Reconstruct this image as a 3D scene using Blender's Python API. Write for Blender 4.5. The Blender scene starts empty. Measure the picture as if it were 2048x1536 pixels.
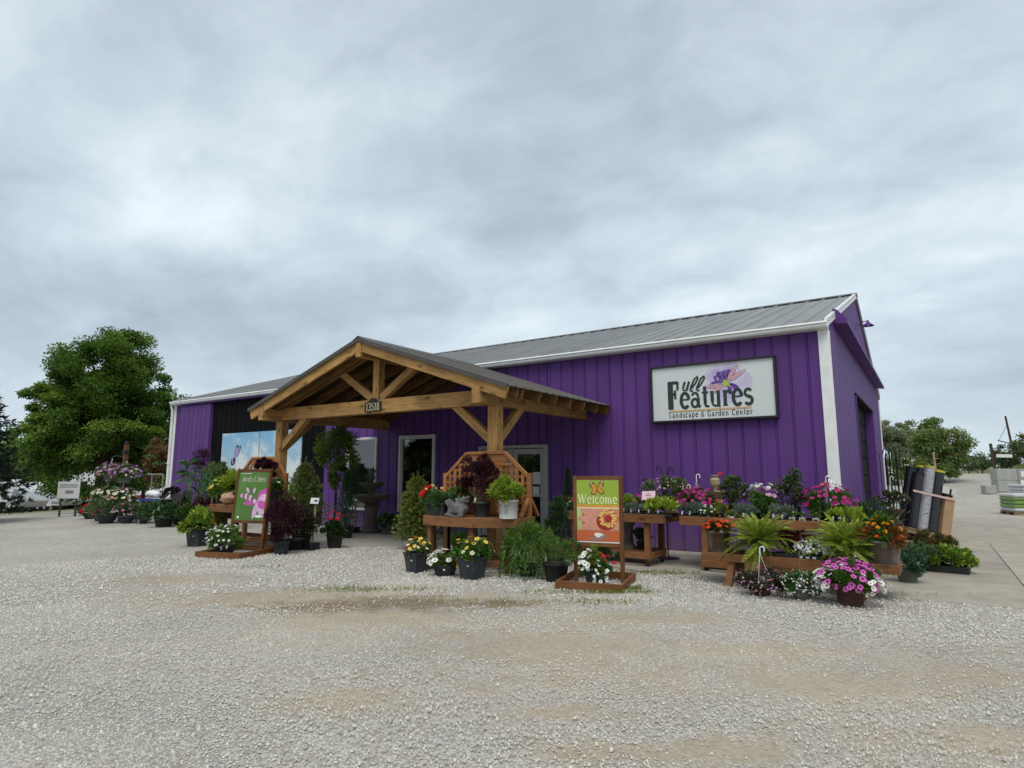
import bpy, bmesh, math, random
import numpy as np
from mathutils import Vector, Matrix, Euler
R = math.radians
sc = bpy.context.scene
COL = sc.collection
# ------------------------------------------------------------------ camera
cd = bpy.data.cameras.new('camera'); cam = bpy.data.objects.new('camera', cd); COL.objects.link(cam)
cam.location = (1.38, -12.16, 1.55)
cam.rotation_euler = (R(90 + 8.255), 0, R(34.2))
cd.sensor_width = 36.0; cd.lens = 36.0 * 1220 / 2048; cd.clip_start = 0.05; cd.clip_end = 6000
sc.camera = cam
# ------------------------------------------------------------------ world: overcast sky
SUN_EL, SUN_AZ = R(58), R(152)          # azimuth clockwise from +Y
w = bpy.data.worlds.new('World'); sc.world = w; w.use_nodes = True
nt = w.node_tree; N = nt.nodes; LK = nt.links
for n in list(N): N.remove(n)
def nd(t, **k):
    n = N.new(t)
    for a, b in k.items(): setattr(n, a, b)
    return n
out = nd('ShaderNodeOutputWorld'); bg = nd('ShaderNodeBackground'); bg.inputs['Strength'].default_value = 0.1
sky = nd('ShaderNodeTexSky', sky_type='NISHITA', sun_disc=False); sky.sun_elevation = SUN_EL; sky.sun_rotation = SUN_AZ
tc = nd('ShaderNodeTexCoord'); sep = nd('ShaderNodeSeparateXYZ'); LK.new(tc.outputs['Generated'], sep.inputs[0])
def mth(op, a, b=None, c=None):
    n = nd('ShaderNodeMath', operation=op)
    for i, v in enumerate((a, b, c)):
        if v is None: continue
        if isinstance(v, (int, float)): n.inputs[i].default_value = v
        else: LK.new(v, n.inputs[i])
    return n.outputs[0]
zz = mth('ADD', mth('MAXIMUM', sep.outputs['Z'], 0.0), 0.34)
px = mth('DIVIDE', sep.outputs['X'], zz); py = mth('DIVIDE', sep.outputs['Y'], zz)
cmb = nd('ShaderNodeCombineXYZ'); LK.new(px, cmb.inputs[0]); LK.new(py, cmb.inputs[1])
mp = nd('ShaderNodeMapping'); LK.new(cmb.outputs[0], mp.inputs[0])
mp.inputs['Rotation'].default_value = (0, 0, R(-38)); mp.inputs['Scale'].default_value = (0.75, 0.95, 1); mp.inputs['Location'].default_value = (3.3, 1.7, 0)
n1 = nd('ShaderNodeTexNoise'); LK.new(mp.outputs[0], n1.inputs['Vector'])
n1.inputs['Scale'].default_value = 0.8; n1.inputs['Detail'].default_value = 6; n1.inputs['Roughness'].default_value = 0.52; n1.inputs['Distortion'].default_value = 0.15
n2 = nd('ShaderNodeTexNoise'); LK.new(mp.outputs[0], n2.inputs['Vector'])
n2.inputs['Scale'].default_value = 2.4; n2.inputs['Detail'].default_value = 5; n2.inputs['Roughness'].default_value = 0.5; n2.inputs['Distortion'].default_value = 0.2
f = mth('ADD', mth('MULTIPLY', n1.outputs['Fac'], 0.68), mth('MULTIPLY', n2.outputs['Fac'], 0.32))
n3 = nd('ShaderNodeTexNoise'); LK.new(mp.outputs[0], n3.inputs['Vector'])
n3.inputs['Scale'].default_value = 6.5; n3.inputs['Detail'].default_value = 7; n3.inputs['Roughness'].default_value = 0.6; n3.inputs['Distortion'].default_value = 0.5
f = mth('ADD', f, mth('MULTIPLY', mth('SUBTRACT', n3.outputs['Fac'], 0.5), 0.19))
cr = nd('ShaderNodeValToRGB'); LK.new(f, cr.inputs[0])
e = cr.color_ramp.elements; e[0].position = 0.37; e[0].color = (2.9, 3.4, 3.9, 1); e[1].position = 0.64; e[1].color = (6.6, 7.3, 7.7, 1)
k = e.new(0.45); k.color = (3.75, 4.35, 4.9, 1); k = e.new(0.53); k.color = (4.8, 5.5, 6.0, 1)
# thin, even haze towards the horizon
hz = mth('POWER', mth('SUBTRACT', 1.0, mth('MINIMUM', mth('MAXIMUM', sep.outputs['Z'], 0.0), 1.0)), 9.0)
mx = nd('ShaderNodeMixRGB'); LK.new(mth('MULTIPLY', hz, 0.85), mx.inputs[0]); LK.new(cr.outputs[0], mx.inputs[1]); mx.inputs[2].default_value = (4.75, 5.6, 6.2, 1)
ms = nd('ShaderNodeMixRGB'); ms.inputs[0].default_value = 0.10; LK.new(mx.outputs[0], ms.inputs[1]); LK.new(sky.outputs[0], ms.inputs[2])
LK.new(ms.outputs[0], bg.inputs['Color']); LK.new(bg.outputs[0], out.inputs[0])
# ------------------------------------------------------------------ sun (soft, behind cloud)
sd = bpy.data.lights.new('sun', 'SUN'); sun = bpy.data.objects.new('sun', sd); COL.objects.link(sun)
sd.energy = 1.5; sd.angle = R(35); sd.color = (1.0, 0.965, 0.90)
_sv = Vector((math.sin(SUN_AZ) * math.cos(SUN_EL), math.cos(SUN_AZ) * math.cos(SUN_EL), math.sin(SUN_EL)))
sun.rotation_euler = _sv.to_track_quat('Z', 'Y').to_euler(); sun.location = (0, -10, 30)
vs = sc.view_settings; vs.view_transform = 'Standard'; vs.look = 'None'; vs.exposure = 0.50; vs.gamma = 1.0; vs.use_curve_mapping = False
sc.render.film_transparent = False
sc.cycles.max_bounces = 6; sc.cycles.diffuse_bounces = 3; sc.cycles.glossy_bounces = 3; sc.cycles.transmission_bounces = 4; sc.cycles.transparent_max_bounces = 8

# ------------------------------------------------------------------ materials
MATS = {}
def newmat(name):
    m = bpy.data.materials.new(name); m.use_nodes = True
    t = m.node_tree
    for n in list(t.nodes): t.nodes.remove(n)
    return m, t
def mk(t, typ, **k):
    n = t.nodes.new(typ)
    for a, b in k.items(): setattr(n, a, b)
    return n
def rgb(c): return (c[0], c[1], c[2], 1)
def M(name, col, rough=.6, metal=0, var=.14, scale=6, bump=0, bscale=60, spec=.4, stretch=(1, 1, 1), dirt=None, ior=1.5):
    """plain surface: noise-varied colour, optional bump and dirt blotches"""
    m, t = newmat(name); L = t.links
    o = mk(t, 'ShaderNodeOutputMaterial'); p = mk(t, 'ShaderNodeBsdfPrincipled'); L.new(p.outputs[0], o.inputs[0])
    c = mk(t, 'ShaderNodeTexCoord'); mp_ = mk(t, 'ShaderNodeMapping'); L.new(c.outputs['Object'], mp_.inputs[0]); mp_.inputs['Scale'].default_value = stretch
    oi = mk(t, 'ShaderNodeObjectInfo'); ad = mk(t, 'ShaderNodeVectorMath', operation='ADD'); L.new(mp_.outputs[0], ad.inputs[0])
    sclv = mk(t, 'ShaderNodeVectorMath', operation='SCALE'); cb = mk(t, 'ShaderNodeCombineXYZ')
    for i in range(3): L.new(oi.outputs['Random'], cb.inputs[i])
    L.new(cb.outputs[0], sclv.inputs[0]); sclv.inputs['Scale'].default_value = 37.0; L.new(sclv.outputs[0], ad.inputs[1])
    n = mk(t, 'ShaderNodeTexNoise'); L.new(ad.outputs[0], n.inputs['Vector']); n.inputs['Scale'].default_value = scale; n.inputs['Detail'].default_value = 5; n.inputs['Roughness'].default_value = .6
    r = mk(t, 'ShaderNodeMapRange'); L.new(n.outputs['Fac'], r.inputs[0]); r.inputs[1].default_value = .3; r.inputs[2].default_value = .7; r.inputs[3].default_value = 1 - var; r.inputs[4].default_value = 1 + var
    rv = mk(t, 'ShaderNodeMapRange'); L.new(oi.outputs['Random'], rv.inputs[0]); rv.inputs[3].default_value = 1 - var * .4; rv.inputs[4].default_value = 1 + var * .4
    mu = mk(t, 'ShaderNodeMath', operation='MULTIPLY'); L.new(r.outputs[0], mu.inputs[0]); L.new(rv.outputs[0], mu.inputs[1])
    vm = mk(t, 'ShaderNodeVectorMath', operation='SCALE'); vm.inputs[0].default_value = col; L.new(mu.outputs[0], vm.inputs['Scale'])
    last = vm.outputs[0]
    if dirt:
        n3 = mk(t, 'ShaderNodeTexNoise'); L.new(ad.outputs[0], n3.inputs['Vector']); n3.inputs['Scale'].default_value = dirt[2]; n3.inputs['Detail'].default_value = 6
        r3 = mk(t, 'ShaderNodeMapRange'); L.new(n3.outputs['Fac'], r3.inputs[0]); r3.inputs[1].default_value = .5; r3.inputs[2].default_value = .72; r3.inputs[3].default_value = 0; r3.inputs[4].default_value = dirt[1]
        mx_ = mk(t, 'ShaderNodeMixRGB'); L.new(r3.outputs[0], mx_.inputs[0]); L.new(last, mx_.inputs[1]); mx_.inputs[2].default_value = rgb(dirt[0]); last = mx_.outputs[0]
    L.new(last, p.inputs['Base Color'])
    p.inputs['Roughness'].default_value = rough; p.inputs['Metallic'].default_value = metal; p.inputs['Specular IOR Level'].default_value = spec; p.inputs['IOR'].default_value = ior
    if bump:
        n2_ = mk(t, 'ShaderNodeTexNoise'); L.new(ad.outputs[0], n2_.inputs['Vector']); n2_.inputs['Scale'].default_value = bscale; n2_.inputs['Detail'].default_value = 4
        b = mk(t, 'ShaderNodeBump'); b.inputs['Strength'].default_value = bump; b.inputs['Distance'].default_value = .01; L.new(n2_.outputs['Fac'], b.inputs['Height']); L.new(b.outputs[0], p.inputs['Normal'])
    MATS[name] = m; return m
def WOOD(name, c1, c2, knots=True, rough=.65):
    """grain runs along the piece's local X"""
    m, t = newmat(name); L = t.links
    o = mk(t, 'ShaderNodeOutputMaterial'); p = mk(t, 'ShaderNodeBsdfPrincipled'); L.new(p.outputs[0], o.inputs[0])
    c = mk(t, 'ShaderNodeTexCoord'); oi = mk(t, 'ShaderNodeObjectInfo'); cb = mk(t, 'ShaderNodeCombineXYZ')
    for i in range(3): L.new(oi.outputs['Random'], cb.inputs[i])
    s0 = mk(t, 'ShaderNodeVectorMath', operation='SCALE'); L.new(cb.outputs[0], s0.inputs[0]); s0.inputs['Scale'].default_value = 53
    ad = mk(t, 'ShaderNodeVectorMath', operation='ADD'); L.new(c.outputs['Object'], ad.inputs[0]); L.new(s0.outputs[0], ad.inputs[1])
    mp_ = mk(t, 'ShaderNodeMapping'); L.new(ad.outputs[0], mp_.inputs[0]); mp_.inputs['Scale'].default_value = (1.2, 14, 14)
    n = mk(t, 'ShaderNodeTexNoise'); L.new(mp_.outputs[0], n.inputs['Vector']); n.inputs['Scale'].default_value = 2.2; n.inputs['Detail'].default_value = 6; n.inputs['Roughness'].default_value = .65; n.inputs['Distortion'].default_value = .5
    ramp = mk(t, 'ShaderNodeValToRGB'); L.new(n.outputs['Fac'], ramp.inputs[0]); e_ = ramp.color_ramp.elements
    e_[0].position = .3; e_[0].color = rgb(c2); e_[1].position = .68; e_[1].color = rgb(c1)
    last = ramp.outputs[0]
    if knots:
        mk_ = mk(t, 'ShaderNodeMapping'); L.new(ad.outputs[0], mk_.inputs[0]); mk_.inputs['Scale'].default_value = (2.0, 5, 5)
        v = mk(t, 'ShaderNodeTexVoronoi'); L.new(mk_.outputs[0], v.inputs['Vector']); v.inputs['Scale'].default_value = 1.35
        r = mk(t, 'ShaderNodeMapRange'); L.new(v.outputs['Distance'], r.inputs[0]); r.inputs[1].default_value = .09; r.inputs[2].default_value = .26; r.inputs[3].default_value = .85; r.inputs[4].default_value = 0
        mx_ = mk(t, 'ShaderNodeMixRGB'); L.new(r.outputs[0], mx_.inputs[0]); L.new(last, mx_.inputs[1]); mx_.inputs[2].default_value = rgb([q * .45 for q in c2]); last = mx_.outputs[0]
    big = mk(t, 'ShaderNodeTexNoise'); L.new(ad.outputs[0], big.inputs['Vector']); big.inputs['Scale'].default_value = 1.7; big.inputs['Detail'].default_value = 3
    rb = mk(t, 'ShaderNodeMapRange'); L.new(big.outputs['Fac'], rb.inputs[0]); rb.inputs[1].default_value = .3; rb.inputs[2].default_value = .7; rb.inputs[3].default_value = .75; rb.inputs[4].default_value = 1.2
    ro = mk(t, 'ShaderNodeMapRange'); L.new(oi.outputs['Random'], ro.inputs[0]); ro.inputs[3].default_value = .85; ro.inputs[4].default_value = 1.15
    mm = mk(t, 'ShaderNodeMath', operation='MULTIPLY'); L.new(rb.outputs[0], mm.inputs[0]); L.new(ro.outputs[0], mm.inputs[1])
    sv = mk(t, 'ShaderNodeVectorMath', operation='SCALE'); L.new(last, sv.inputs[0]); L.new(mm.outputs[0], sv.inputs['Scale'])
    L.new(sv.outputs[0], p.inputs['Base Color']); p.inputs['Roughness'].default_value = rough; p.inputs['Specular IOR Level'].default_value = .25
    b = mk(t, 'ShaderNodeBump'); b.inputs['Strength'].default_value = .35; b.inputs['Distance'].default_value = .006; L.new(n.outputs['Fac'], b.inputs['Height']); L.new(b.outputs[0], p.inputs['Normal'])
    MATS[name] = m; return m
def LEAF(name, col, var=.35, hue=.03, trans=.3, rough=.55, sat=1.0):
    """leaf or petal: every loose leaf gets its own shade"""
    m, t = newmat(name); L = t.links
    o = mk(t, 'ShaderNodeOutputMaterial'); g = mk(t, 'ShaderNodeNewGeometry'); oi = mk(t, 'ShaderNodeObjectInfo')
    h = mk(t, 'ShaderNodeHueSaturation'); h.inputs['Color'].default_value = rgb(col); h.inputs['Saturation'].default_value = sat
    r1 = mk(t, 'ShaderNodeMapRange'); L.new(g.outputs['Random Per Island'], r1.inputs[0]); r1.inputs[3].default_value = 1 - var; r1.inputs[4].default_value = 1 + var; L.new(r1.outputs[0], h.inputs['Value'])
    wn = mk(t, 'ShaderNodeMath', operation='FRACT'); ml = mk(t, 'ShaderNodeMath', operation='MULTIPLY'); L.new(g.outputs['Random Per Island'], ml.inputs[0]); ml.inputs[1].default_value = 17.3; L.new(ml.outputs[0], wn.inputs[0])
    r2 = mk(t, 'ShaderNodeMapRange'); L.new(wn.outputs[0], r2.inputs[0]); r2.inputs[3].default_value = .5 - hue; r2.inputs[4].default_value = .5 + hue; L.new(r2.outputs[0], h.inputs['Hue'])
    p = mk(t, 'ShaderNodeBsdfPrincipled'); L.new(h.outputs[0], p.inputs['Base Color']); p.inputs['Roughness'].default_value = rough; p.inputs['Specular IOR Level'].default_value = .3
    tr = mk(t, 'ShaderNodeBsdfTranslucent'); L.new(h.outputs[0], tr.inputs[0]); mx_ = mk(t, 'ShaderNodeMixShader'); mx_.inputs[0].default_value = trans
    L.new(p.outputs[0], mx_.inputs[1]); L.new(tr.outputs[0], mx_.inputs[2]); L.new(mx_.outputs[0], o.inputs[0])
    MATS[name] = m; return m

# ------------------------------------------------------------------ object helpers
def wm(o):
    m = o.matrix_basis.copy()
    return wm(o.parent) @ o.matrix_parent_inverse @ m if o.parent else m
def link(name, data, parent=None, world=False):
    o = bpy.data.objects.new(name, data); COL.objects.link(o)
    if parent:
        o.parent = parent
        if world: o.matrix_parent_inverse = wm(parent).inverted()
    return o
def tag(o, label=None, cat=None, group=None, kind=None):
    if label: o['label'] = label
    if cat: o['category'] = cat
    if group: o['group'] = group
    if kind: o['kind'] = kind
    return o
def thing(name, label, cat, loc=(0, 0, 0), rz=0, group=None):
    o = bpy.data.objects.new(name, None); COL.objects.link(o); o.location = loc; o.rotation_euler = (0, 0, rz); o.empty_display_size = .1
    return tag(o, label, cat, group)
class MB:
    def __init__(s): s.v = []; s.f = []; s.m = []
    def add(s, vs_, fs, mi=0):
        k_ = len(s.v); s.v += [tuple(q) for q in vs_]; s.f += [tuple(i + k_ for i in q) for q in fs]; s.m += [mi] * len(fs); return s
    def box(s, c, d, rot=None, mi=0):
        x, y, z = d[0] / 2, d[1] / 2, d[2] / 2
        vs_ = [Vector(q) for q in ((-x, -y, -z), (x, -y, -z), (x, y, -z), (-x, y, -z), (-x, -y, z), (x, -y, z), (x, y, z), (-x, y, z))]
        if rot is not None: vs_ = [rot @ q for q in vs_]
        c = Vector(c)
        return s.add([q + c for q in vs_], [(0, 3, 2, 1), (4, 5, 6, 7), (0, 1, 5, 4), (1, 2, 6, 5), (2, 3, 7, 6), (3, 0, 4, 7)], mi)
    def tube(s, pts, r, n=6, mi=0, cap=True):
        pts = [Vector(q) for q in pts]; rs = r if isinstance(r, (list, tuple)) else [r] * len(pts)
        vs_ = []; fs = []; up = Vector((0, 0, 1)); prev = None
        for i, q in enumerate(pts):
            t = (pts[min(i + 1, len(pts) - 1)] - pts[max(i - 1, 0)]).normalized()
            if prev is None:
                a = t.cross(up)
                if a.length < 1e-3: a = t.cross(Vector((1, 0, 0)))
                a.normalize()
            else:
                a = prev - t * prev.dot(t); a.normalize()
            prev = a; b = t.cross(a)
            for j in range(n):
                an = 2 * math.pi * j / n; vs_.append(q + (a * math.cos(an) + b * math.sin(an)) * rs[i])
        for i in range(len(pts) - 1):
            for j in range(n):
                fs.append((i * n + j, i * n + (j + 1) % n, (i + 1) * n + (j + 1) % n, (i + 1) * n + j))
        if cap: fs.append(tuple(range(n - 1, -1, -1))); fs.append(tuple((len(pts) - 1) * n + j for j in range(n)))
        return s.add(vs_, fs, mi)
    def lathe(s, prof, n=20, mi=0, c=(0, 0, 0), sq=0, cap=True):
        """prof: (r, z) pairs; sq > 0 squares the section"""
        vs_ = []; fs = []
        for r, z in prof:
            for j in range(n):
                an = 2 * math.pi * (j + .5) / n; x, y = math.cos(an), math.sin(an)
                if sq: k_ = 1 / max(abs(x), abs(y)); k_ = 1 + (k_ - 1) * sq; x *= k_; y *= k_
                vs_.append((c[0] + x * r, c[1] + y * r, c[2] + z))
        for i in range(len(prof) - 1):
            for j in range(n): fs.append((i * n + j, i * n + (j + 1) % n, (i + 1) * n + (j + 1) % n, (i + 1) * n + j))
        if cap: fs.append(tuple(range(n - 1, -1, -1))); fs.append(tuple((len(prof) - 1) * n + j for j in range(n)))
        return s.add(vs_, fs, mi)
    def prism(s, poly, a, b, axis=1, mi=0):
        """extrude a 2-D polygon (counter-clockwise seen from the low end) along an axis"""
        n = len(poly)
        def P(q, h): return (q[0], h, q[1]) if axis == 1 else ((h, q[0], q[1]) if axis == 0 else (q[0], q[1], h))
        return s.add([P(q, a) for q in poly] + [P(q, b) for q in poly], [tuple(range(n)), tuple(range(2 * n - 1, n - 1, -1))] + [(i, n + i, n + (i + 1) % n, (i + 1) % n) for i in range(n)], mi)
    def flat(s, poly, y, mi=0): return s.add([(q[0], y, q[1]) for q in poly], [tuple(range(len(poly)))], mi)
    def mesh(s, mats, smooth=False, bevel=0, name='m'):
        me = bpy.data.meshes.new(name); me.from_pydata(s.v, [], s.f)
        mats = mats if isinstance(mats, (list, tuple)) else [mats]
        for q in mats: me.materials.append(MATS[q] if isinstance(q, str) else q)
        me.polygons.foreach_set('material_index', s.m)
        bm = bmesh.new(); bm.from_mesh(me); bmesh.ops.recalc_face_normals(bm, faces=bm.faces)
        if bevel: bmesh.ops.bevel(bm, geom=list(bm.edges), offset=bevel, segments=1, profile=.5, affect='EDGES', clamp_overlap=True)
        if smooth:
            for q in bm.faces: q.smooth = True
        bm.to_mesh(me); bm.free(); return me
    def build(s, name, mats, parent=None, smooth=False, bevel=0, world=False):
        return link(name, s.mesh(mats, smooth, bevel, name), parent, world)
def board(name, p0, p1, w_, h_, mat, parent=None, world=True, bevel=.004, up=(0, 0, 1)):
    """a timber from p0 to p1: local X along it, w_ sideways, h_ in the up direction"""
    p0, p1 = Vector(p0), Vector(p1); d = p1 - p0; L_ = d.length; x = d.normalized(); z = Vector(up)
    if abs(x.dot(z)) > .98: z = Vector((0, 1, 0))
    y = z.cross(x).normalized(); z = x.cross(y)
    o = MB().box((0, 0, 0), (L_, w_, h_)).build(name, mat, parent, bevel=bevel, world=world)
    mt = Matrix((x, y, z)).transposed().to_4x4(); mt.translation = (p0 + p1) / 2
    o.matrix_basis = mt; return o
def npmesh(name, V_, F_, mats, mi=None, smooth=False):
    """fast mesh from arrays; all faces with the same corner count"""
    me = bpy.data.meshes.new(name); V_ = np.ascontiguousarray(V_, np.float32); F_ = np.ascontiguousarray(F_, np.int32); k_ = F_.shape[1]
    me.vertices.add(len(V_)); me.vertices.foreach_set('co', V_.ravel()); me.loops.add(F_.size); me.loops.foreach_set('vertex_index', F_.ravel())
    me.polygons.add(len(F_)); me.polygons.foreach_set('loop_start', np.arange(0, F_.size, k_, dtype=np.int32))
    for q in (mats if isinstance(mats, (list, tuple)) else [mats]): me.materials.append(MATS[q] if isinstance(q, str) else q)
    if mi is not None: me.polygons.foreach_set('material_index', np.ascontiguousarray(mi, np.int32))
    me.update(calc_edges=True)
    if smooth: me.polygons.foreach_set('use_smooth', np.ones(len(F_), bool))
    return me
def copy_tree(o, parent=None):
    c = o.copy(); COL.objects.link(c)
    if parent: c.parent = parent
    for ch in list(o.children): copy_tree(ch, c)
    return c
# ================================================================== materials of the setting
M('purple_metal', (.110, .043, .206), rough=.55, var=.10, scale=1.6, stretch=(9, 9, .35), spec=.22, bump=.05, bscale=3, dirt=((.085, .045, .135), .45, .8))
_m = MATS['purple_metal']; t = _m.node_tree; L = t.links
_p = [q for q in t.nodes if q.type == 'BSDF_PRINCIPLED'][0]; _src = _p.inputs['Base Color'].links[0].from_socket
_tc = mk(t, 'ShaderNodeTexCoord'); _sp = mk(t, 'ShaderNodeSeparateXYZ'); L.new(_tc.outputs['Object'], _sp.inputs[0]); _nz = mk(t, 'ShaderNodeTexNoise'); L.new(_tc.outputs['Object'], _nz.inputs['Vector']); _nz.inputs['Scale'].default_value = 5; _nz.inputs['Detail'].default_value = 6
_ad = mk(t, 'ShaderNodeMath', operation='ADD'); L.new(_sp.outputs['Z'], _ad.inputs[0]); L.new(_nz.outputs['Fac'], _ad.inputs[1])
_mr = mk(t, 'ShaderNodeMapRange'); L.new(_ad.outputs[0], _mr.inputs[0]); _mr.inputs[1].default_value = .5; _mr.inputs[2].default_value = 1.15; _mr.inputs[3].default_value = .5; _mr.inputs[4].default_value = 0
_mx = mk(t, 'ShaderNodeMixRGB'); L.new(_mr.outputs[0], _mx.inputs[0]); L.new(_src, _mx.inputs[1]); _mx.inputs[2].default_value = (.16, .12, .13, 1); L.new(_mx.outputs[0], _p.inputs['Base Color'])
M('purple_trim', (.106, .041, .198), rough=.55, var=.08, spec=.22)
M('black_metal', (.005, .005, .006), rough=.7, var=.25, stretch=(8, 8, .4), spec=.08)
M('white_trim', (.78, .79, .78), rough=.45, var=.06, scale=3, dirt=((.5, .48, .42), .35, 2.5))
M('roof_metal', (.25, .255, .25), rough=.40, metal=.35, var=.16, scale=1.1, stretch=(1, .4, 1), dirt=((.20, .15, .09), .35, .5))
M('porch_metal', (.085, .075, .066), rough=.42, metal=.3, var=.15, scale=2)
M('frame_white', (.62, .62, .60), rough=.4, var=.05)
M('frame_grey', (.34, .34, .33), rough=.4, var=.06)
M('concrete', (.36, .32, .26), rough=.85, var=.16, scale=2.6, bump=.35, bscale=90, dirt=((.20, .17, .13), .55, .55))
M('soil_base', (.10, .085, .065), rough=.95, var=.3, scale=8)
M('dark_interior', (.006, .006, .006), rough=.8, var=0)
M('door_black', (.009, .009, .009), rough=.75, var=.2, spec=.08)
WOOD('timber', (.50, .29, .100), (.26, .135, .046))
WOOD('rafter_shaded', (.22, .115, .042), (.12, .060, .021))  # porch timber again, darkened so its colour carries the shade under the roof
WOOD('timber_shaded', (.055, .027, .011), (.032, .016, .007), knots=False)  # sheathing: deep shade of the porch underside painted into the wood colour
WOOD('bench_wood', (.25, .115, .045), (.145, .062, .026))
WOOD('sign_wood', (.20, .085, .030), (.11, .042, .017), knots=False)
WOOD('lattice_wood', (.38, .165, .058), (.25, .098, .034), knots=False)
WOOD('stake_wood', (.42, .33, .21), (.28, .21, .13), knots=False)
m, t = newmat('window_glass'); MATS['window_glass'] = m
o = mk(t, 'ShaderNodeOutputMaterial'); p = mk(t, 'ShaderNodeBsdfPrincipled'); t.links.new(p.outputs[0], o.inputs[0])
p.inputs['Base Color'].default_value = (.004, .004, .004, 1); p.inputs['Roughness'].default_value = .015; p.inputs['IOR'].default_value = 2.1; p.inputs['Specular IOR Level'].default_value = .5
# ---- gravel / dirt ground
m, t = newmat('gravel_ground'); MATS['gravel_ground'] = m; L = t.links
o = mk(t, 'ShaderNodeOutputMaterial'); p = mk(t, 'ShaderNodeBsdfPrincipled'); L.new(p.outputs[0], o.inputs[0]); p.inputs['Roughness'].default_value = .95; p.inputs['Specular IOR Level'].default_value = .15
tcg = mk(t, 'ShaderNodeTexCoord'); P_ = tcg.outputs['Object']
def voro(scale, feat='F1'):
    v = mk(t, 'ShaderNodeTexVoronoi', feature=feat); L.new(P_, v.inputs['Vector']); v.inputs['Scale'].default_value = scale; return v
def noi(scale, det=5, rg=.55, dist=0):
    v = mk(t, 'ShaderNodeTexNoise'); L.new(P_, v.inputs['Vector']); v.inputs['Scale'].default_value = scale; v.inputs['Detail'].default_value = det; v.inputs['Roughness'].default_value = rg; v.inputs['Distortion'].default_value = dist; return v
def mr(src, a, b, c, d):
    v = mk(t, 'ShaderNodeMapRange'); L.new(src, v.inputs[0]); v.inputs[1].default_value = a; v.inputs[2].default_value = b; v.inputs[3].default_value = c; v.inputs[4].default_value = d; return v.outputs[0]
def mixc(f_, a, b, bt='MIX'):
    v = mk(t, 'ShaderNodeMixRGB', blend_type=bt)
    for i, q in enumerate((f_, a, b)):
        if isinstance(q, (int, float)): v.inputs[i].default_value = q
        elif isinstance(q, tuple): v.inputs[i].default_value = rgb(q)
        else: L.new(q, v.inputs[i])
    return v.outputs[0]
def att(nm):
    v = mk(t, 'ShaderNodeAttribute'); v.attribute_name = nm; return v.outputs['Fac']
def ma(op, a, b):
    v = mk(t, 'ShaderNodeMath', operation=op)
    for i, q in enumerate((a, b)):
        if isinstance(q, (int, float)): v.inputs[i].default_value = q
        else: L.new(q, v.inputs[i])
    return v.outputs[0]
vA = voro(62); vB = voro(21); nBig = noi(.55, 6, .6, .4); nMid = noi(3.2, 5, .6, .3); nFine = noi(26, 4, .7)
sepc = mk(t, 'ShaderNodeSeparateColor'); L.new(vA.outputs['Color'], sepc.inputs[0])
cell = mr(sepc.outputs[0], 0, 1, .62, 1.28)
edge = mr(vA.outputs['Distance'], .25, .75, 1.05, .72)
stone = mixc(1.0, (.50, .475, .42), ma('MULTIPLY', cell, edge), 'MULTIPLY')
tint = mixc(mr(sepc.outputs[1], .86, .94, 0, .5), stone, (.30, .20, .14))
pack = mixc(mr(nFine.outputs['Fac'], .35, .68, 0, 1), (.345, .275, .190), (.50, .425, .320))
pack = mixc(mr(nMid.outputs['Fac'], .35, .7, 0, .35), pack, (.32, .27, .21))
dm = ma('ADD', att('dirt'), mr(nMid.outputs['Fac'], .3, .7, -.30, .30)); dm = ma('ADD', dm, mr(nBig.outputs['Fac'], .35, .65, -.22, .22)); dm = ma('ADD', dm, mr(sepc.outputs[2], 0, 1, -.15, .15))
g1 = mixc(mr(dm, .22, .80, 0, .88), tint, pack)
damp = ma('MULTIPLY', ma('ADD', att('damp'), mr(nMid.outputs['Fac'], .3, .7, -.25, .25)), 1.0)
g2 = mixc(mr(damp, .12, .75, 0, .85), g1, mixc(1.0, g1, (.50, .44, .34), 'MULTIPLY'))
pv = att('soil'); g3 = mixc(mr(ma('ADD', pv, mr(nMid.outputs['Fac'], .3, .7, -.3, .3)), .3, .7, 0, .95), g2, mixc(mr(nFine.outputs['Fac'], .3, .7, 0, 1), (.12, .13, .05), (.19, .17, .09)))
g4 = mixc(1.0, g3, mr(nBig.outputs['Fac'], .3, .7, .84, 1.08), 'MULTIPLY')
L.new(g4, p.inputs['Base Color'])
bh = ma('ADD', ma('MULTIPLY', vA.outputs['Distance'], -.6), ma('MULTIPLY', nFine.outputs['Fac'], .35))
b = mk(t, 'ShaderNodeBump'); b.inputs['Strength'].default_value = .75; b.inputs['Distance'].default_value = .02; L.new(bh, b.inputs['Height']); L.new(b.outputs[0], p.inputs['Normal'])
m, t = newmat('stone_chips'); MATS['stone_chips'] = m; L = t.links
o = mk(t, 'ShaderNodeOutputMaterial'); p = mk(t, 'ShaderNodeBsdfPrincipled'); L.new(p.outputs[0], o.inputs[0]); p.inputs['Roughness'].default_value = .9; p.inputs['Specular IOR Level'].default_value = .2
g = mk(t, 'ShaderNodeNewGeometry'); rp = mk(t, 'ShaderNodeValToRGB'); L.new(g.outputs['Random Per Island'], rp.inputs[0]); e = rp.color_ramp.elements
e[0].position = 0; e[0].color = (.37, .35, .31, 1); e[1].position = 1; e[1].color = (.66, .635, .575, 1)
for ps, cl in ((.30, (.43, .41, .37)), (.33, (.42, .34, .27)), (.36, (.47, .45, .405)), (.75, (.56, .54, .49))): q = e.new(ps); q.color = rgb(cl)
L.new(rp.outputs[0], p.inputs['Base Color'])

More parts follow.
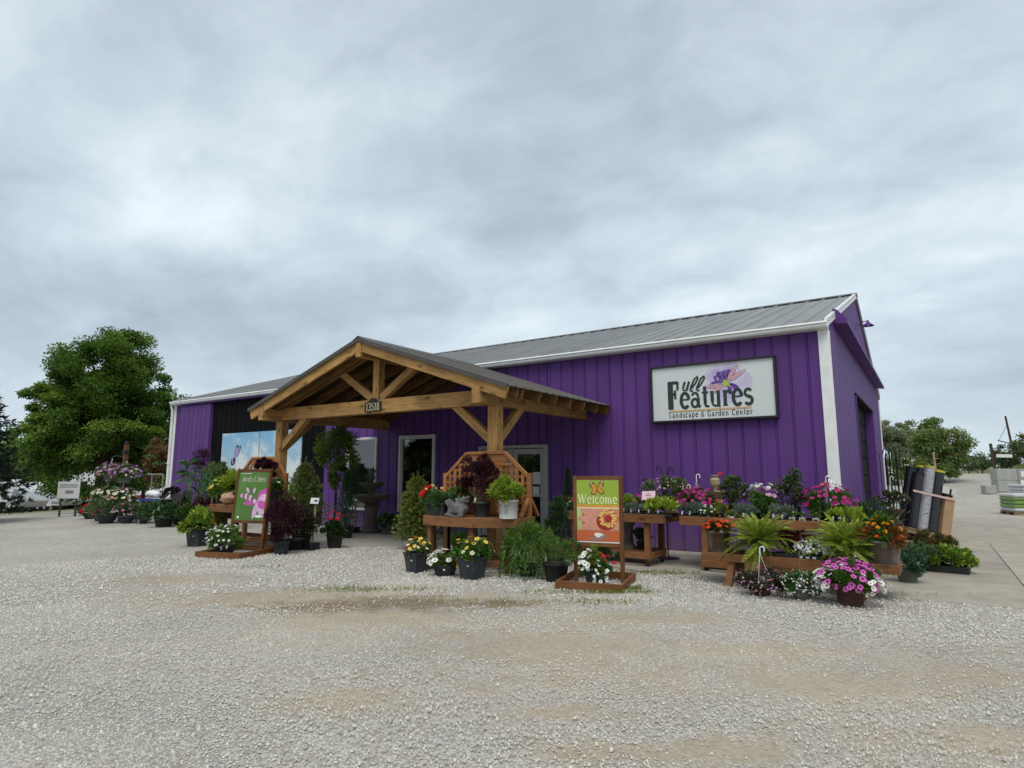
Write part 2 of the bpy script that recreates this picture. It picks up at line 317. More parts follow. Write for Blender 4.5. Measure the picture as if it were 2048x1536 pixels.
# ================================================================== terrain
def sstep(v): v = np.clip(v, 0, 1); return v * v * (3 - 2 * v)
def hgt(x, y):
    x = np.asarray(x, float); y = np.asarray(y, float)
    hill = 1.46 * sstep((y - 18) / 26) * sstep((x + 16) / 10)
    s = np.maximum(0, (x + 23.5) * -.80 + (y + 2.6) * -.25 - .3)
    drop = -np.minimum(.066 * np.maximum(0, s - .5), 5.0) * sstep((s - .5) / 5 + .15)
    rt_ = .9 * sstep((x - 5.2) / 3.5) * sstep((y - 22) / 8)
    return hill + drop + rt_
CA, SA = math.cos(R(34.2)), math.sin(R(34.2))
def blob(x, y, c, ru, rv):
    dx, dy = x - c[0], y - c[1]; u = dx * CA + dy * SA; v = -dx * SA + dy * CA
    return np.exp(-((u / ru) ** 2 + (v / rv) ** 2) * 1.2)
DIRT = [((-5.494, -7.223, 0.000), 2.71, 0.92), ((-3.670, -7.271, 0.000), 1.77, 0.61), ((-1.759, -7.256, -0.000), 1.89, 0.76), ((-2.093, -9.062, 0.000), 0.73, 0.37), ((-3.330, -5.935, 0.000), 1.77, 0.61), ((-1.348, -5.693, 0.000), 1.42, 0.49),
        ((0.243, -8.455, 0.000), 0.89, 0.27), ((0.728, -6.839, 0.000), 1.36, 0.37), ((1.469, -6.064, 0.000), 0.94, 0.61), ((-0.772, -8.437, 0.000), 0.59, 0.27), ((-7.978, -7.391, 0.000), 1.53, 0.73), ((1.592, -7.298, 0.000), 0.59, 0.30), ((-0.069, -6.298, -0.000), 1.06, 0.27), ((-0.293, -8.820, 0.000), 0.47, 0.18)]
DAMP = [((-4.677, -7.262, 0.000), .75, .42), ((-4.039, -6.593, 0.000), 1.0, .45), ((-3.042, -5.916, 0.000), .6, .25)]
BROAD = [((-0.427, -7.207, 0.000), 3.6, 1.15, .62), ((0.854, -5.850, 0.000), 2.6, .9, .56), ((-2.582, -7.399, 0.000), 2.8, .8, .60), ((0.859, -7.879, 0.000), 1.6, .5, .55), ((-6.369, -7.428, 0.000), 3.5, 1.0, .38)]
def dirtf(x, y):
    s = np.zeros_like(np.asarray(x, float))
    for c, a, b_ in DIRT: s = np.maximum(s, blob(x, y, c, a, b_) * .9)
    for c, a, b_, w_ in BROAD: s = np.maximum(s, blob(x, y, c, a, b_) * w_)
    return s
def dampf(x, y):
    s = np.zeros_like(np.asarray(x, float))
    for c, a, b_ in DAMP: s = np.maximum(s, blob(x, y, c, a, b_))
    return s
def soilf(x, y):
    # grass and weeds on the far banks either side of the yard
    x = np.asarray(x, float); y = np.asarray(y, float)
    a = sstep((x - 5.6) / 1.2) * sstep((y - 23) / 3)
    b_ = sstep((-1.0 - x + (y - 30) * .02) / 2) * sstep((y - 26) / 4)
    c_ = sstep(((x + 23.5) * -.80 + (y + 2.6) * -.25 - 9.0) / 6) * .62; c_ = np.maximum(c_, sstep((y - 47) / 4)); c_ = np.maximum(c_, sstep((-60 - x) / 10)); c_ = np.maximum(c_, sstep((-40 - y) / 10))
    return np.maximum(np.maximum(a, b_), c_)
xs = np.unique(np.concatenate([-np.geomspace(34, 1800, 26), np.arange(-34, 9, .22), np.geomspace(9, 1800, 26)]))
ys = np.unique(np.concatenate([-np.geomspace(14, 1800, 24), np.arange(-14, 4, .2), np.arange(4, 50, 1.0), np.geomspace(50, 1800, 22)]))
X_, Y_ = np.meshgrid(xs, ys); Z_ = hgt(X_, Y_)
rng = np.random.default_rng(3)
near = (np.abs(X_ + 6) < 26) & (np.abs(Y_ + 5) < 9)
Z_ = Z_ + near * (np.sin(X_ * 1.7 + Y_ * .6) * .006 + np.sin(X_ * .8 - Y_ * 2.1) * .006) - near * .008
nx, ny = len(xs), len(ys); idx = np.arange(nx * ny).reshape(ny, nx)
F_ = np.stack([idx[:-1, :-1].ravel(), idx[:-1, 1:].ravel(), idx[1:, 1:].ravel(), idx[1:, :-1].ravel()], 1)
me = npmesh('ground', np.stack([X_.ravel(), Y_.ravel(), Z_.ravel()], 1), F_, 'gravel_ground', smooth=True)
for nm, fn in (('dirt', dirtf), ('damp', dampf), ('soil', soilf)):
    a = me.attributes.new(nm, 'FLOAT', 'POINT'); a.data.foreach_set('value', fn(X_, Y_).ravel().astype(np.float32))
tag(link('ground', me), kind='structure')
# ---- loose gravel chips, real stones where they show
def chips(n_try, seed):
    g_ = np.random.default_rng(seed)
    ang = g_.uniform(R(-43), R(43), n_try); d = np.sqrt(g_.uniform(3.0 ** 2, 13.5 ** 2, n_try))
    a_ = ang - R(34.2); x = 1.38 + d * np.sin(a_); y = -12.16 + d * np.cos(a_)
    dens = np.where(d < 5, 1.0, np.where(d < 8, .72, .42))
    nz = .5 + .25 * np.sin(x * 3.1 + 1.3 * np.sin(y * 2.3)) + .25 * np.sin(y * 4.3 + 1.1 * np.sin(x * 1.9))
    dd = dirtf(x, y) + (nz - .5) * .7
    pr = dens * np.clip(1.12 - 1.25 * np.clip(dd, 0, 1) - .25 * np.clip(dampf(x, y), 0, 1), .05, 1)
    # no chips on the slab or under the benches' feet
    ok = (g_.random(n_try) < pr) & ~((y > -2.85) & (x > -3.25)) & (y < -.05)
    return x[ok], y[ok], d[ok], g_
x, y, d, g_ = chips(190000, 11)
n = len(x); k = 5
an = np.arange(k) * 2 * np.pi / k
r0 = g_.uniform(.0040, .0095, n) * np.where(g_.random(n) < .04, 1.6, 1) * (1 + .75 * np.clip((d - 7) / 2, 0, 1)); hh = r0 * g_.uniform(.35, .85, n)
el = g_.uniform(.6, 1.0, n); ro = g_.uniform(0, 6.28, n); tl = g_.normal(0, .35, (n, 2))
zb = hgt(x, y)
Vb = np.zeros((n, 2 * k + 1, 3), np.float32)
for j in range(k):
    for lv, (sc_, hz_) in enumerate(((1.0, -.35), (.78, .75))):
        jr = r0 * sc_ * g_.uniform(.75, 1.2, n); lx = np.cos(an[j]) * jr; ly = np.sin(an[j]) * jr * el
        Vb[:, lv * k + j, 0] = lx * np.cos(ro) - ly * np.sin(ro); Vb[:, lv * k + j, 1] = lx * np.sin(ro) + ly * np.cos(ro)
        Vb[:, lv * k + j, 2] = hh * hz_ + (Vb[:, lv * k + j, 0] * tl[:, 0] + Vb[:, lv * k + j, 1] * tl[:, 1]) * (lv)
Vb[:, 2 * k, 2] = hh * 1.05
Vb[:, :, 0] += x[:, None]; Vb[:, :, 1] += y[:, None]; Vb[:, :, 2] += zb[:, None] + .002
tri = []
for j in range(k):
    a, b_ = j, (j + 1) % k; tri += [(a, b_, k + b_), (a, k + b_, k + a), (k + a, k + b_, 2 * k)]
tri = np.array(tri); F_ = (tri[None] + (np.arange(n) * (2 * k + 1))[:, None, None]).reshape(-1, 3)
go = link('gravel', npmesh('gravel', Vb.reshape(-1, 3), F_, 'stone_chips'))
tag(go, 'loose pale limestone gravel scattered over the yard', 'gravel', kind='stuff')
# ---- concrete apron along the right of the front wall
apron = tag(MB().prism([(-3.1, -2.5), (9.4, -2.6), (9.4, 14.9), (-.15, 14.9), (-.15, .0), (-3.1, .0)], -.12, -.012, axis=2).build('concrete_apron', 'soil_base'), kind='structure')
for pl_ in ([(-3.25, -2.55), (-2.2, -2.9), (-.9, -3.0), (-.62, -2.99), (-.62, -.02), (-3.25, -.02)], [(-.608, -2.99), (1.3, -2.92), (2.3, -2.86), (2.3, -.02), (-.608, -.02)], [(2.312, -2.86), (5.4, -2.78), (5.4, -.02), (2.312, -.02)], [(5.412, -2.78), (9.5, -2.7), (9.5, -.02), (5.412, -.02)],
            [(.03, -.008), (2.3, -.008), (2.3, 4.9), (.03, 4.9)], [(2.312, -.008), (5.4, -.008), (5.4, 4.9), (2.312, 4.9)], [(5.412, -.008), (9.5, -.008), (9.5, 4.9), (5.412, 4.9)], [(.03, 4.912), (3.9, 4.912), (3.9, 10.0), (.03, 10.0)], [(3.912, 4.912), (9.5, 4.912), (9.5, 10.0), (3.912, 10.0)], [(.03, 10.012), (9.5, 10.012), (9.5, 15.0), (.03, 15.0)]):
    MB().prism(pl_, -.1, .016, axis=2).build('slab', 'concrete', apron, bevel=.004)

# ================================================================== purple metal building
bld = thing('garden_center_building', 'long purple ribbed metal store building with grey metal roof', 'building', (0, 0, 0))
XL, DEP, EAVE, RID = -22.62, 13.4, 4.25, 6.36
OPEN = [(-12.70, -11.43, .50, 2.54), (-10.57, -9.29, .50, 2.54), (-7.84, -5.87, .02, 2.19)]
def panel_poly(a, b_, y0, w_=.305):
    d_ = .016
    pts = [(a + .001, y0 + .01), (a + .001, y0 - d_ * .35), (a + .010, y0 - d_)]
    if b_ - a > .15:
        pts += [(b_ - .040, y0 - d_), (b_ - .035, y0 - .002), (b_ - .027, y0 - .002), (b_ - .022, y0 - d_ * 1.25), (b_ - .008, y0 - d_ * 1.25), (b_ - .002, y0 - d_ * .2), (b_ - .001, y0 + .01)]
    else: pts += [(b_ - .008, y0 - d_), (b_ - .001, y0 + .01)]
    return pts
def wall_panels(x0, x1, z0, z1, mat, openings=(), y0=0.0):
    W_ = .3045; k_ = round((x1 - x0) / W_); W_ = (x1 - x0) / k_
    for i in range(k_):
        a, b_ = x0 + i * W_, x0 + (i + 1) * W_
        cuts = sorted({a, b_} | {q for op in openings for q in op[:2] if a + .02 < q < b_ - .02})
        for c0, c1 in zip(cuts, cuts[1:]):
            mid = (c0 + c1) / 2; zs = [(z0, z1)]
            for op in openings:
                if op[0] < mid < op[1]:
                    zs = [q for zz_ in zs for q in ((zz_[0], min(zz_[1], op[2])), (max(zz_[0], op[3]), zz_[1])) if q[1] - q[0] > .03]
            for za, zb_ in zs: MB().prism(panel_poly(c0, c1, y0), za, zb_, axis=2).build('wall_panel', mat, bld)
wall_panels(-13.72, 0, .02, EAVE, 'purple_metal', OPEN)
wall_panels(XL, -19.98, .02, EAVE, 'purple_metal')
wall_panels(-19.98, -13.72, .02, 4.06, 'black_metal')
MB().box((-16.85, -.004, 4.155), (6.26, .02, .19)).build('header', 'purple_trim', bld)
# sliding barn door and its track at the left end
for i in range(7):
    a = -22.02 + i * .288; MB().prism(panel_poly(a, a + .288, -.085), .12, 4.03, axis=2).build('sliding_door_panel', 'purple_metal', bld)
MB().box((-21.01, -.045, 2.075), (2.016, .05, 3.92)).build('sliding_door', 'purple_trim', bld)
MB().prism([(-.02, 4.06), (-.17, 4.06), (-.17, 4.13), (-.02, 4.20)], -22.05, -13.9, axis=0).build('door_track_cover', 'purple_trim', bld)
# dark core behind the panels
MB().box((XL / 2, .30, 2.1), (-XL - .3, .35, 4.2)).build('wall_core', 'dark_interior', bld)
# gable end (right)
DD = (4.55, 9.6, 3.42)    # dock door: y0, y1, top
def rz(y_): return EAVE + (RID - EAVE) * (1 - abs(y_ - DEP / 2) / (DEP / 2))
k = 44; W_ = DEP / k
for i in range(k):
    a, b_ = i * W_, (i + 1) * W_
    z0 = DD[2] if DD[0] - .01 < (a + b_) / 2 < DD[1] + .01 else .02
    za, zb_ = rz(a) - .03, rz(b_) - .03; pr = []
    x0_, x1_ = -.012, .016
    mb = MB(); e_ = .035
    mb.add([(x1_, a + .004, z0), (x1_, b_ - e_, z0), (x1_, b_ - e_, zb_), (x1_, a + .004, za), (x0_, a + .004, z0), (x0_, b_ - e_, z0), (x0_, b_ - e_, zb_), (x0_, a + .004, za)], [(0, 1, 2, 3), (7, 6, 5, 4), (0, 4, 5, 1), (1, 5, 6, 2), (2, 6, 7, 3), (3, 7, 4, 0)])
    mb.add([(x1_ + .004, b_ - e_ + .009, z0), (x1_ + .004, b_ - .004, z0), (x1_ + .004, b_ - .004, zb_), (x1_ + .004, b_ - e_ + .009, zb_), (x0_, b_ - e_ + .009, z0), (x0_, b_ - .004, z0), (x0_, b_ - .004, zb_), (x0_, b_ - e_ + .009, zb_)], [(0, 1, 2, 3), (7, 6, 5, 4), (0, 4, 5, 1), (1, 5, 6, 2), (2, 6, 7, 3), (3, 7, 4, 0)])
    mb.build('gable_panel', 'purple_metal', bld)
MB().prism([(.0, .05), (DD[0] - .02, .05), (DD[0] - .02, DD[2] + .02), (DD[1] + .02, DD[2] + .02), (DD[1] + .02, .05), (DEP, .05), (DEP, EAVE - .08), (DEP / 2, RID - .1), (0, EAVE - .08)], -.30, -.03, axis=0).build('gable_core', 'dark_interior', bld)
for i in range(7):
    z0 = .03 + i * .485
    dp = MB().box((-.20, (DD[0] + DD[1]) / 2, z0 + .24), (.05, DD[1] - DD[0], .47)).build('overhead_door_section', 'door_black', bld, bevel=.012)
MB().box((-.10, DD[0] - .03, DD[2] / 2), (.30, .06, DD[2])).build('door_jamb', 'purple_trim', bld)
MB().box((-.10, DD[1] + .03, DD[2] / 2), (.30, .06, DD[2])).build('door_jamb', 'purple_trim', bld)
MB().box((-.10, (DD[0] + DD[1]) / 2, DD[2] + .0), (.30, DD[1] - DD[0] + .12, .05)).build('door_head', 'door_black', bld)
# hood that covers the old door track on the gable
MB().prism([(.02, 4.47), (.02, 4.78), (.10, 4.74), (.27, 4.52), (.27, 4.44)], 1.15, 12.6, axis=1).build('track_hood', 'purple_trim', bld)
MB().box((-XL * -.5, DEP + .02, EAVE / 2), (-XL, .1, EAVE - .1)).build('rear_wall', 'purple_metal', bld)
MB().prism([(0.1, .02), (DEP, .02), (DEP, EAVE - .05), (DEP / 2, RID - .1), (0.1, EAVE - .05)], XL + .02, XL + .12, axis=0).build('left_gable_wall', 'purple_metal', bld)
# roof: panel by panel, standing ribs
sl = math.hypot(DEP / 2 + .14, (RID - EAVE) * (1 + .14 / (DEP / 2)))
k = 56; W_ = (-XL + .16) / k
def slope_pt(y_): return EAVE + .05 + (RID - EAVE) * (y_ / (DEP / 2))
ya, yb = -.14, DEP / 2
for i in range(k):
    a = XL - .08 + i * W_; mb = MB()
    prof = [(0, 0), (.012, .038), (.040, .038), (.052, .004), (W_ * .36, .004), (W_ * .37, .010), (W_ * .40, .010), (W_ * .41, .004), (W_ * .66, .004), (W_ * .67, .010), (W_ * .70, .010), (W_ * .71, .004), (W_ - .001, .004)]
    v0 = [(a + q[0], ya, slope_pt(ya) + q[1]) for q in prof]; v1 = [(a + q[0], yb, slope_pt(yb) + q[1]) for q in prof]
    v2 = [(a, ya, slope_pt(ya) - .02), (a + W_ - .001, ya, slope_pt(ya) - .02)]
    nn = len(prof)
    mb.add(v0 + v1 + v2, [(j, j + 1, nn + j + 1, nn + j) for j in range(nn - 1)] + [tuple(range(nn)) + (2 * nn + 1, 2 * nn)])
    mb.build('roof_panel', 'roof_metal', bld)
MB().add([(XL - .08, DEP / 2, slope_pt(DEP / 2)), (.08, DEP / 2, slope_pt(DEP / 2)), (.08, DEP + .14, slope_pt(-.14)), (XL - .08, DEP + .14, slope_pt(-.14))], [(0, 1, 2, 3)]).build('rear_roof', 'roof_metal', bld)
MB().prism([(DEP / 2 - .2, slope_pt(DEP / 2) - .02), (DEP / 2 - .2, slope_pt(DEP / 2) + .005), (DEP / 2, slope_pt(DEP / 2) + .065), (DEP / 2 + .2, slope_pt(DEP / 2) + .005), (DEP / 2 + .2, slope_pt(DEP / 2) - .02)][::-1], XL - .09, .09, axis=0).build('ridge_cap', 'roof_metal', bld)
# gutter, rake trim, corner posts
gz = slope_pt(-.14) - .022
MB().prism([(-.03, gz), (-.26, gz), (-.27, gz - .03), (-.245, gz - .045), (-.24, gz - .085), (-.215, gz - .115), (-.03, gz - .125)], XL - .06, .06, axis=0).build('gutter', 'white_trim', bld)
for s in (0, 1):
    y0_, y1_ = (-.16, DEP / 2) if s == 0 else (DEP + .16, DEP / 2)
    za, zb_ = slope_pt(-.16), slope_pt(DEP / 2)
    MB().add([(.015, y0_, za - .10), (.065, y0_, za - .10), (.065, y1_, zb_ - .10), (.015, y1_, zb_ - .10), (.015, y0_, za + .05), (.065, y0_, za + .05), (.065, y1_, zb_ + .05), (.015, y1_, zb_ + .05)], [(0, 3, 2, 1), (4, 5, 6, 7), (0, 1, 5, 4), (1, 2, 6, 5), (2, 3, 7, 6), (3, 0, 4, 7)]).build('rake_trim', 'white_trim' if s == 0 else 'roof_metal', bld)
MB().box((-.04, -.034, 2.07), (.17, .03, 4.10)).build('corner_trim', 'white_trim', bld, bevel=.006)
MB().box((.040, .040, 2.07), (.032, .175, 4.10)).build('corner_trim', 'white_trim', bld, bevel=.006)
MB().box((.02, DEP - .04, 2.07), (.05, .16, 4.10)).build('corner_trim', 'white_trim', bld, bevel=.006)
MB().box((XL + .03, -.034, 2.07), (.16, .03, 4.10)).build('corner_trim', 'white_trim', bld, bevel=.006)
ds = MB().tube([(XL - .07, -.16, 4.1), (XL - .07, -.10, 3.9), (XL - .07, -.09, .25), (XL - .07, -.2, .12)], .05, 8).build('downspout', 'white_trim', bld)
MB().box((XL - .07, -.14, 1.9), (.14, .03, .04)).build('pipe_clip', 'white_trim', ds)
# windows and doors: frame of four, pane set back
def window(name, x0, x1, z0, z1, fm, fw=.062, y=-.035):
    fr = MB()
    for c, s in (((x0 + fw / 2, y, (z0 + z1) / 2), (fw, .09, z1 - z0)), ((x1 - fw / 2, y, (z0 + z1) / 2), (fw, .09, z1 - z0)), (((x0 + x1) / 2, y, z1 - fw / 2), (x1 - x0 - 2 * fw, .09, fw)), (((x0 + x1) / 2, y, z0 + fw / 2), (x1 - x0 - 2 * fw, .09, fw))): fr.box(c, s)
    for c, s in (((x0 + fw + .018, y + .012, (z0 + z1) / 2), (.036, .05, z1 - z0 - 2 * fw)), ((x1 - fw - .018, y + .012, (z0 + z1) / 2), (.036, .05, z1 - z0 - 2 * fw)), (((x0 + x1) / 2, y + .012, z1 - fw - .018), (x1 - x0 - 2 * fw - .072, .05, .036))): fr.box(c, s)
    o_ = fr.build(name, fm, bld, bevel=.004)
    MB().box(((x0 + x1) / 2, y + .045, (z0 + z1) / 2), (x1 - x0 - 2 * fw, .012, z1 - z0 - 2 * fw)).build('pane', 'window_glass', o_)
    return o_
window('window', *OPEN[0], 'frame_white'); window('window', *OPEN[1], 'frame_white')
x0, x1, z0, z1 = OPEN[2]
ef = MB()
for c, s in (((x0 + .04, -.03, 1.1), (.08, .10, 2.17)), ((x1 - .04, -.03, 1.1), (.08, .10, 2.17)), (((x0 + x1) / 2, -.03, 2.155), (x1 - x0 - .16, .10, .075)), ((-6.86, -.03, 1.06), (.06, .09, 2.1))): ef.box(c, s)
ef.build('door_frame', 'frame_grey', bld, bevel=.004)
for a, b_ in ((x0 + .09, -6.90), (-6.82, x1 - .09)):
    fr = MB(); h0, h1 = .05, 2.10
    for c, s in (((a + .055, -.02, (h0 + h1) / 2), (.11, .05, h1 - h0)), ((b_ - .055, -.02, (h0 + h1) / 2), (.11, .05, h1 - h0)), (((a + b_) / 2, -.02, h1 - .06), (b_ - a - .22, .05, .12)), (((a + b_) / 2, -.02, h0 + .12), (b_ - a - .22, .05, .24)), (((a + b_) / 2, -.02, 1.02), (b_ - a - .22, .045, .05))): fr.box(c, s)
    dr = fr.build('entrance_door', 'frame_grey', bld, bevel=.004)
    MB().box(((a + b_) / 2, -.005, 1.15), (b_ - a - .22, .012, 1.75)).build('pane', 'window_glass', dr)
    hx = b_ - .06 if a < -7 else a + .06
    MB().tube([(hx, -.05, .85), (hx, -.10, .87), (hx, -.10, 1.2), (hx, -.05, 1.22)], .012, 6).build('handle', 'frame_white', dr)
# paper notices inside the door glass
M('paper', (.55, .54, .50), rough=.8, var=.05)
for xx, zz_, w_, h_ in ((-6.18, 1.42, .22, .28), (-6.20, 1.12, .18, .22)):
    MB().box((xx, -.018, zz_), (w_, .003, h_)).build('notice', 'paper', bld)
# mural boards on the black wall
m, t = newmat('mural_print'); MATS['mural_print'] = m; L = t.links
o = mk(t, 'ShaderNodeOutputMaterial'); p = mk(t, 'ShaderNodeBsdfPrincipled'); L.new(p.outputs[0], o.inputs[0]); p.inputs['Roughness'].default_value = .35
c = mk(t, 'ShaderNodeTexCoord'); sp = mk(t, 'ShaderNodeSeparateXYZ'); L.new(c.outputs['Object'], sp.inputs[0])
P_ = c.outputs['Object']
n1_ = noi(1.1, 6, .6, .3); hz_ = mr(sp.outputs['Z'], 1.3, 2.9, 0, 1)
cl = mr(ma('SUBTRACT', ma('ADD', n1_.outputs['Fac'], mr(sp.outputs['Z'], 1.6, 2.8, .12, -.06)), 0), .47, .62, 0, 1)
skyc = mixc(hz_, (.50, .66, .72), (.20, .44, .68)); skyc = mixc(cl, skyc, (.74, .78, .78))
land = mixc(mr(n1_.outputs['Fac'], .4, .6, 0, 1), (.24, .36, .10), (.33, .45, .18))
L.new(mixc(mr(ma('ADD', sp.outputs['Z'], mr(n1_.outputs['Fac'], .3, .7, -.25, .25)), 1.35, 1.5, 1, 0), skyc, land), p.inputs['Base Color'])
for a, b_ in ((-19.19, -17.01), (-16.96, -14.79)):
    MB().box(((a + b_) / 2, -.045, 1.68), (b_ - a, .04, 2.44)).build('mural_board', 'mural_print', bld)
M('butterfly_lilac', (.40, .34, .60), rough=.5, var=.2, scale=20); M('ink_dark', (.02, .018, .03), rough=.5, var=0); M('print_pale', (.70, .68, .78), rough=.5, var=.1, scale=14)
def wing(pts, cx, cz, s, sh=0): return [(cx + q[0] * s + q[1] * s * sh, cz + q[1] * s) for q in pts]
W1 = [(0, 0), (.16, .12), (.30, .45), (.34, .85), (.26, 1.0), (.06, .92), (-.10, .6), (-.12, .25)]; W2 = [(0, 0), (.05, -.25), (-.12, -.55), (-.36, -.62), (-.48, -.38), (-.40, -.1), (-.15, .05)]
bf = MB(); bx, bz = -18.35, 2.05
for pts, sh in ((W1, .1), ([(q[0] * .8 + .22, q[1] * .92) for q in W1], .3), (W2, 0), ([(q[0] * .8 + .12, q[1] * .9) for q in W2], 0)):
    bf.flat(wing([(q[0] * 1.1, q[1] * 1.06) for q in pts], bx, bz, .42, sh), -.0665, 1); bf.flat(wing([((q[0]) * .86 + .02, q[1] * .86 + .03) for q in pts], bx, bz, .42, sh), -.0675, 0)
bf.build('butterfly_print', ['butterfly_lilac', 'ink_dark'], bld)
# barn lamp on the gable
lamp = thing('barn_light', 'small purple barn lamp on an arm high on the gable end', 'wall lamp', (.02, 7.35, 5.75))
MB().tube([(.02, 7.35, 5.70), (.10, 7.35, 5.78), (.22, 7.35, 5.78), (.25, 7.35, 5.74)], .014, 7).build('arm', 'purple_trim', lamp, world=True)
MB().lathe([(.028, .10), (.03, .05), (.06, .03), (.10, -.015), (.15, -.06), (.155, -.066), (.14, -.06), (.06, .01)], 18, c=(.25, 7.35, 5.70)).build('shade', 'purple_trim', lamp, smooth=True, world=True)
MB().lathe([(.025, .03), (.035, 0), (.025, -.03), (.01, -.04)], 10, c=(.25, 7.35, 5.65)).build('bulb', 'frame_white', lamp, smooth=True, world=True)

# ================================================================== timber porch
por = thing('timber_porch', 'gabled heavy timber entrance porch with brown metal roof and knee braces', 'porch', (-7.9, -3.5, 0))
CX, PE, PR, YF = -7.9, 2.985, 4.20, -3.95          # centre x, eave z, ridge z, front y
HW = 3.60; SLP = (PR - PE) / HW
def pz(dx): return PE + (HW - abs(dx)) * SLP       # roof surface above x offset
PX = (-11.05, -4.93)
TM = 'timber'
for x_ in PX: board('post', (x_, -3.40, 0), (x_, -3.40, 2.72), .20, .20, TM, por)
# eave beams run front to back over the posts
for x_ in PX: board('eave_beam', (x_, -3.985, 2.855), (x_, -.03, 2.855), .17, .27, TM, por)
board('tie_beam', (PX[0] + .09, -3.40, 2.885), (PX[1] - .09, -3.40, 2.885), .19, .275, TM, por)
board('king_post', (CX, -3.40, 3.02), (CX, -3.40, 3.90), .17, .17, TM, por)
for s in (-1, 1):
    board('web_brace', (CX + s * .12, -3.40, 3.05), (CX + s * 1.14, -3.40, 3.70), .13, .15, TM, por)
    board('knee_brace', (PX[0 if s < 0 else 1] - s * .05, -3.40, 2.10), (PX[0 if s < 0 else 1] - s * .92, -3.40, 2.80), .13, .15, TM, por)
    board('knee_brace', (PX[0 if s < 0 else 1], -3.33, 2.12), (PX[0 if s < 0 else 1], -2.55, 2.80), .13, .15, TM, por)
board('ridge_beam', (CX, -3.985, 3.985), (CX, -.03, 3.985), .14, .30, TM, por)
ty = [-3.93, -3.62, -3.46, -2.89, -2.32, -1.75, -1.18, -.60, -.07]
for s in (-1, 1):
    for i, yy in enumerate(ty):
        d0, d1 = .05, HW - .01; th = .215 if i == 0 else .19
        board('rafter', (CX + s * d0, yy, pz(d0) - .02 - th / 2), (CX + s * d1, yy, pz(d1) - .02 - th / 2), .045 if i else .055, th, 'rafter_shaded' if i else TM, por)
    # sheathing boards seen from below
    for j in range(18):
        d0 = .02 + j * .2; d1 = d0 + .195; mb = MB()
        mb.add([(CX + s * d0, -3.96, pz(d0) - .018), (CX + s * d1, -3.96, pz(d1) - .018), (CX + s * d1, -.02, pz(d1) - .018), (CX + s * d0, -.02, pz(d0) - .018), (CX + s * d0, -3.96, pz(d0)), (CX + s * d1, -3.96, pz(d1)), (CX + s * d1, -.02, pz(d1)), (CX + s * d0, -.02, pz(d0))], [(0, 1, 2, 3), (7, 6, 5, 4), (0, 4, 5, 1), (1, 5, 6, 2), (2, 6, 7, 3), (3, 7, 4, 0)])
        mb.build('sheathing_board', 'timber_shaded', por, world=True)
    # metal sheets with ribs down the slope
    y0_ = -4.0; wv = 3.98 / 4
    for j in range(4):
        a = y0_ + j * wv; b_ = a + wv - .002; prof = []
        for q in range(4):
            s0 = a + q * wv / 4; prof += [(s0, .006), (s0 + .012, .026), (s0 + .034, .026), (s0 + .046, .006)]
        prof += [(b_, .006)]; end = HW + .03; nn = len(prof); mb = MB()
        v0 = [(CX + s * .02, q[0], pz(.02) + q[1]) for q in prof]; v1 = [(CX + s * end, q[0], pz(end) + q[1]) for q in prof]; v2 = [(CX + s * end, q[0], pz(end) + q[1] - .014) for q in prof]
        mb.add(v0 + v1 + v2, [(i, i + 1, nn + i + 1, nn + i) for i in range(nn - 1)] + [(nn + i, nn + i + 1, 2 * nn + i + 1, 2 * nn + i) for i in range(nn - 1)])
        mb.build('roof_sheet', 'porch_metal', por, world=True)
    # rake flashing
    d1 = HW + .035
    MB().add([(CX + s * 0, -4.005, pz(0) - .05), (CX + s * d1, -4.005, pz(d1) - .05), (CX + s * d1, -4.005, pz(d1) + .035), (CX + s * 0, -4.005, pz(0) + .035), (CX + s * 0, -3.90, pz(0) + .035), (CX + s * d1, -3.90, pz(d1) + .035)], [(0, 1, 2, 3), (3, 2, 5, 4)]).build('rake_flashing', 'porch_metal', por, world=True)
MB().prism([(CX - .16, pz(.16) + .012), (CX, PR + .05), (CX + .16, pz(.16) + .012), (CX + .16, pz(.16) + .03), (CX, PR + .065), (CX - .16, pz(.16) + .03)], -4.01, -.28, axis=1).build('ridge_cap', 'porch_metal', por, world=True)
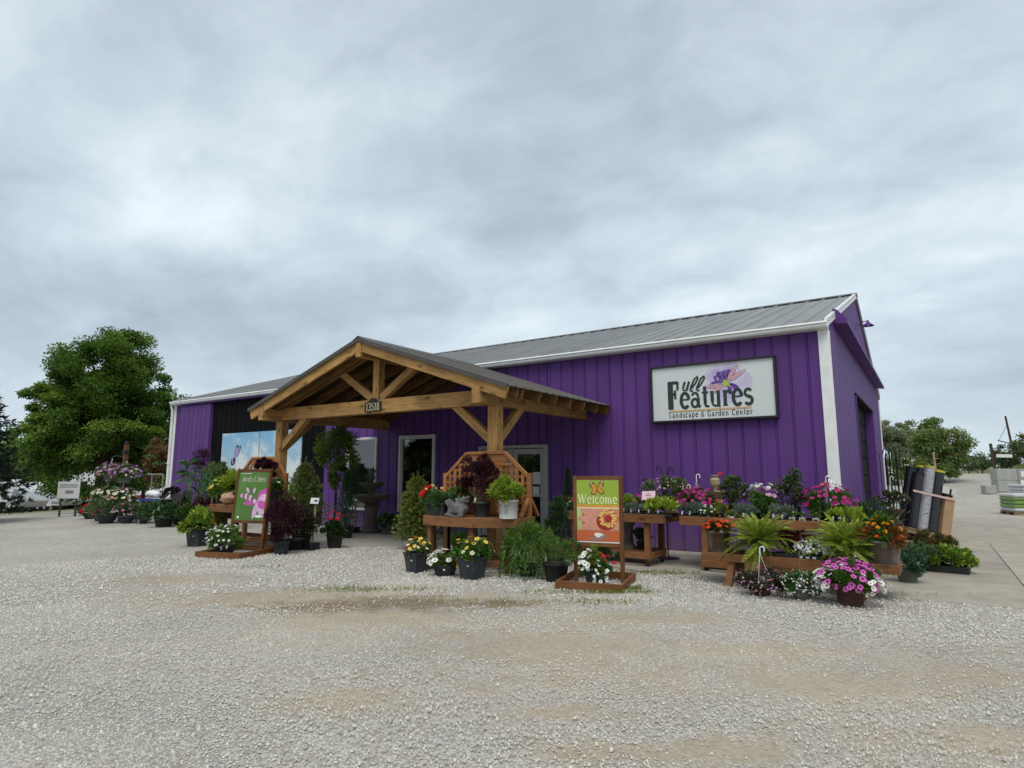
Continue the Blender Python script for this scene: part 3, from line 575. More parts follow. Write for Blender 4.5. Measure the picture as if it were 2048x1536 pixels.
# ================================================================== lettering: a small stroke face of our own
def arc(cx, cy, rx, ry, a0, a1, n=14): return [(cx + rx * math.cos(R(a0 + (a1 - a0) * i / n)), cy + ry * math.sin(R(a0 + (a1 - a0) * i / n))) for i in range(n + 1)]
def Ls(*p): return list(p)
GL = {  # glyph: (advance, [(points, weight)]) ; x-height 1, capitals 1.45
 'e': (.86, [(arc(.42, .5, .33, .5, 5, 318), 1), (Ls((.10, .55), (.74, .55)), .5)]),
 'a': (.86, [(arc(.34, .29, .26, .27, 0, 360), .8), (Ls((.62, .62), (.62, .12), (.78, .0)), 1), (arc(.36, .66, .26, .31, 0, 155), .7)]),
 't': (.62, [(Ls((.28, 1.35), (.28, .22)), 1), (Ls((.02, .95), (.56, .95)), .5), (arc(.46, .22, .18, .2, 180, 310), .7)]),
 'u': (.96, [(Ls((.20, 1.0), (.20, .3)), 1), (arc(.45, .3, .25, .28, 180, 350), .6), (Ls((.70, 1.0), (.70, 0), (.84, 0)), 1), (Ls((.04, .97), (.24, .97)), .45), (Ls((.54, .97), (.74, .97)), .45)]),
 'r': (.72, [(Ls((.22, 1.0), (.22, 0)), 1), (arc(.50, .60, .26, .36, 25, 175), .7), (Ls((.04, .97), (.26, .97)), .45), (Ls((.04, .03), (.42, .03)), .45)]),
 's': (.70, [(arc(.34, .75, .24, .23, 25, 250), .8), (arc(.36, .26, .26, .25, 95, -155), .9), (Ls((.28, .56), (.45, .46)), 1)]),
 'F': (1.05, [(Ls((.26, 1.45), (.26, 0)), 1.25), (Ls((.04, 1.41), (.92, 1.41)), .7), (Ls((.92, 1.45), (.90, 1.0)), .55), (Ls((.26, .78), (.68, .78)), .6), (Ls((.68, 1.0), (.68, .52)), .5), (Ls((.04, .03), (.50, .03)), .6)]),
 'l': (.48, [(Ls((.24, 1.45), (.24, 0)), 1), (Ls((.08, 1.42), (.26, 1.42)), .45), (Ls((.06, .03), (.42, .03)), .45)]),
 'n': (.98, [(Ls((.22, 1.0), (.22, 0)), 1), (arc(.48, .64, .25, .33, 5, 170), .65), (Ls((.73, .66), (.73, 0)), 1), (Ls((.04, .97), (.24, .97)), .45), (Ls((.06, .03), (.38, .03)), .45), (Ls((.58, .03), (.90, .03)), .45)]),
 'm': (1.44, [(Ls((.22, 1.0), (.22, 0)), 1), (arc(.45, .64, .22, .33, 5, 170), .65), (Ls((.67, .66), (.67, 0)), 1), (arc(.92, .64, .23, .33, 5, 170), .65), (Ls((1.15, .66), (1.15, 0)), 1), (Ls((.04, .97), (.24, .97)), .45), (Ls((.06, .03), (.38, .03)), .45), (Ls((.53, .03), (.81, .03)), .45), (Ls((1.02, .03), (1.32, .03)), .45)]),
 'd': (.94, [(arc(.40, .48, .29, .47, 15, 345), .85), (Ls((.70, 1.45), (.70, 0), (.84, 0)), 1), (Ls((.52, 1.42), (.72, 1.42)), .45)]),
 'b': (.94, [(Ls((.22, 1.45), (.22, 0)), 1), (arc(.50, .48, .29, .47, 165, -165), .85)]),
 'c': (.78, [(arc(.42, .5, .33, .5, 48, 312), 1)]),
 'p': (.94, [(Ls((.22, 1.0), (.22, -.45)), 1), (arc(.50, .5, .29, .47, 165, -165), .85), (Ls((.04, -.42), (.42, -.42)), .45)]),
 'o': (.92, [(arc(.45, .5, .35, .5, 0, 360), .85)]),
 'i': (.44, [(Ls((.22, 1.0), (.22, 0)), 1), (Ls((.22, 1.25), (.22, 1.38)), 1)]),
 'w': (1.2, [(Ls((.05, 1), (.30, 0), (.58, .95), (.86, 0), (1.12, 1)), .8)]),
 'L': (.92, [(Ls((.24, 1.45), (.24, 0)), 1), (Ls((.06, 1.42), (.44, 1.42)), .45), (Ls((.06, .04), (.84, .04), (.86, .4)), .55)]),
 'G': (1.14, [(arc(.58, .72, .46, .72, 42, 318), 1), (Ls((.93, .24), (.93, .66)), .9), (Ls((.70, .66), (1.06, .66)), .45)]),
 'C': (1.06, [(arc(.58, .72, .46, .72, 45, 315), 1), (Ls((.91, 1.42), (.91, 1.08)), .5)]),
 'W': (1.75, [(Ls((.14, 1.45), (.52, .02)), 1.1), (Ls((.52, .02), (.88, 1.35)), .5), (Ls((.80, 1.45), (1.16, .02)), 1.1), (Ls((1.16, .02), (1.56, 1.42)), .5), (Ls((-.04, 1.42), (.34, 1.42)), .4), (Ls((.62, 1.42), (1.0, 1.42)), .4), (Ls((1.38, 1.42), (1.72, 1.42)), .4)]),
 'P': (.95, [(Ls((.22, 1.45), (.22, 0)), 1), (arc(.46, 1.06, .32, .36, 110, -110), .8)]),
 '&': (1.10, [(arc(.46, 1.10, .22, .28, -50, 240), .7), (Ls((.30, .92), (.95, .05)), .9), (arc(.42, .38, .34, .37, 110, 350), .8)]),
 '1': (.60, [(Ls((.32, 1.4), (.32, 0)), 1), (Ls((.08, 1.18), (.32, 1.38)), .6), (Ls((.08, .03), (.56, .03)), .5)]),
 '3': (.80, [(arc(.36, 1.04, .27, .36, 150, -85), .85), (arc(.36, .36, .30, .36, 85, -150), .95)]),
 '5': (.80, [(Ls((.66, 1.38), (.18, 1.38), (.15, .80)), .7), (arc(.36, .44, .30, .44, 125, -145), .9)]),
 '8': (.82, [(arc(.40, 1.05, .25, .34, 0, 360), .85), (arc(.40, .37, .30, .37, 0, 360), .9)]),
 ' ': (.5, []),
}
def ribbon(mb, pts, w_, y, mi):
    n_ = len(pts); A, B_ = [], []
    for i, q in enumerate(pts):
        a = pts[max(0, i - 1)]; b_ = pts[min(n_ - 1, i + 1)]; dx, dz = b_[0] - a[0], b_[1] - a[1]; l_ = math.hypot(dx, dz) or 1
        nx_, nz_ = -dz / l_ * w_ / 2, dx / l_ * w_ / 2; A.append((q[0] + nx_, y, q[1] + nz_)); B_.append((q[0] - nx_, y, q[1] - nz_))
    mb.add(A + B_, [(i, i + 1, n_ + i + 1, n_ + i) for i in range(n_ - 1)], mi)
def text(mb, s, x, z, size, y, mi=0, wt=.2, gap=.06, shear=0, sx=1.0, width=None):
    adv = sum(GL[c][0] + gap for c in s)
    if width: sx = width / (adv * size)
    cur = 0; dy = 0
    for c in s:
        for pts, w_ in GL[c][1]:
            dy -= .00004
            ribbon(mb, [(x + (cur + q[0] + q[1] * shear) * size * sx, z + q[1] * size) for q in pts], w_ * wt * size, y + dy, mi)
        cur += GL[c][0] + gap
    return x + cur * size * sx
def ell(cx, cz, rx, rz_, n=20, rot=0): return [(cx + rx * math.cos(2 * math.pi * i / n) * math.cos(rot) - rz_ * math.sin(2 * math.pi * i / n) * math.sin(rot), cz + rx * math.cos(2 * math.pi * i / n) * math.sin(rot) + rz_ * math.sin(2 * math.pi * i / n) * math.cos(rot)) for i in range(n)]
def petal(cx, cz, ang, ln, wd, r0=0, wav=.0, n=9):
    """leaf-like outline from (cx,cz) outwards at an angle"""
    L1, L2 = [], []
    for i in range(n + 1):
        s_ = i / n; h_ = wd * math.sin(math.pi * min(1, s_ * .96 + .02)) ** .75 * (1 + wav * math.sin(s_ * 19)); u = r0 + s_ * ln
        L1.append((cx + u * math.cos(ang) - h_ * math.sin(ang), cz + u * math.sin(ang) + h_ * math.cos(ang))); L2.append((cx + u * math.cos(ang) + h_ * math.sin(ang), cz + u * math.sin(ang) - h_ * math.cos(ang)))
    return L1 + L2[::-1]
# ================================================================== main wall sign
M('sign_face', (.62, .65, .645), rough=.35, var=.03, scale=1); M('sign_frame', (.022, .018, .020), rough=.4, var=.1); M('letter_green', (.020, .040, .034), rough=.45, var=.05)
M('sign_tan', (.55, .38, .18), rough=.5, var=.05); M('wash_lilac', (.46, .40, .62), rough=.5, var=.22, scale=6); M('wash_pale', (.56, .52, .68), rough=.5, var=.12, scale=5); M('petal_violet', (.13, .05, .30), rough=.5, var=.45, scale=14); M('petal_deep', (.06, .02, .16), rough=.5, var=.3, scale=14)
M('wing_pink', (.66, .38, .44), rough=.5, var=.2, scale=20); M('wing_line', (.09, .03, .06), rough=.5, var=0); M('lime_print', (.42, .46, .12), rough=.5, var=.2, scale=30)
sg = thing('store_sign', 'large white store sign with dark lettering and violet flower emblem on purple wall', 'sign', (-2.08, -.10, 3.14))
W2_, H2_ = 1.225, .585
MB().box((0, .045, 0), (2 * W2_, .10, 2 * H2_)).build('cabinet', 'sign_frame', sg)
for c, s in (((0, -.025, H2_ - .02), (2 * W2_, .06, .04)), ((0, -.025, -H2_ + .02), (2 * W2_, .06, .04)), ((W2_ - .02, -.025, 0), (.04, .06, 2 * H2_ - .08)), ((-W2_ + .02, -.025, 0), (.04, .06, 2 * H2_ - .08))): MB().box(c, s).build('frame_bar', 'sign_frame', sg, bevel=.006)
MB().box((0, -.009, 0), (2 * W2_ - .08, .008, 2 * H2_ - .08)).build('face', 'sign_face', sg)
em = MB(); y = -.0140; fx, fz = .30, .13
def nxt():
    global y; y -= .00012; return y
for cx_, cz_, rx_, rz__ in ((fx - .20, fz + .20, .20, .17), (fx + .10, fz + .26, .19, .15), (fx + .33, fz + .02, .17, .20), (fx - .30, fz - .08, .16, .13), (fx + .05, fz - .22, .24, .17), (fx + .22, fz - .16, .16, .13)): em.flat(ell(cx_, cz_, rx_, rz__, 24, .3), nxt(), 0)
for cx_, cz_, rx_, rz__ in ((fx - .17, fz + .16, .16, .135), (fx + .05, fz + .19, .15, .12), (fx + .02, fz - .16, .17, .12), (fx - .20, fz + .0, .13, .09)): em.flat(ell(cx_, cz_, rx_, rz__, 24, .3), nxt(), 1)
for an_, ln_, wd_, mi in ((2.55, .25, .085, 2), (2.15, .26, .10, 2), (1.70, .24, .07, 2), (1.30, .26, .10, 2), (.95, .23, .07, 2), (3.05, .27, .045, 2), (-.45, .26, .05, 2), (-1.2, .22, .06, 2), (-1.75, .22, .06, 1), (2.35, .20, .045, 3), (1.95, .19, .03, 3), (1.45, .2, .03, 3), (1.15, .19, .03, 3), (-.30, .22, .02, 3)): em.flat(petal(fx, fz, an_, ln_, wd_, .02, .06), nxt(), mi)
for an_ in (2.7, 2.4, 2.0, 1.5, 1.1): ribbon(em, [(fx + .09 * math.cos(an_), fz + .09 * math.sin(an_)), (fx + .23 * math.cos(an_), fz + .23 * math.sin(an_))], .006, nxt(), 1)
for an_, ln_, wd_ in ((.98, .36, .036), (.55, .40, .038), (3.30, .36, .036), (3.72, .28, .032)):
    em.flat(petal(fx, fz, an_, ln_, wd_ + .007, .05), nxt(), 5); em.flat(petal(fx, fz, an_, ln_ - .016, wd_, .057), nxt(), 4)
    for da in (-.05, .04): ribbon(em, [(fx + .08 * math.cos(an_), fz + .08 * math.sin(an_)), (fx + (ln_ - .03) * math.cos(an_ + da), fz + (ln_ - .03) * math.sin(an_ + da))], .004, nxt(), 5)
for an_ in np.linspace(0, 6.28, 12)[:-1]: em.flat(petal(fx, fz, an_ + .3, .075, .012, .01), nxt(), 6)
em.flat(petal(fx - .045, fz + .05, -.75, .22, .014), nxt(), 6); em.flat(ell(fx - .15, fz + .10, .010, .035, 10, .6), nxt(), 0)
em.build('flower_emblem', ['wash_pale', 'wash_lilac', 'petal_violet', 'petal_deep', 'wing_pink', 'wing_line', 'lime_print'], sg)
lt = MB()
text(lt, 'F', -.87, -.31, .375, -.0195, 0, wt=.24, sx=.62); text(lt, 'eatures', -.615, -.305, .30, -.0195, 0, wt=.215, gap=.05, width=1.42)
lt.build('lettering', 'letter_green', sg)
lt = MB(); text(lt, 'u', -.60, .045, .175, -.0195, 0, wt=.26, shear=.35)
for x_ in (-.405, -.275): ribbon(lt, [(x_ + q[0], .02 + q[1] * .92) for q in ((.06, .02), (.025, .0), (.0, .035), (.02, .10), (.10, .27), (.165, .315), (.17, .275), (.12, .18), (.03, .06))], .036, -.0197, 0)
lt.build('script_lettering', 'letter_green', sg)
MB().box((-.045, -.0165, -.365), (1.60, .007, .034)).build('underline', 'sign_tan', sg)
lt = MB(); text(lt, 'Landscape & Garden Center', -.855, -.495, .074, -.0165, 0, wt=.20, gap=.22, width=1.64)
lt.build('tagline', 'letter_green', sg)

# house number plaque on the porch tie beam
pl = thing('number_plaque', 'small black arched plaque reading 13518 on the porch beam', 'plaque', (-7.93, -3.512, 2.90))
M('plaque_black', (.012, .011, .010), rough=.5, var=.1); M('plaque_gold', (.55, .46, .28), rough=.45, var=.1)
arch = [(-.235, -.125), (.235, -.125), (.235, .075), (.15, .085)] + arc(0, .07, .13, .085, 20, 160, 8) + [(-.15, .085), (-.235, .075)]
MB().prism(arch, -.008, .014, axis=1).build('plate', 'plaque_black', pl)
lt = MB(); text(lt, '13518', -.195, -.095, .105, -.0095, 0, wt=.19, gap=.10, width=.40); lt.build('digits', 'plaque_gold', pl)

# ================================================================== Welcome easel sign
M('green_print', (.29, .395, .048), rough=.4, var=.06, scale=3); M('coral_print', (.50, .15, .085), rough=.45, var=.12, scale=5); M('coral_pale', (.58, .26, .185), rough=.45, var=.15, scale=9); M('red_print', (.30, .025, .012), rough=.5, var=.3, scale=20)
M('orange_print', (.52, .12, .040), rough=.45, var=.05); M('yellow_print', (.80, .56, .13), rough=.5, var=.2, scale=40); M('cream_print', (.82, .84, .55), rough=.5, var=.05); M('white_print', (.78, .77, .74), rough=.5, var=.06); M('amber_print', (.60, .27, .035), rough=.5, var=.25, scale=30); M('grey_print', (.22, .20, .20), rough=.5, var=.3, scale=60); M('sage_print', (.34, .46, .16), rough=.5, var=.2, scale=8)
def easel(name, label, loc, rz_, w_, h_, z0, base_d, lean):
    """framed panel on two posts that stand in a low box base; local x right, y back"""
    o_ = thing(name, label, 'sign', loc, rz_); bw = w_ + .30
    for c, s in (((0, -base_d * .62, .05), (bw, .045, .10)), ((0, base_d * .38, .05), (bw, .045, .10))): board('base_board', (c[0] - s[0] / 2, c[1], c[2]), (c[0] + s[0] / 2, c[1], c[2]), .04, .10, 'sign_wood', o_, world=False)
    for x_ in (-bw / 2 + .02, bw / 2 - .02): board('base_board', (x_, -base_d * .6, .05), (x_, base_d * .36, .05), .04, .099, 'sign_wood', o_, world=False)
    for x_ in (-w_ / 2 - .028, w_ / 2 + .028): board('post', (x_, .04 - lean * .3, .0), (x_, .04 + lean, h_), .055, .062, 'sign_wood', o_, world=False)
    yt = lambda z: .04 - lean * .3 + lean * 1.3 * z / h_
    for z in (h_ - .03, z0 - .03): board('rail', (-w_ / 2, yt(z), z), (w_ / 2, yt(z), z), .05, .058, 'sign_wood', o_, world=False)
    pn = MB(); pn.box((0, 0, (h_ - .06 - z0) / 2), (w_, .012, h_ - .06 - z0))
    return o_, yt, pn
wel, yt, pn = easel('welcome_sign', 'green and coral Welcome sign with butterfly in a brown easel frame', (-2.657, -4.021, 0.000), .24, .62, 1.50, .55, 1.0, .02)
pw = .62; ph = .89
pan = pn.build('panel', 'white_print', wel); pan.location = (0, yt(.55) - .012, .55)
def flats(parent, name, items, mats, y0=-.0068):
    mb = MB(); k_ = 0
    for poly, mi in items: k_ += 1; mb.flat(poly, y0 - .00022 * k_, mi)
    return mb.build(name, mats, parent), y0 - .00022 * k_
def rect(a, b_, c, d_): return [(a, c), (b_, c), (b_, d_), (a, d_)]
random.seed(5)
it = [(rect(-.31, .31, .535, .89), 0), (rect(-.31, .31, .50, .535), 1), (rect(-.31, .31, .482, .492), 2), (rect(-.31, .31, .17, .478), 3), (rect(-.31, -.235, .17, .478), 4)]
fx, fz = .14, .335
for an_, ln_, wd_ in ((2.75, .40, .085), (3.15, .42, .05), (3.55, .40, .085), (4.25, .24, .09), (4.9, .2, .08), (2.1, .22, .08), (1.4, .18, .07), (.5, .2, .07), (5.7, .2, .07)):
    pp = [(max(-.305, min(.308, q[0])), max(.172, min(.476, q[1]))) for q in petal(fx, fz, an_, ln_, wd_, .05)]; it.append((pp, 5))
it += [(ell(fx - .02, fz - .035, .145, .125, 20), 6), (ell(fx + .03, fz + .02, .135, .125, 20), 3)]
for i in range(34):
    an_ = i * 2.399; rr = .055 + .05 * random.random(); it.append((petal(fx + .01 + rr * math.cos(an_), fz + .01 + rr * math.sin(an_), an_, .042, .011), 7))
it += [(ell(fx + .01, fz + .01, .052, .048, 14), 6), (rect(-.31, .31, .02, .17), 8), (rect(-.31, .31, .0, .014), 9), (ell(.02, .105, .075, .035, 16, -.15), 9), (ell(.07, .085, .055, .022, 12, .4), 10), (rect(-.12, .05, .045, .072), 10)]
flats(pan, 'print', it, ['green_print', 'amber_print', 'yellow_print', 'coral_print', 'sage_print', 'coral_pale', 'red_print', 'yellow_print', 'orange_print', 'white_print', 'grey_print'])
bt = []; bx, bz = 0.0, .745
for sgn, rot_ in ((1, .35), (-1, -.15)):
    c_, s_ = math.cos(rot_), math.sin(rot_)
    def tw(P, k_=1): return [(bx + (sgn * q[0] * k_) * c_ - q[1] * k_ * s_, bz + (sgn * q[0] * k_) * s_ + q[1] * k_ * c_) for q in P]
    up = [(0, 0), (.02, .05), (.07, .095), (.125, .115), (.135, .09), (.11, .03), (.05, -.01)]; lo = [(0, 0), (.06, -.005), (.09, -.04), (.07, -.08), (.03, -.075), (.005, -.03)]
    bt += [(tw(up), 1), (tw([(q[0] * .78 + .006, q[1] * .78) for q in up]), 0), (tw(lo), 1), (tw([(q[0] * .8 + .008, q[1] * .8 - .003) for q in lo]), 0), (tw(ell(.112, .092, .012, .012, 8)), 2)]
flats(pan, 'butterfly', bt, ['amber_print', 'ink_dark', 'white_print'], -.0088)
lt = MB(); text(lt, 'Welcome', -.295, .555, .088, -.0082, 0, wt=.15, gap=.06, width=.59); lt.build('lettering', 'cream_print', pan)

# ================================================================== "birds & bees" easel sign
M('green_grad', (.085, .180, .035), rough=.4, var=.16, scale=2.5); M('bee_print', (.20, .12, .09), rough=.5, var=.5, scale=60); M('magenta_print', (.45, .08, .32), rough=.5, var=.3, scale=16); M('lilac_print', (.62, .40, .58), rough=.5, var=.25, scale=14); M('pink_text', (.62, .55, .50), rough=.5, var=.1)
bee, yt, pn = easel('pollinator_sign', 'green sign with a bee on a pink flower in a tilted brown easel', (-9.786, -4.978, 0.000), .30, .70, 1.62, .62, 1.15, .12)
pan = pn.build('panel', 'green_grad', bee); pan.location = (0, yt(.62) - .012, .62); pan.rotation_euler = (-math.atan(.12 * 1.3 / 1.62), 0, 0)
fx, fz = .17, .36; it = []; PMAT = ['magenta_print', 'lilac_print', 'bee_print', 'ink_dark', 'white_print']
for an_, ln_, wd_, mi in ((2.9, .36, .05, 0), (3.25, .34, .055, 0), (4.45, .34, .055, 1), (1.0, .30, .09, 0), (.55, .26, .08, 1), (5.2, .34, .07, 1), (5.7, .22, .08, 0)): it.append(([(min(.345, q[0]), q[1]) for q in petal(fx, fz, an_, ln_, wd_, .0)], mi))
flats(pan, 'flower_print', it, PMAT); it = []
for i in range(7): it.append((ell(-.22 + i * .052, .475 - .003 * i * i, .045, .066 if i % 6 else .045, 12), 2 if i % 2 else 1))
it += [(petal(-.06, .53, 2.2, .13, .03), 1), (petal(.04, .52, 1.3, .12, .028), 1)]
flats(pan, 'bee_print', it, PMAT, -.0090)
for nm, pg in (('leaf_mark', ell(-.26, .055, .025, .025, 10)), ('logo_mark', ell(.22, .08, .09, .028, 14)), ('caption_line', rect(-.30, -.05, .905, .915))): flats(pan, nm, [(pg, 4)], PMAT, -.0092)
lt = MB(); text(lt, 'birds & bees', -.27, .755, .072, -.0082, 0, wt=.13, gap=.02, shear=.35, width=.56); lt.build('lettering', 'pink_text', pan)

# ================================================================== rolling display tables
M('caster_grey', (.10, .10, .10), rough=.4, metal=.6, var=.2); M('rubber', (.015, .015, .015), rough=.7, var=.1)
def display_table(name, label, x0, x1, y0, y1, top, legs, rail_z, group):
    o_ = thing(name, label, 'table', ((x0 + x1) / 2, (y0 + y1) / 2, 0), 0, group)
    n_ = 5; dy = (y1 - y0 - .08) / n_
    for i in range(n_): board('slat', (x0 + .04, y0 + .04 + (i + .5) * dy, top - .05), (x1 - .04, y0 + .04 + (i + .5) * dy, top - .05), dy - .012, .03, 'bench_wood', o_)
    board('apron_board', (x0, y0 + .02, top - .07), (x1, y0 + .02, top - .07), .04, .14, 'bench_wood', o_); board('apron_board', (x0, y1 - .02, top - .07), (x1, y1 - .02, top - .07), .04, .14, 'bench_wood', o_)
    for x_ in (x0 + .02, x1 - .02): board('apron_board', (x_, y0 + .042, top - .07), (x_, y1 - .042, top - .07), .04, .138, 'bench_wood', o_)
    for x_ in legs:
        for y_ in (y0 + .10, y1 - .12):
            lg = board('leg', (x_, y_, .10), (x_, y_, top - .067), .09, .09, 'bench_wood', o_)
            cw = MB(); cw.lathe([(.035, -.014), (.035, .014)], 12); me_ = cw.mesh('rubber')
            c_ = link('caster', me_, o_, True); c_.location = (x_, y_, .037); c_.rotation_euler = (R(90), 0, R(25))
            MB().box((x_, y_, .083), (.05, .045, .03)).build('caster_fork', 'caster_grey', o_, world=True)
    for y_ in (y0 + .10, y1 - .12): board('stretcher', (legs[0] - .06, y_ - (.066 if y_ < (y0 + y1) / 2 else -.066), rail_z), (legs[-1] + .06, y_ - (.066 if y_ < (y0 + y1) / 2 else -.066), rail_z), .04, .10, 'bench_wood', o_)
    for x_ in (legs[0], legs[-1]): board('end_stretcher', (x_ + (.066 if x_ == legs[-1] else -.066), y0 + .12, rail_z), (x_ + (.066 if x_ == legs[-1] else -.066), y1 - .14, rail_z), .04, .098, 'bench_wood', o_)
    board('lower_shelf', (legs[0], (y0 + y1) / 2, rail_z + .04), (legs[-1], (y0 + y1) / 2, rail_z + .04), (y1 - y0) * .6, .022, 'bench_wood', o_)
    return o_
TA, TB, TC = .865, .85, .44      # table and bench heights
display_table('display_table', 'brown wooden plant table behind the Welcome sign', -4.15, -2.28, -2.40, -1.55, TA, (-3.95, -2.60), .19, 'rolling plant tables')
display_table('display_table', 'long brown wooden plant table in front of the corner trim', -2.06, .42, -2.28, -1.45, TB, (-1.68, .22), .13, 'rolling plant tables')
bn = thing('plant_bench', 'low brown wooden bench in front of the long plant table', 'bench', (-.21, -3.05, 0))
for i in range(3): board('seat_board', (-1.38, -3.17 + i * .155, TC - .035), (.96, -3.17 + i * .155, TC - .035), .145, .04, 'bench_wood', bn)
board('front_board', (-1.40, -3.29, TC - .055), (.98, -3.29, TC - .055), .04, .11, 'bench_wood', bn); board('back_board', (-1.40, -2.73, TC - .055), (.98, -2.73, TC - .055), .04, .11, 'bench_wood', bn)
for x_ in (-1.38, .96): board('end_board', (x_, -3.265, TC - .055), (x_, -2.755, TC - .055), .04, .108, 'bench_wood', bn)
for x_ in (-1.0, .62):
    board('leg', (x_ - .06, -3.22, 0), (x_ + .01, -3.20, TC - .06), .085, .14, 'bench_wood', bn); board('leg', (x_ + .04, -2.86, 0), (x_ - .01, -2.84, TC - .06), .085, .14, 'bench_wood', bn)
    board('cross_rail', (x_ - .045, -3.15, .3), (x_ - .045, -2.9, .3), .04, .09, 'bench_wood', bn)

# ================================================================== post benches with lattice backs
def post_bench(name, label, cx, cy, sx, tabs):
    """tabs: outline of the table top, counter-clockwise from the left end of the lattice"""
    o_ = thing(name, label, 'bench', (cx, cy, 0)); top = .85
    poly = [(cx + sx * q[0], cy + q[1]) for q in tabs]
    if sx < 0: poly = poly[::-1]
    MB().prism(poly, top - .045, top - .008, axis=2).build('table_top', 'bench_wood', o_, world=True)
    for i in range(len(poly)):
        a, b_ = Vector((*poly[i], top - .075)), Vector((*poly[(i + 1) % len(poly)], top - .075)); d_ = (b_ - a).normalized(); nrm = Vector((d_.y, -d_.x, 0))
        board('apron_board', a + nrm * .02 - d_ * .012, b_ + nrm * .02 + d_ * .012, .04, .15, 'bench_wood', o_)
    cxp = sum(q[0] for q in poly) / len(poly); cyp = sum(q[1] for q in poly) / len(poly); feet = []
    for q in poly:
        a = Vector((q[0] + (cxp - q[0]) * .13, q[1] + (cyp - q[1]) * .13, 0)); feet.append(a); board('leg', a, a + Vector((0, 0, top - .05)), .085, .085, 'bench_wood', o_)
    for i in range(len(feet)):
        a, b_ = feet[i], feet[(i + 1) % len(feet)]; board('stretcher', a + Vector((0, 0, .15)), b_ + Vector((0, 0, .15)), .04, .09, 'bench_wood', o_)
    # lattice back
    hw, z0, z1, zs = .88, top, 1.88, 1.50; ly = cy - .33 + .0
    for s in (-1, 1): board('lattice_post', (cx + s * hw, ly, top - .1), (cx + s * hw, ly, zs + .04), .07, .07, 'lattice_wood', o_)
    tx = .40
    board('top_rail', (cx - tx, ly, z1), (cx + tx, ly, z1), .06, .05, 'lattice_wood', o_); board('mid_rail', (cx - tx - .17, ly - .006, z1 - .2), (cx + tx + .17, ly - .006, z1 - .2), .05, .045, 'lattice_wood', o_)
    board('top_panel', (cx - tx - .06, ly, z1 - .10), (cx + tx + .06, ly, z1 - .10), .025, .15, 'lattice_wood', o_)
    for s in (-1, 1): board('slope_rail', (cx + s * tx, ly, z1 - .0), (cx + s * hw, ly, zs - .03), .06, .055, 'lattice_wood', o_)
    board('bottom_rail', (cx - hw, ly, z0 + .03), (cx + hw, ly, z0 + .03), .06, .05, 'lattice_wood', o_)
    n_ = 15
    for i in range(n_):
        x_ = cx - hw + .06 + (2 * hw - .12) * (i + .5) / n_; ax = abs(x_ - cx); zt = z1 - .22 if ax < tx + .16 else zs - .04 + (hw - ax) / (hw - tx) * (z1 - zs) - .02
        board('lattice_slat', (x_, ly - .013, z0 + .05), (x_, ly - .013, zt), .013, .060, 'lattice_wood', o_, up=(1, 0, 0), bevel=0)
    for i in range(9):
        z = z0 + .11 + i * .105; ax = hw if z < zs - .06 else max(.2, hw - (z - zs + .08) / (z1 - zs) * (hw - tx))
        if z < z1 - .22: board('lattice_strip', (cx - ax + .03, ly + .004, z), (cx + ax - .03, ly + .004, z), .013, .038, 'lattice_wood', o_, bevel=0)
    for s in (-1, 1):
        board('foot_brace', (cx + s * (hw - .0), ly - .25, top), (cx + s * hw, ly - .03, top + .28), .05, .06, 'lattice_wood', o_, up=(1, 0, 0)); board('foot_brace', (cx + s * hw, ly + .25, top), (cx + s * hw, ly + .03, top + .28), .05, .06, 'lattice_wood', o_, up=(1, 0, 0))
    return o_
TD = .85
post_bench('post_bench', 'brown wooden bench with lattice back around the right porch post', -4.88, -3.42, 1, [(-.92, -.30), (-.86, -.78), (-.66, -1.08), (.33, -1.08), (.88, -.70), (.90, -.28), (-.92, -.28)])
post_bench('post_bench', 'brown wooden bench with lattice back around the left porch post', -11.20, -3.42, 1, [(-1.02, -.30), (-1.0, -.62), (-.72, -1.08), (.62, -1.08), (.9, -.70), (.95, -.28), (-1.02, -.28)])
# ================================================================== plants
for nm, c_, v_ in (('leaf_green', (0.098, 0.195, 0.034), .4), ('leaf_dark', (0.036, 0.085, 0.021), .4), ('leaf_lime', (.310, .420, .045), .35), ('leaf_grey', (0.169, 0.227, 0.156), .35), ('leaf_blue', (0.111, 0.195, 0.150), .35),
                   ('leaf_juniper', (0.072, 0.156, 0.058), .4), ('leaf_yellowgreen', (0.195, 0.280, 0.039), .4), ('leaf_burgundy', (0.042, 0.011, 0.013), .5), ('leaf_purple', (0.063, 0.015, 0.037), .5), ('leaf_spruce', (.165, .215, .045), .4),
                   ('leaf_spruce_tip', (.320, .370, .085), .35), ('leaf_yew', (.050, .090, .036), .4), ('leaf_fern', (.265, .345, .045), .3), ('leaf_bronze', (0.247, 0.111, 0.033), .4), ('leaf_coleus', (0.137, 0.015, 0.019), .5), ('leaf_black', (0.013, 0.011, 0.013), .4), ('grass_green', (0.130, 0.221, 0.039), .4), ('grass_dry', (0.364, 0.312, 0.130), .35), ('leaf_silver', (0.231, 0.263, 0.242), .3), ('leaf_olive', (0.137, 0.156, 0.072), .4)):
    LEAF(nm, c_, v_)
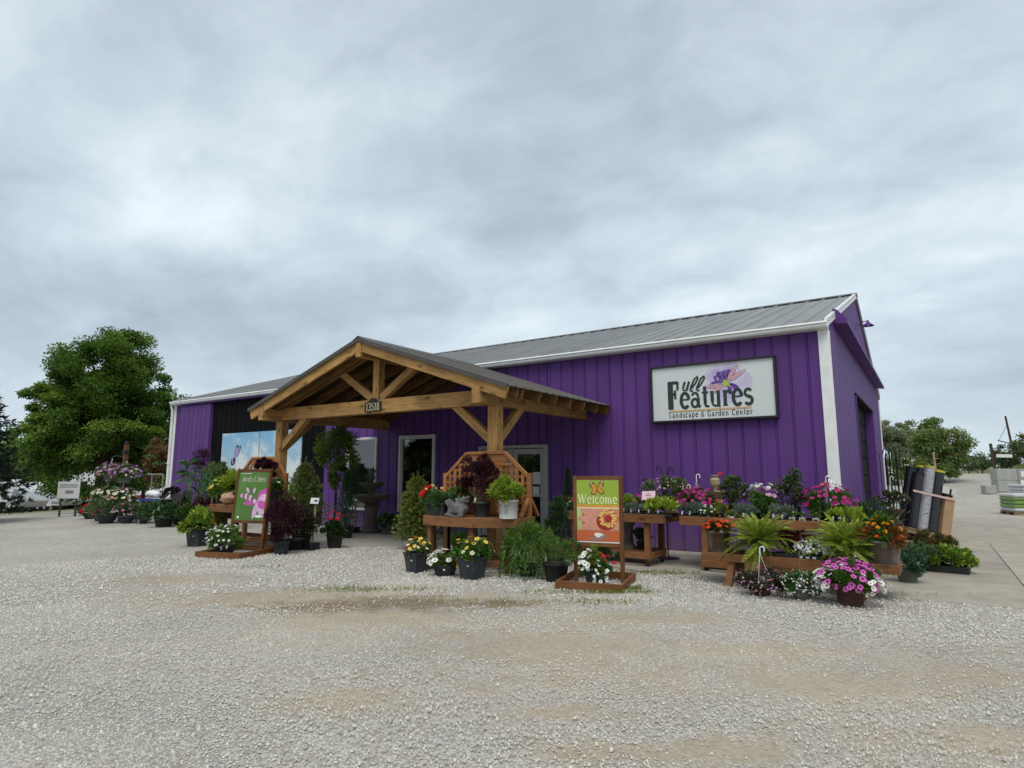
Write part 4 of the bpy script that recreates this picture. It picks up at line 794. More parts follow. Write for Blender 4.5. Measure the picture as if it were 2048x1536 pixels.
for nm, c_ in (('bloom_pink', (.62, .12, .42)), ('bloom_magenta', (.46, .015, .17)), ('bloom_white', (.80, .80, .76)), ('bloom_yellow', (.78, .62, .10)), ('bloom_cream', (.76, .74, .52)), ('bloom_orange', (.75, .10, .012)), ('bloom_gold', (.78, .34, .010)), ('bloom_red', (.58, .012, .012)), ('bloom_salmon', (.70, .27, .20)), ('bloom_lilac', (.40, .22, .45)), ('bloom_violet', (.16, .035, .22)), ('bloom_blush', (.60, .34, .42)), ('throat_dark', (.10, .006, .05)), ('throat_gold', (.60, .28, .02)), ('throat_green', (.30, .36, .12))):
    LEAF(nm, c_, .18, .012, .25)
M('pot_black', (.014, .015, .017), rough=.5, var=.15); M('pot_grey', (.030, .037, .046), rough=.5, var=.15, dirt=((.12, .10, .08), .35, 6)); M('pot_white', (.66, .65, .62), rough=.5, var=.06, dirt=((.40, .30, .22), .4, 5)); M('pot_terracotta', (.33, .135, .055), rough=.8, var=.15); M('pot_brown', (.075, .034, .022), rough=.45, var=.12)
M('pot_bronze', (.21, .18, .15), rough=.30, metal=.75, var=.15, scale=3); M('pot_pewter', (.24, .22, .19), rough=.36, metal=.6, var=.18, scale=5, dirt=((.08, .07, .06), .4, 4)); M('pot_sage', (.105, .120, .095), rough=.55, var=.1); M('pot_cream', (.55, .50, .36), rough=.6, var=.1)
M('soil', (.030, .020, .013), rough=.95, var=.3, scale=40, bump=.6); M('bark', (.060, .042, .030), rough=.9, var=.3, scale=14, bump=.6, bscale=30); M('stem_green', (.06, .09, .025), rough=.7, var=.2); M('cane_brown', (.075, .040, .022), rough=.7, var=.2)
M('wire_black', (.010, .010, .011), rough=.4, var=.1, spec=.5); M('plastic_white', (.75, .75, .76), rough=.4, var=.04); M('tag_white', (.75, .75, .72), rough=.5, var=.05); M('tag_pink', (.75, .52, .60), rough=.5, var=.05)
M('cast_stone', (.115, .098, .078), rough=.85, var=.25, scale=7, bump=.5, bscale=40, dirt=((.07, .07, .05), .6, 3)); M('tan_stone', (.33, .26, .16), rough=.85, var=.2, scale=8, bump=.4, bscale=40); M('grey_statue', (.125, .122, .118), rough=.85, var=.3, scale=9, bump=.6, bscale=30, dirt=((.08, .075, .07), .6, 6)); M('pink_rock', (.48, .29, .19), rough=.9, var=.2, scale=12, bump=.5)
UID = [100]
def rg():
    UID[0] += 1; return np.random.default_rng(UID[0])
def unit(v): return v / (np.linalg.norm(v, axis=-1, keepdims=True) + 1e-9)
def blades(P, D, ln, wd, g_, flat=.35, fold=.25, mid=.45):
    """one folded diamond leaf per point: (V, F)"""
    n_ = len(P); D = unit(D); ref = unit(np.array([0, 0, 1.]) + g_.normal(0, flat, (n_, 3)))
    S_ = np.cross(D, ref); S_ = unit(S_ + 1e-6); Nn = np.cross(S_, D)
    ln = np.broadcast_to(np.asarray(ln, float), (n_,))[:, None]; wd = np.broadcast_to(np.asarray(wd, float), (n_,))[:, None]
    V_ = np.stack([P, P + D * ln * mid + S_ * wd / 2 + Nn * wd * fold, P + D * ln - Nn * ln * .10, P + D * ln * mid - S_ * wd / 2 + Nn * wd * fold], 1).reshape(-1, 3)
    b_ = np.arange(n_)[:, None] * 4; F_ = np.concatenate([b_ + np.array([[0, 1, 2]]), b_ + np.array([[0, 2, 3]])], 0)
    return V_, F_
def merge(parts):
    V_, F_, I_, k_ = [], [], [], 0
    for v, f_, mi in parts: V_.append(v); F_.append(f_ + k_); I_.append(np.full(len(f_), mi)); k_ += len(v)
    return np.concatenate(V_), np.concatenate(F_), np.concatenate(I_)
def fol(parent, name, parts, mats):
    V_, F_, I_ = merge(parts); o_ = link(name, npmesh(name, V_, F_, mats, I_), parent); o_['kind'] = 'stuff'; return o_
def sphere_dirs(g_, n_, zmin=-.3, zmax=1):
    z = g_.uniform(zmin, zmax, n_); a = g_.uniform(0, 2 * np.pi, n_); r_ = np.sqrt(np.maximum(0, 1 - z * z)); return np.stack([r_ * np.cos(a), r_ * np.sin(a), z], 1)
def cloud(g_, n_, c, rad, k=16, spread=.34, zmin=-.35, shell=(.45, .95), up=.45, jit=.55):
    """leaf positions in clumps through an ellipsoid, with outward directions"""
    rad = np.array(rad, float); dk = sphere_dirs(g_, k, zmin); ck = dk * g_.uniform(*shell, (k, 1)) * rad
    ci = g_.integers(0, k, n_); q = unit(g_.normal(0, 1, (n_, 3))) * g_.random((n_, 1)) ** .5
    P = ck[ci] + q * spread * rad.min() * g_.uniform(.6, 1.25, (k, 1))[ci]
    D = unit(unit(P / rad) * (1 - up) + np.array([0, 0, up]) + q * .35 + g_.normal(0, jit * .5, (n_, 3)))
    return P + np.array(c), D, ck + np.array(c)
def mound(parent, n_, c, rad, leaf, mat, asp=.5, name='foliage', stems=True, **kw):
    n_ = int(n_ * 2.1); leaf = leaf * 1.12; g_ = rg(); P, D, ck = cloud(g_, n_, c, rad, **kw); mats = mat if isinstance(mat, list) else [mat]
    V_, F_ = blades(P, D, g_.uniform(.7, 1.25, n_) * leaf, g_.uniform(.7, 1.2, n_) * leaf * asp, g_, flat=.6)
    mi = np.tile(g_.integers(0, len(mats), n_), 2)
    o_ = link(name, npmesh(name, V_, F_, mats, mi), parent); o_['kind'] = 'stuff'
    return ck
def stems_to(parent, base, pts, r_, mat='stem_green', name='stem', bow=.15):
    mb = MB(); g_ = rg()
    for q in pts:
        a = Vector(base) + Vector((g_.normal(0, .015), g_.normal(0, .015), 0)); b_ = Vector(q); m_ = (a + b_) / 2 + Vector((g_.normal(0, bow), g_.normal(0, bow), abs(g_.normal(0, bow)))) * (b_ - a).length
        mb.tube([a, a * .25 + m_ * .6 + b_ * .15, b_], [r_, r_ * .75, r_ * .35], 4, cap=False)
    o_ = mb.build(name, mat, parent); o_['kind'] = 'stuff'; return o_
# ---- blossoms
def bloom_mesh(name, petal_mat, throat_mat, lobes=5, cup=.35, thr=.34):
    n_ = lobes * 2; vs_ = [(0, 0, -cup * .8)]; fs = []; mi = []
    for i in range(n_): a = 2 * math.pi * i / n_; vs_.append((thr * math.cos(a), thr * math.sin(a), -cup * .25))
    for i in range(n_):
        a = 2 * math.pi * i / n_; r_ = 1.0 if i % 2 == 0 else .86; vs_.append((r_ * math.cos(a), r_ * math.sin(a), .04 if i % 2 == 0 else -.06))
    for i in range(n_):
        j = (i + 1) % n_; fs += [(0, 1 + i, 1 + j), (1 + i, 1 + n_ + i, 1 + n_ + j), (1 + i, 1 + n_ + j, 1 + j)]; mi += [1, 0, 0]
    return npmesh(name, vs_, fs, [petal_mat, throat_mat], mi)
def double_mesh(name, mat):
    mb = MB()
    for lv, (r_, z, n_) in enumerate(((1.0, 0, 7), (.72, .22, 6), (.42, .40, 5))):
        for i in range(n_):
            a = 2 * math.pi * (i + lv * .5) / n_; c, s = math.cos(a), math.sin(a); w_ = r_ * .55
            mb.add([(0, 0, z - .1), (c * r_ * .6 - s * w_ * .6, s * r_ * .6 + c * w_ * .6, z + .08), (c * r_, s * r_, z + .16), (c * r_ * .6 + s * w_ * .6, s * r_ * .6 - c * w_ * .6, z + .08)], [(0, 1, 2, 3)])
    return mb.mesh(mat, name=name)
BL = {k_: bloom_mesh(k_, a, b_) for k_, a, b_ in (('pink', 'bloom_pink', 'throat_dark'), ('magenta', 'bloom_magenta', 'throat_dark'), ('white', 'bloom_white', 'throat_green'), ('yellow', 'bloom_yellow', 'throat_gold'), ('cream', 'bloom_cream', 'throat_gold'), ('lilac', 'bloom_lilac', 'bloom_violet'), ('whiteviolet', 'bloom_white', 'throat_dark'), ('blush', 'bloom_blush', 'bloom_magenta'))}
BL.update({k_: double_mesh('double_' + k_, m_) for k_, m_ in (('orange', 'bloom_orange'), ('gold', 'bloom_gold'), ('red', 'bloom_red'), ('salmon', 'bloom_salmon'), ('dwhite', 'bloom_white'), ('dpink', 'bloom_blush'), ('dlilac', 'bloom_lilac'))})
def spread_pts(g_, n_, c, rad, zmin=-.2, mind=.0, amin=None, amax=None):
    out_ = []; tries = 0
    while len(out_) < n_ and tries < n_ * 40:
        tries += 1; d_ = sphere_dirs(g_, 1, zmin)[0]
        if amin is not None:
            a = math.atan2(d_[1], d_[0])
            if not (amin < a < amax): continue
        p_ = np.array(c) + d_ * np.array(rad) * g_.uniform(.92, 1.1)
        if all(np.linalg.norm(p_ - q[0]) > mind for q in out_): out_.append((p_, unit(d_ / np.array(rad))))
    return out_
def blooms(parent, kind, n_, c, rad, size, zmin=-.2, name='bloom', single=True, up=.35, **kw):
    g_ = rg(); pts = spread_pts(g_, n_, c, rad, zmin, size * .85, **kw); me_ = BL[kind]
    if single:
        for p_, d_ in pts:
            o_ = link(name, me_, parent); o_.location = p_; v = Vector(d_) * (1 - up) + Vector((g_.normal(0, .25), g_.normal(0, .25), up)); o_.rotation_mode = 'QUATERNION'; o_.rotation_quaternion = v.to_track_quat('Z', 'Y'); s = size * g_.uniform(.82, 1.12); o_.scale = (s, s, s)
    else: tiny(parent, kind, [(p_, d_) for p_, d_ in pts], size, name, g_)
def tiny(parent, kind, pts, size, name, g_):
    me_ = BL[kind]; nv = len(me_.vertices); co = np.zeros(nv * 3, np.float32); me_.vertices.foreach_get('co', co); co = co.reshape(-1, 3); fs = [tuple(p_.vertices) for p_ in me_.polygons]; mi = [p_.material_index for p_ in me_.polygons]
    mb = MB()
    for p_, d_ in pts:
        q = (Vector(d_) + Vector((0, 0, .3)) + Vector(g_.normal(0, .25, 3))).to_track_quat('Z', 'Y').to_matrix(); s = size * g_.uniform(.75, 1.2); vv = co @ np.array(q).T * s + np.array(p_)
        k_ = len(mb.v); mb.v += [tuple(x_) for x_ in vv]; mb.f += [tuple(i + k_ for i in f_) for f_ in fs]; mb.m += mi
    me2 = bpy.data.meshes.new(name); me2.from_pydata(mb.v, [], mb.f)
    for m_ in me_.materials: me2.materials.append(m_)
    me2.polygons.foreach_set('material_index', mb.m); o_ = link(name, me2, parent); o_['kind'] = 'stuff'; return o_
# ---- containers (origin at the foot)
def pot_round(parent, r_, h, mat, taper=.78, rim=.03, n_=20, name='pot'):
    p_ = MB().lathe([(r_ * taper, 0), (r_ * .985, h - rim), (r_ * 1.05, h - rim), (r_ * 1.05, h), (r_ * .93, h), (r_ * .90, h - rim * 1.4)], n_, cap=False).add([(r_ * taper * math.cos(a), r_ * taper * math.sin(a), 0) for a in np.linspace(0, 6.2832, n_ + 1)[:-1]], [tuple(range(n_ - 1, -1, -1))]).build(name, mat, parent, smooth=False)
    for q in p_.data.polygons: q.use_smooth = len(q.vertices) == 4
    MB().lathe([(.001, h - rim * 1.2), (r_ * .93, h - rim * 1.4)], n_, cap=False).build('soil', 'soil', parent); return h - rim
def pot_square(parent, r_, h, mat, taper=.74, rim=.03, tag_=True, name='pot'):
    s = r_ * 1.414
    MB().lathe([(s * taper, 0), (s * .97, h - rim), (s * 1.05, h - rim), (s * 1.05, h), (s * .94, h), (s * .92, h - rim * 1.4)], 4, cap=False).lathe([(s * taper * .2, 0.001), (s * taper, 0)], 4, cap=True).build(name, mat, parent)
    MB().lathe([(.001, h - rim * 1.3), (s * .93, h - rim * 1.4)], 4, cap=False).build('soil', 'soil', parent)
    if tag_: MB().box((r_ * .25, -r_ * .93, h * .62), (.03, .004, .022)).build('price_tag', 'tag_white', parent)
    return h - rim
def bowl(parent, r_, h, mat, n_=18, name='pot'):
    MB().lathe([(r_ * .55, 0), (r_ * .85, h * .45), (r_ * .98, h * .85), (r_ * 1.05, h * .86), (r_ * 1.05, h), (r_ * .95, h), (r_ * .9, h * .85)], n_, cap=False).lathe([(.001, .001), (r_ * .55, 0)], n_, cap=False).build(name, mat, parent, smooth=True)
    MB().lathe([(.001, h * .9), (r_ * .95, h * .88)], n_, cap=False).build('soil', 'soil', parent); return h * .9
def tray(parent, lx, ly, h, mat='pot_black', name='tray'):
    mb = MB()
    for c, s in (((0, -ly / 2 + .006, h / 2), (lx, .012, h)), ((0, ly / 2 - .006, h / 2), (lx, .012, h)), ((-lx / 2 + .006, 0, h / 2), (.012, ly - .026, h)), ((lx / 2 - .006, 0, h / 2), (.012, ly - .026, h)), ((0, 0, h * .42), (lx - .026, ly - .026, h * .8))): mb.box(c, s)
    mb.build(name, mat, parent); return h * .8
def hook(parent, z0, z1, r_, mat='plastic_white', lean=(0, 0)):
    """hanger of a basket: three wires up to a plastic crook"""
    apex = Vector((lean[0], lean[1], z1)); w_ = MB()
    for i in range(3):
        a = 2 * math.pi * i / 3 + .5; w_.tube([(r_ * math.cos(a), r_ * math.sin(a), z0), apex], .0025, 4)
    w_.build('hanger_wire', mat, parent)
    pts = [apex + Vector((0, 0, -.03)), apex + Vector((0, 0, .05))] + [apex + Vector((.03 - .03 * math.cos(t_), 0, .05 + .035 * math.sin(t_))) for t_ in np.linspace(.3, 4.0, 8)]
    MB().tube(pts, .0085, 6).build('hook', mat, parent)
def tagstick(parent, p_, h=.09, mat='tag_white', w_=.022): MB().box((p_[0], p_[1], p_[2] + h / 2), (w_, .003, h), Euler((.15, .2, .3)).to_matrix()).build('plant_tag', mat, parent)
def plant(name, label, cat, loc, group=None, rz=None):
    g_ = rg(); return thing(name, label, cat, loc, g_.uniform(-.35, .35) if rz is None else rz, group)
# ---- conifers
def conifer(parent, h, r_, n_br, mat, tip=None, z0=.0, needle=.045, power=1.0, rise=.25, droop=.0, leader=True, twigs=7, per=6, wd=.010, bare=.0, thick=1.0):
    g_ = rg(); MB().tube([(0, 0, z0), (g_.normal(0, .01), 0, z0 + h * .5), (0, 0, z0 + h)], [r_ * .07 + .006, r_ * .04 + .004, .003], 6).build('trunk', 'bark', parent)
    P, D, I_ = [], [], []
    for b_ in range(n_br):
        s = (b_ + .5) / n_br; s = s ** .9; zb_ = z0 + h * (bare + (1 - bare) * s) * .97; a = b_ * 2.39996 + g_.normal(0, .2); L_ = r_ * (1 - s) ** power * g_.uniform(.8, 1.12) + r_ * .05
        ri = rise * (1 if not droop else (.4 + s)); dr = np.array([math.cos(a), math.sin(a), ri])
        for k_ in range(twigs):
            u = (k_ + .6) / twigs * L_; base = np.array([0, 0, zb_]) + dr * u + np.array([0, 0, -droop * u * u / max(L_, .01)])
            side = np.array([-math.sin(a), math.cos(a), 0.]) * g_.normal(0, .22) * L_ * (.35 + .4 * k_ / twigs) * thick
            pb = base + side + g_.normal(0, .012, 3)
            dd = unit(dr * .8 + side * 2.2 / max(L_, .02) + np.array([0, 0, .1 - droop * 1.2]))
            for j in range(per):
                P.append(pb + dd * needle * .55 * (j / per - .3)); D.append(unit(dd + g_.normal(0, .55, 3))); I_.append(1 if (tip and k_ >= twigs - 2 and g_.random() < .75) else 0)
    P, D, I_ = np.array(P), np.array(D), np.array(I_); V_, F_ = blades(P, D, g_.uniform(.7, 1.3, len(P)) * needle, wd, g_, flat=1.0)
    o_ = link('needles', npmesh('needles', V_, F_, [mat] + ([tip] if tip else []), np.tile(I_, 2)), parent); o_['kind'] = 'stuff'
    if leader:
        P, D = [], []
        for q in range(7):
            a = q * 2.4; st = np.array([0, 0, z0 + h * (.80 + .03 * q)]); dr = unit(np.array([math.cos(a), math.sin(a), 1.0 + q * .15])); ln_ = h * (.21 - .012 * q)
            if q == 6: dr = np.array([0, 0, 1.]); ln_ = h * .2; st = np.array([0, 0, z0 + h * .9])
            for k_ in range(30): P.append(st + dr * ln_ * k_ / 30); D.append(unit(dr * 1.1 + unit(g_.normal(0, 1, 3)) * .8))
        V_, F_ = blades(np.array(P), np.array(D), needle * .6, wd * 1.0, g_, flat=1.0)
        o_ = link('shoots', npmesh('shoots', V_, F_, tip or mat), parent); o_['kind'] = 'stuff'
# ---- fern: separate fronds share a few meshes
def frond_mesh(i):
    g_ = np.random.default_rng(900 + i); n_ = 26; V_, F_ = [], []
    droop = (.38, .58, .80, .22)[i]
    def path(u): return np.array([u * (1 - .12 * u), .05 * math.sin(u * 3 + i), .30 * u - droop * u * u])
    for k_ in range(n_):
        u = .08 + .92 * (k_ / (n_ - 1)); p0 = path(u); ln_ = .092 * math.sin(math.pi * min(1, (u * .90 + .07))) ** .7 + .008; w_ = .034
        for s in (-1, 1):
            d_ = unit(np.array([.42, s, -.22 + g_.normal(0, .15)])); q0 = p0; q2 = p0 + d_ * ln_; q1 = p0 + d_ * ln_ * .4 + np.array([w_ * .6, 0, .004]); q3 = p0 + d_ * ln_ * .4 - np.array([w_ * .6, 0, -.004]); b_ = len(V_); V_ += [q0, q1, q2, q3]; F_ += [(b_, b_ + 1, b_ + 2), (b_, b_ + 2, b_ + 3)]
    for k_ in range(8):
        a, c_ = path(k_ / 8), path((k_ + 1) / 8); b_ = len(V_); V_ += [a + [0, -.005, .002], a + [0, .005, .002], c_ + [0, 0, .002]]; F_ += [(b_, b_ + 1, b_ + 2)]
    return npmesh('frond', V_, F_, 'leaf_fern')
FR = [frond_mesh(i) for i in range(4)]
def fern(name, label, loc, span, h, n_=46):
    o_ = plant(name, label, 'fern', loc, 'potted ferns on the bench'); z = pot_round(o_, .13, .20, 'pot_black'); g_ = rg()
    for i in range(n_):
        f_ = link('frond', FR[g_.integers(0, 4)], o_); a = i * 2.39996 + g_.normal(0, .15); el = -.30 + (i / n_) ** 1.1 * 1.55; s = span * g_.uniform(.72, 1.08) * (1 - .18 * (i / n_))
        f_.location = (.02 * math.cos(a), .02 * math.sin(a), z); f_.rotation_euler = (g_.normal(0, .25), -el + .05, a); f_.scale = (s, s * 1.1, s)
    return o_
# ---- generic mixed potted plant
def potted(name, label, cat, loc, pot, leaves_, flowers=(), group=None, rz=None, hang=None, trail=None):
    o_ = plant(name, label, cat, loc, group, rz); kind_ = pot[0]
    z = {'r': pot_round, 's': pot_square, 'b': bowl}[kind_](o_, *pot[1:])
    for q in leaves_:
        n_, rx, rz_, lz, leaf, mat = q[:6]; kw = q[6] if len(q) > 6 else {}
        ck = mound(o_, n_, (0, 0, z + lz), (rx, rx, rz_), leaf, mat, **kw); stems_to(o_, (0, 0, z - .02), ck[:10], .004)
    for q in flowers:
        kw = q[6] if len(q) > 6 else {}; blooms(o_, q[0], q[1], (0, 0, z + q[4]), (q[2], q[2], q[3]), q[5], **kw)
    if hang: hook(o_, z, hang[0], pot[1] * .95, hang[1] if len(hang) > 1 else 'plastic_white', hang[2] if len(hang) > 2 else (0, 0))
    return o_
def XB(p_, y, z): return (p_[0], y, z)
sB, sA, sC, sD = .816, .831, .426, .843
CAM_A = (-2.9, -.2)      # azimuth range that faces the yard
# ------------------------------------------------------------------ long table (right)
potted('petunia_basket', 'magenta petunia basket with white hook on the long table\'s left end', 'flowers', XB((-1.916, -1.750, 1.091), -1.75, sB), ('b', .15, .15, 'pot_black'), [(1100, .30, .20, .10, .05, 'leaf_green', {'zmin': -.7})], [('magenta', 130, .34, .25, .10, .036, {'zmin': -.55})], 'flowering hanging baskets', hang=(.62,))
def herb_tray(label, loc, lx, mat, h, leaf, n_=700, asp=.22, tags=2, group='trays of bedding plants'):
    o_ = plant('bedding_tray', label, 'plant tray', loc, group, 0); z = tray(o_, lx, lx * .62, .055); g_ = rg()
    cols = max(2, round(lx / .11))
    for i in range(cols):
        for j in range(2):
            c = ((i + .5) / cols * lx - lx / 2, (j - .5) * lx * .3, z + h * .45); P, D, _ = cloud(g_, n_ // (cols * 2), c, (lx / cols * .62, lx * .18, h * .55), k=7, up=.6, zmin=-.5)
            V_, F_ = blades(P, D, leaf * g_.uniform(.7, 1.3, len(P)), leaf * asp, g_, flat=.8); q = link('foliage', npmesh('foliage', V_, F_, mat), o_); q['kind'] = 'stuff'
    for i in range(tags): tagstick(o_, (-lx * .35 + i * lx * .35, -lx * .30, z), .07)
    return o_
herb_tray('blue grey spiky seedlings in a black tray below the magenta petunias', XB((-1.909, -2.080, 0.942), -2.08, sB), .36, 'leaf_blue', .17, .075)
potted('white_bedding_plant', 'small white bedding flowers beside the blue grey tray', 'flowers', XB((-1.636, -2.120, 0.953), -2.12, sB), ('s', .055, .08, 'pot_black'), [(260, .11, .08, .05, .03, 'leaf_green')], [('dwhite', 30, .13, .10, .06, .018, {'single': False, 'name': 'flowers'})])
potted('marigold', 'small orange marigolds behind the bronze pot on the long table', 'flowers', XB((-1.470, -2.000, 0.984), -2.0, sB), ('s', .06, .09, 'pot_black'), [(350, .12, .10, .07, .035, 'leaf_yellowgreen')], [('gold', 14, .13, .12, .09, .020, {'single': False, 'name': 'flowers'}), ('salmon', 8, .09, .13, .12, .018, {'single': False, 'name': 'flowers', 'zmin': .5})])
potted('white_bedding_plant', 'low white and yellow bedding flowers at the front board of the long table', 'flowers', XB((-1.267, -2.170, 0.876), -2.17, sB), ('s', .05, .06, 'pot_white'), [(160, .09, .06, .03, .03, 'leaf_green')], [('gold', 6, .10, .07, .04, .016, {'single': False, 'name': 'flowers'}), ('dwhite', 10, .10, .06, .02, .016, {'single': False, 'name': 'flowers'})])
def rose(label, loc, h, w_, red):
    o_ = plant('rose_bush', label, 'rose bush', loc, 'rose bushes behind the long table'); z = pot_round(o_, .12, .20, 'pot_black')
    ck = mound(o_, 560, (0, 0, z + h * .55), (w_ * 1.1, w_ * 1.1, h * .46), .052, ['leaf_dark', 'leaf_olive'], asp=.6, zmin=-.9, shell=(.3, 1.0), k=26, spread=.3); stems_to(o_, (0, 0, z), ck, .005, 'cane_brown', bow=.08)
    if red:
        p_ = (-w_ * .85, -.05, z + h * 1.05); MB().tube([(0, 0, z), (-w_ * .5, 0, z + h * .6), p_], .004, 5).build('flower_stem', 'stem_green', o_)
        b_ = link('bloom', BL['red'], o_); b_.location = p_; b_.scale = (.045,) * 3; b_.rotation_euler = (.9, -.3, 0)
    return o_
rose('dark leafed rose bush with a single red bloom at its left', XB((-1.369, -1.550, 1.097), -1.55, sB), .52, .22, True)
rose('dark leafed rose bush without blooms beside the pink and white flowers', XB((-0.469, -1.550, 1.119), -1.55, sB), .60, .24, False)
o_ = potted('geranium', 'mixed white and pale pink geraniums above tall green foliage', 'flowers', XB((-0.865, -1.750, 1.039), -1.75, sB), ('r', .12, .14, 'pot_black'), [(700, .20, .17, .14, .05, 'leaf_green', {'zmin': -.8})], [('dwhite', 14, .17, .10, .36, .042, {'zmin': .1}), ('dpink', 10, .32, .16, .24, .042, {'zmin': -.1, 'amin': 2.2, 'amax': 3.14}), ('blush', 10, .32, .16, .24, .036, {'zmin': -.1, 'amin': -.9, 'amax': .3}), ('dlilac', 8, .28, .15, .26, .034, {'zmin': 0})])
mound(o_, 420, (.0, -.17, .19), (.13, .09, .17), .05, 'leaf_green', asp=.3, zmin=-.8)
herb_tray('grey green feathery seedlings in a black tray left of the geraniums', XB((-1.078, -2.060, 0.954), -2.06, sB), .34, 'leaf_grey', .17, .07)
herb_tray('grey green feathery seedlings in a black tray right of the geraniums', XB((-0.516, -2.060, 0.973), -2.06, sB), .36, 'leaf_grey', .18, .07)
for i, (px_, lb) in enumerate((((-0.379, -2.160, 0.881), 'small square seedling pot with green label, left of its pair'), ((-0.242, -2.160, 0.886), 'small square seedling pot with green label, right of its pair'), ((-0.061, -2.160, 0.894), 'small white seedling pot with tall tags near the lime tray'))):
    o_ = plant('seedling_pot', lb, 'pot', XB(px_, -2.16, sB), 'small labelled seedling pots', .05); pot_square(o_, .04, .075, 'pot_white' if i < 3 else 'pot_black', .85, .01, False)
    MB().box((0, -.0395, .045), (.055, .003, .022)).build('label_band', 'leaf_green' if i < 2 else 'pot_black', o_); mound(o_, 60, (0, 0, .11), (.05, .05, .04), .03, 'leaf_green'); tagstick(o_, (.01, 0, .06), .10)
o_ = potted('petunia_basket', 'magenta petunia basket with salmon and white flowers below the corner trim', 'flowers', XB((0.051, -1.720, 1.138), -1.72, sB), ('b', .16, .16, 'pot_black'), [(1300, .34, .24, .10, .05, 'leaf_green', {'zmin': -.7})], [('magenta', 100, .37, .25, .16, .037, {'zmin': -.3}), ('salmon', 5, .16, .22, .22, .034, {'zmin': .3, 'amin': -2.6, 'amax': -1.3}), ('whiteviolet', 8, .24, .30, .24, .032, {'zmin': .3, 'amin': -1.2, 'amax': .4})], 'flowering hanging baskets', hang=(.60,))
herb_tray('lime green trailing seedlings in a black tray at the table\'s right end', XB((0.303, -2.050, 0.916), -2.05, sB), .40, 'leaf_lime', .16, .075, asp=.4)
# stone finial fountain behind the long table
o_ = thing('stone_fountain', 'tan stone fountain with urn finial behind the long table', 'fountain', XB((-1.837, -0.950, 1.064), -.95, .018))
MB().lathe([(.26, 0), (.26, .08), (.17, .12), (.13, .5), (.16, .62), (.30, .74), (.33, .78), (.30, .785), (.10, .72)], 22).build('pedestal', 'tan_stone', o_, smooth=False)
MB().lathe([(.07, .75), (.06, .95), (.09, 1.05), (.20, 1.16), (.23, 1.20), (.20, 1.205), (.05, 1.17)], 20).build('upper_bowl', 'tan_stone', o_)
MB().lathe([(.03, 1.18), (.035, 1.25), (.085, 1.32), (.09, 1.40), (.06, 1.44), (.055, 1.46), (.075, 1.47), (.075, 1.49), (.0, 1.49)], 16).build('finial', 'tan_stone', o_)
# ------------------------------------------------------------------ table behind the Welcome sign
herb_tray('silvery seedlings in a black tray right of the Welcome sign', XB((-2.862, -2.220, 0.934), -2.22, sA), .40, 'leaf_grey', .15, .06, tags=3)
o_ = herb_tray('lime green lettuce like seedlings at the right end of the welcome table', XB((-2.397, -2.180, 0.980), -2.18, sA), .46, 'leaf_lime', .22, .085, n_=800, asp=.55)
potted('lime_coleus', 'lime green bushy plant close to the Welcome sign\'s right post', 'plant', XB((-3.111, -1.900, 0.962), -1.9, sA), ('r', .08, .12, 'pot_black'), [(300, .14, .12, .08, .06, 'leaf_lime', {'asp': .6})])
o_ = thing('price_sign', 'small pink price card on a stick among the seedlings', 'sign', XB((-2.662, -2.020, 0.998), -2.02, sA))
board('stick', (0, 0, 0), (0, 0, .28), .02, .012, 'stake_wood', o_, world=False, bevel=0); c_ = MB().box((0, 0, 0), (.235, .006, .15), Euler((-.35, -.06, .05)).to_matrix()).build('card', 'tag_pink', o_); c_.location = (0, -.02, .33)
M('print_grey', (.36, .24, .30), rough=.6, var=.1)
for i, w_ in enumerate((.07, .11, .09)): q = MB().box((.0, -.0045, .03 - i * .03), (w_, .002, .008), Euler((-.35, -.06, .05)).to_matrix()).build('print_line', 'print_grey', c_)
for i, q in enumerate(list(c_.children)): q.location = (0, 0, 0); q.data.transform(Matrix.Translation((0, -.004, 0)))
potted('petunia', 'small magenta petunia behind the pink price card', 'flowers', XB((-2.932, -1.720, 0.960), -1.72, sA), ('r', .09, .12, 'pot_black'), [(260, .15, .12, .07, .045, 'leaf_green')], [('magenta', 22, .19, .17, .08, .032)])
st = thing('basket_stand', 'black four armed crook stand holding the pale flower basket', 'stand', XB((-2.659, -1.200, 1.053), -1.2, .018))
MB().tube([(0, 0, 0), (0, 0, 1.45)], .012, 8).build('pole', 'wire_black', st); MB().lathe([(.20, 0), (.20, .012), (.02, .02)], 14).build('base', 'wire_black', st)
for dx, z1, z0 in ((-.14, 1.66, 1.30), (.12, 1.64, 1.30), (-.40, 1.42, 1.25), (.36, 1.42, 1.25)):
    s = 1 if dx > 0 else -1
    pts = [(0, 0, z0), (dx * .35, 0, z0 + (z1 - z0) * .55), (dx * .75, 0, z1 - .01), (dx * .95, 0, z1), (dx * 1.12, 0, z1 - .05), (dx * 1.1, 0, z1 - .11), (dx * 1.0, 0, z1 - .10)]
    MB().tube(pts, .012, 6).build('arm', 'wire_black', st)
potted('flower_basket', 'large pale pink and white flower basket hanging from the black stand', 'flowers', ((-2.578, -1.420, 1.063)[0], -1.42, .94), ('b', .20, .18, 'pot_black'), [(2200, .46, .22, .14, .04, ['leaf_green', 'leaf_olive'], {'zmin': -.8, 'k': 40})], [('blush', 90, .44, .22, .15, .014, {'single': False, 'name': 'flowers', 'zmin': -.5}), ('cream', 90, .44, .23, .15, .012, {'single': False, 'name': 'flowers', 'zmin': -.5})], 'flowering hanging baskets', hang=(.46, 'wire_black'))
for s, lb in ((-1, 'white plastic hook hung on the stand\'s left arm'), (1, 'white plastic hook hung on the stand\'s right arm')):
    o_ = thing('plastic_hanger', lb, 'hook', ((-2.659, -1.200, 1.053)[0] + s * .415, -1.26, 1.12)); hook(o_, -.06, .13, .02)
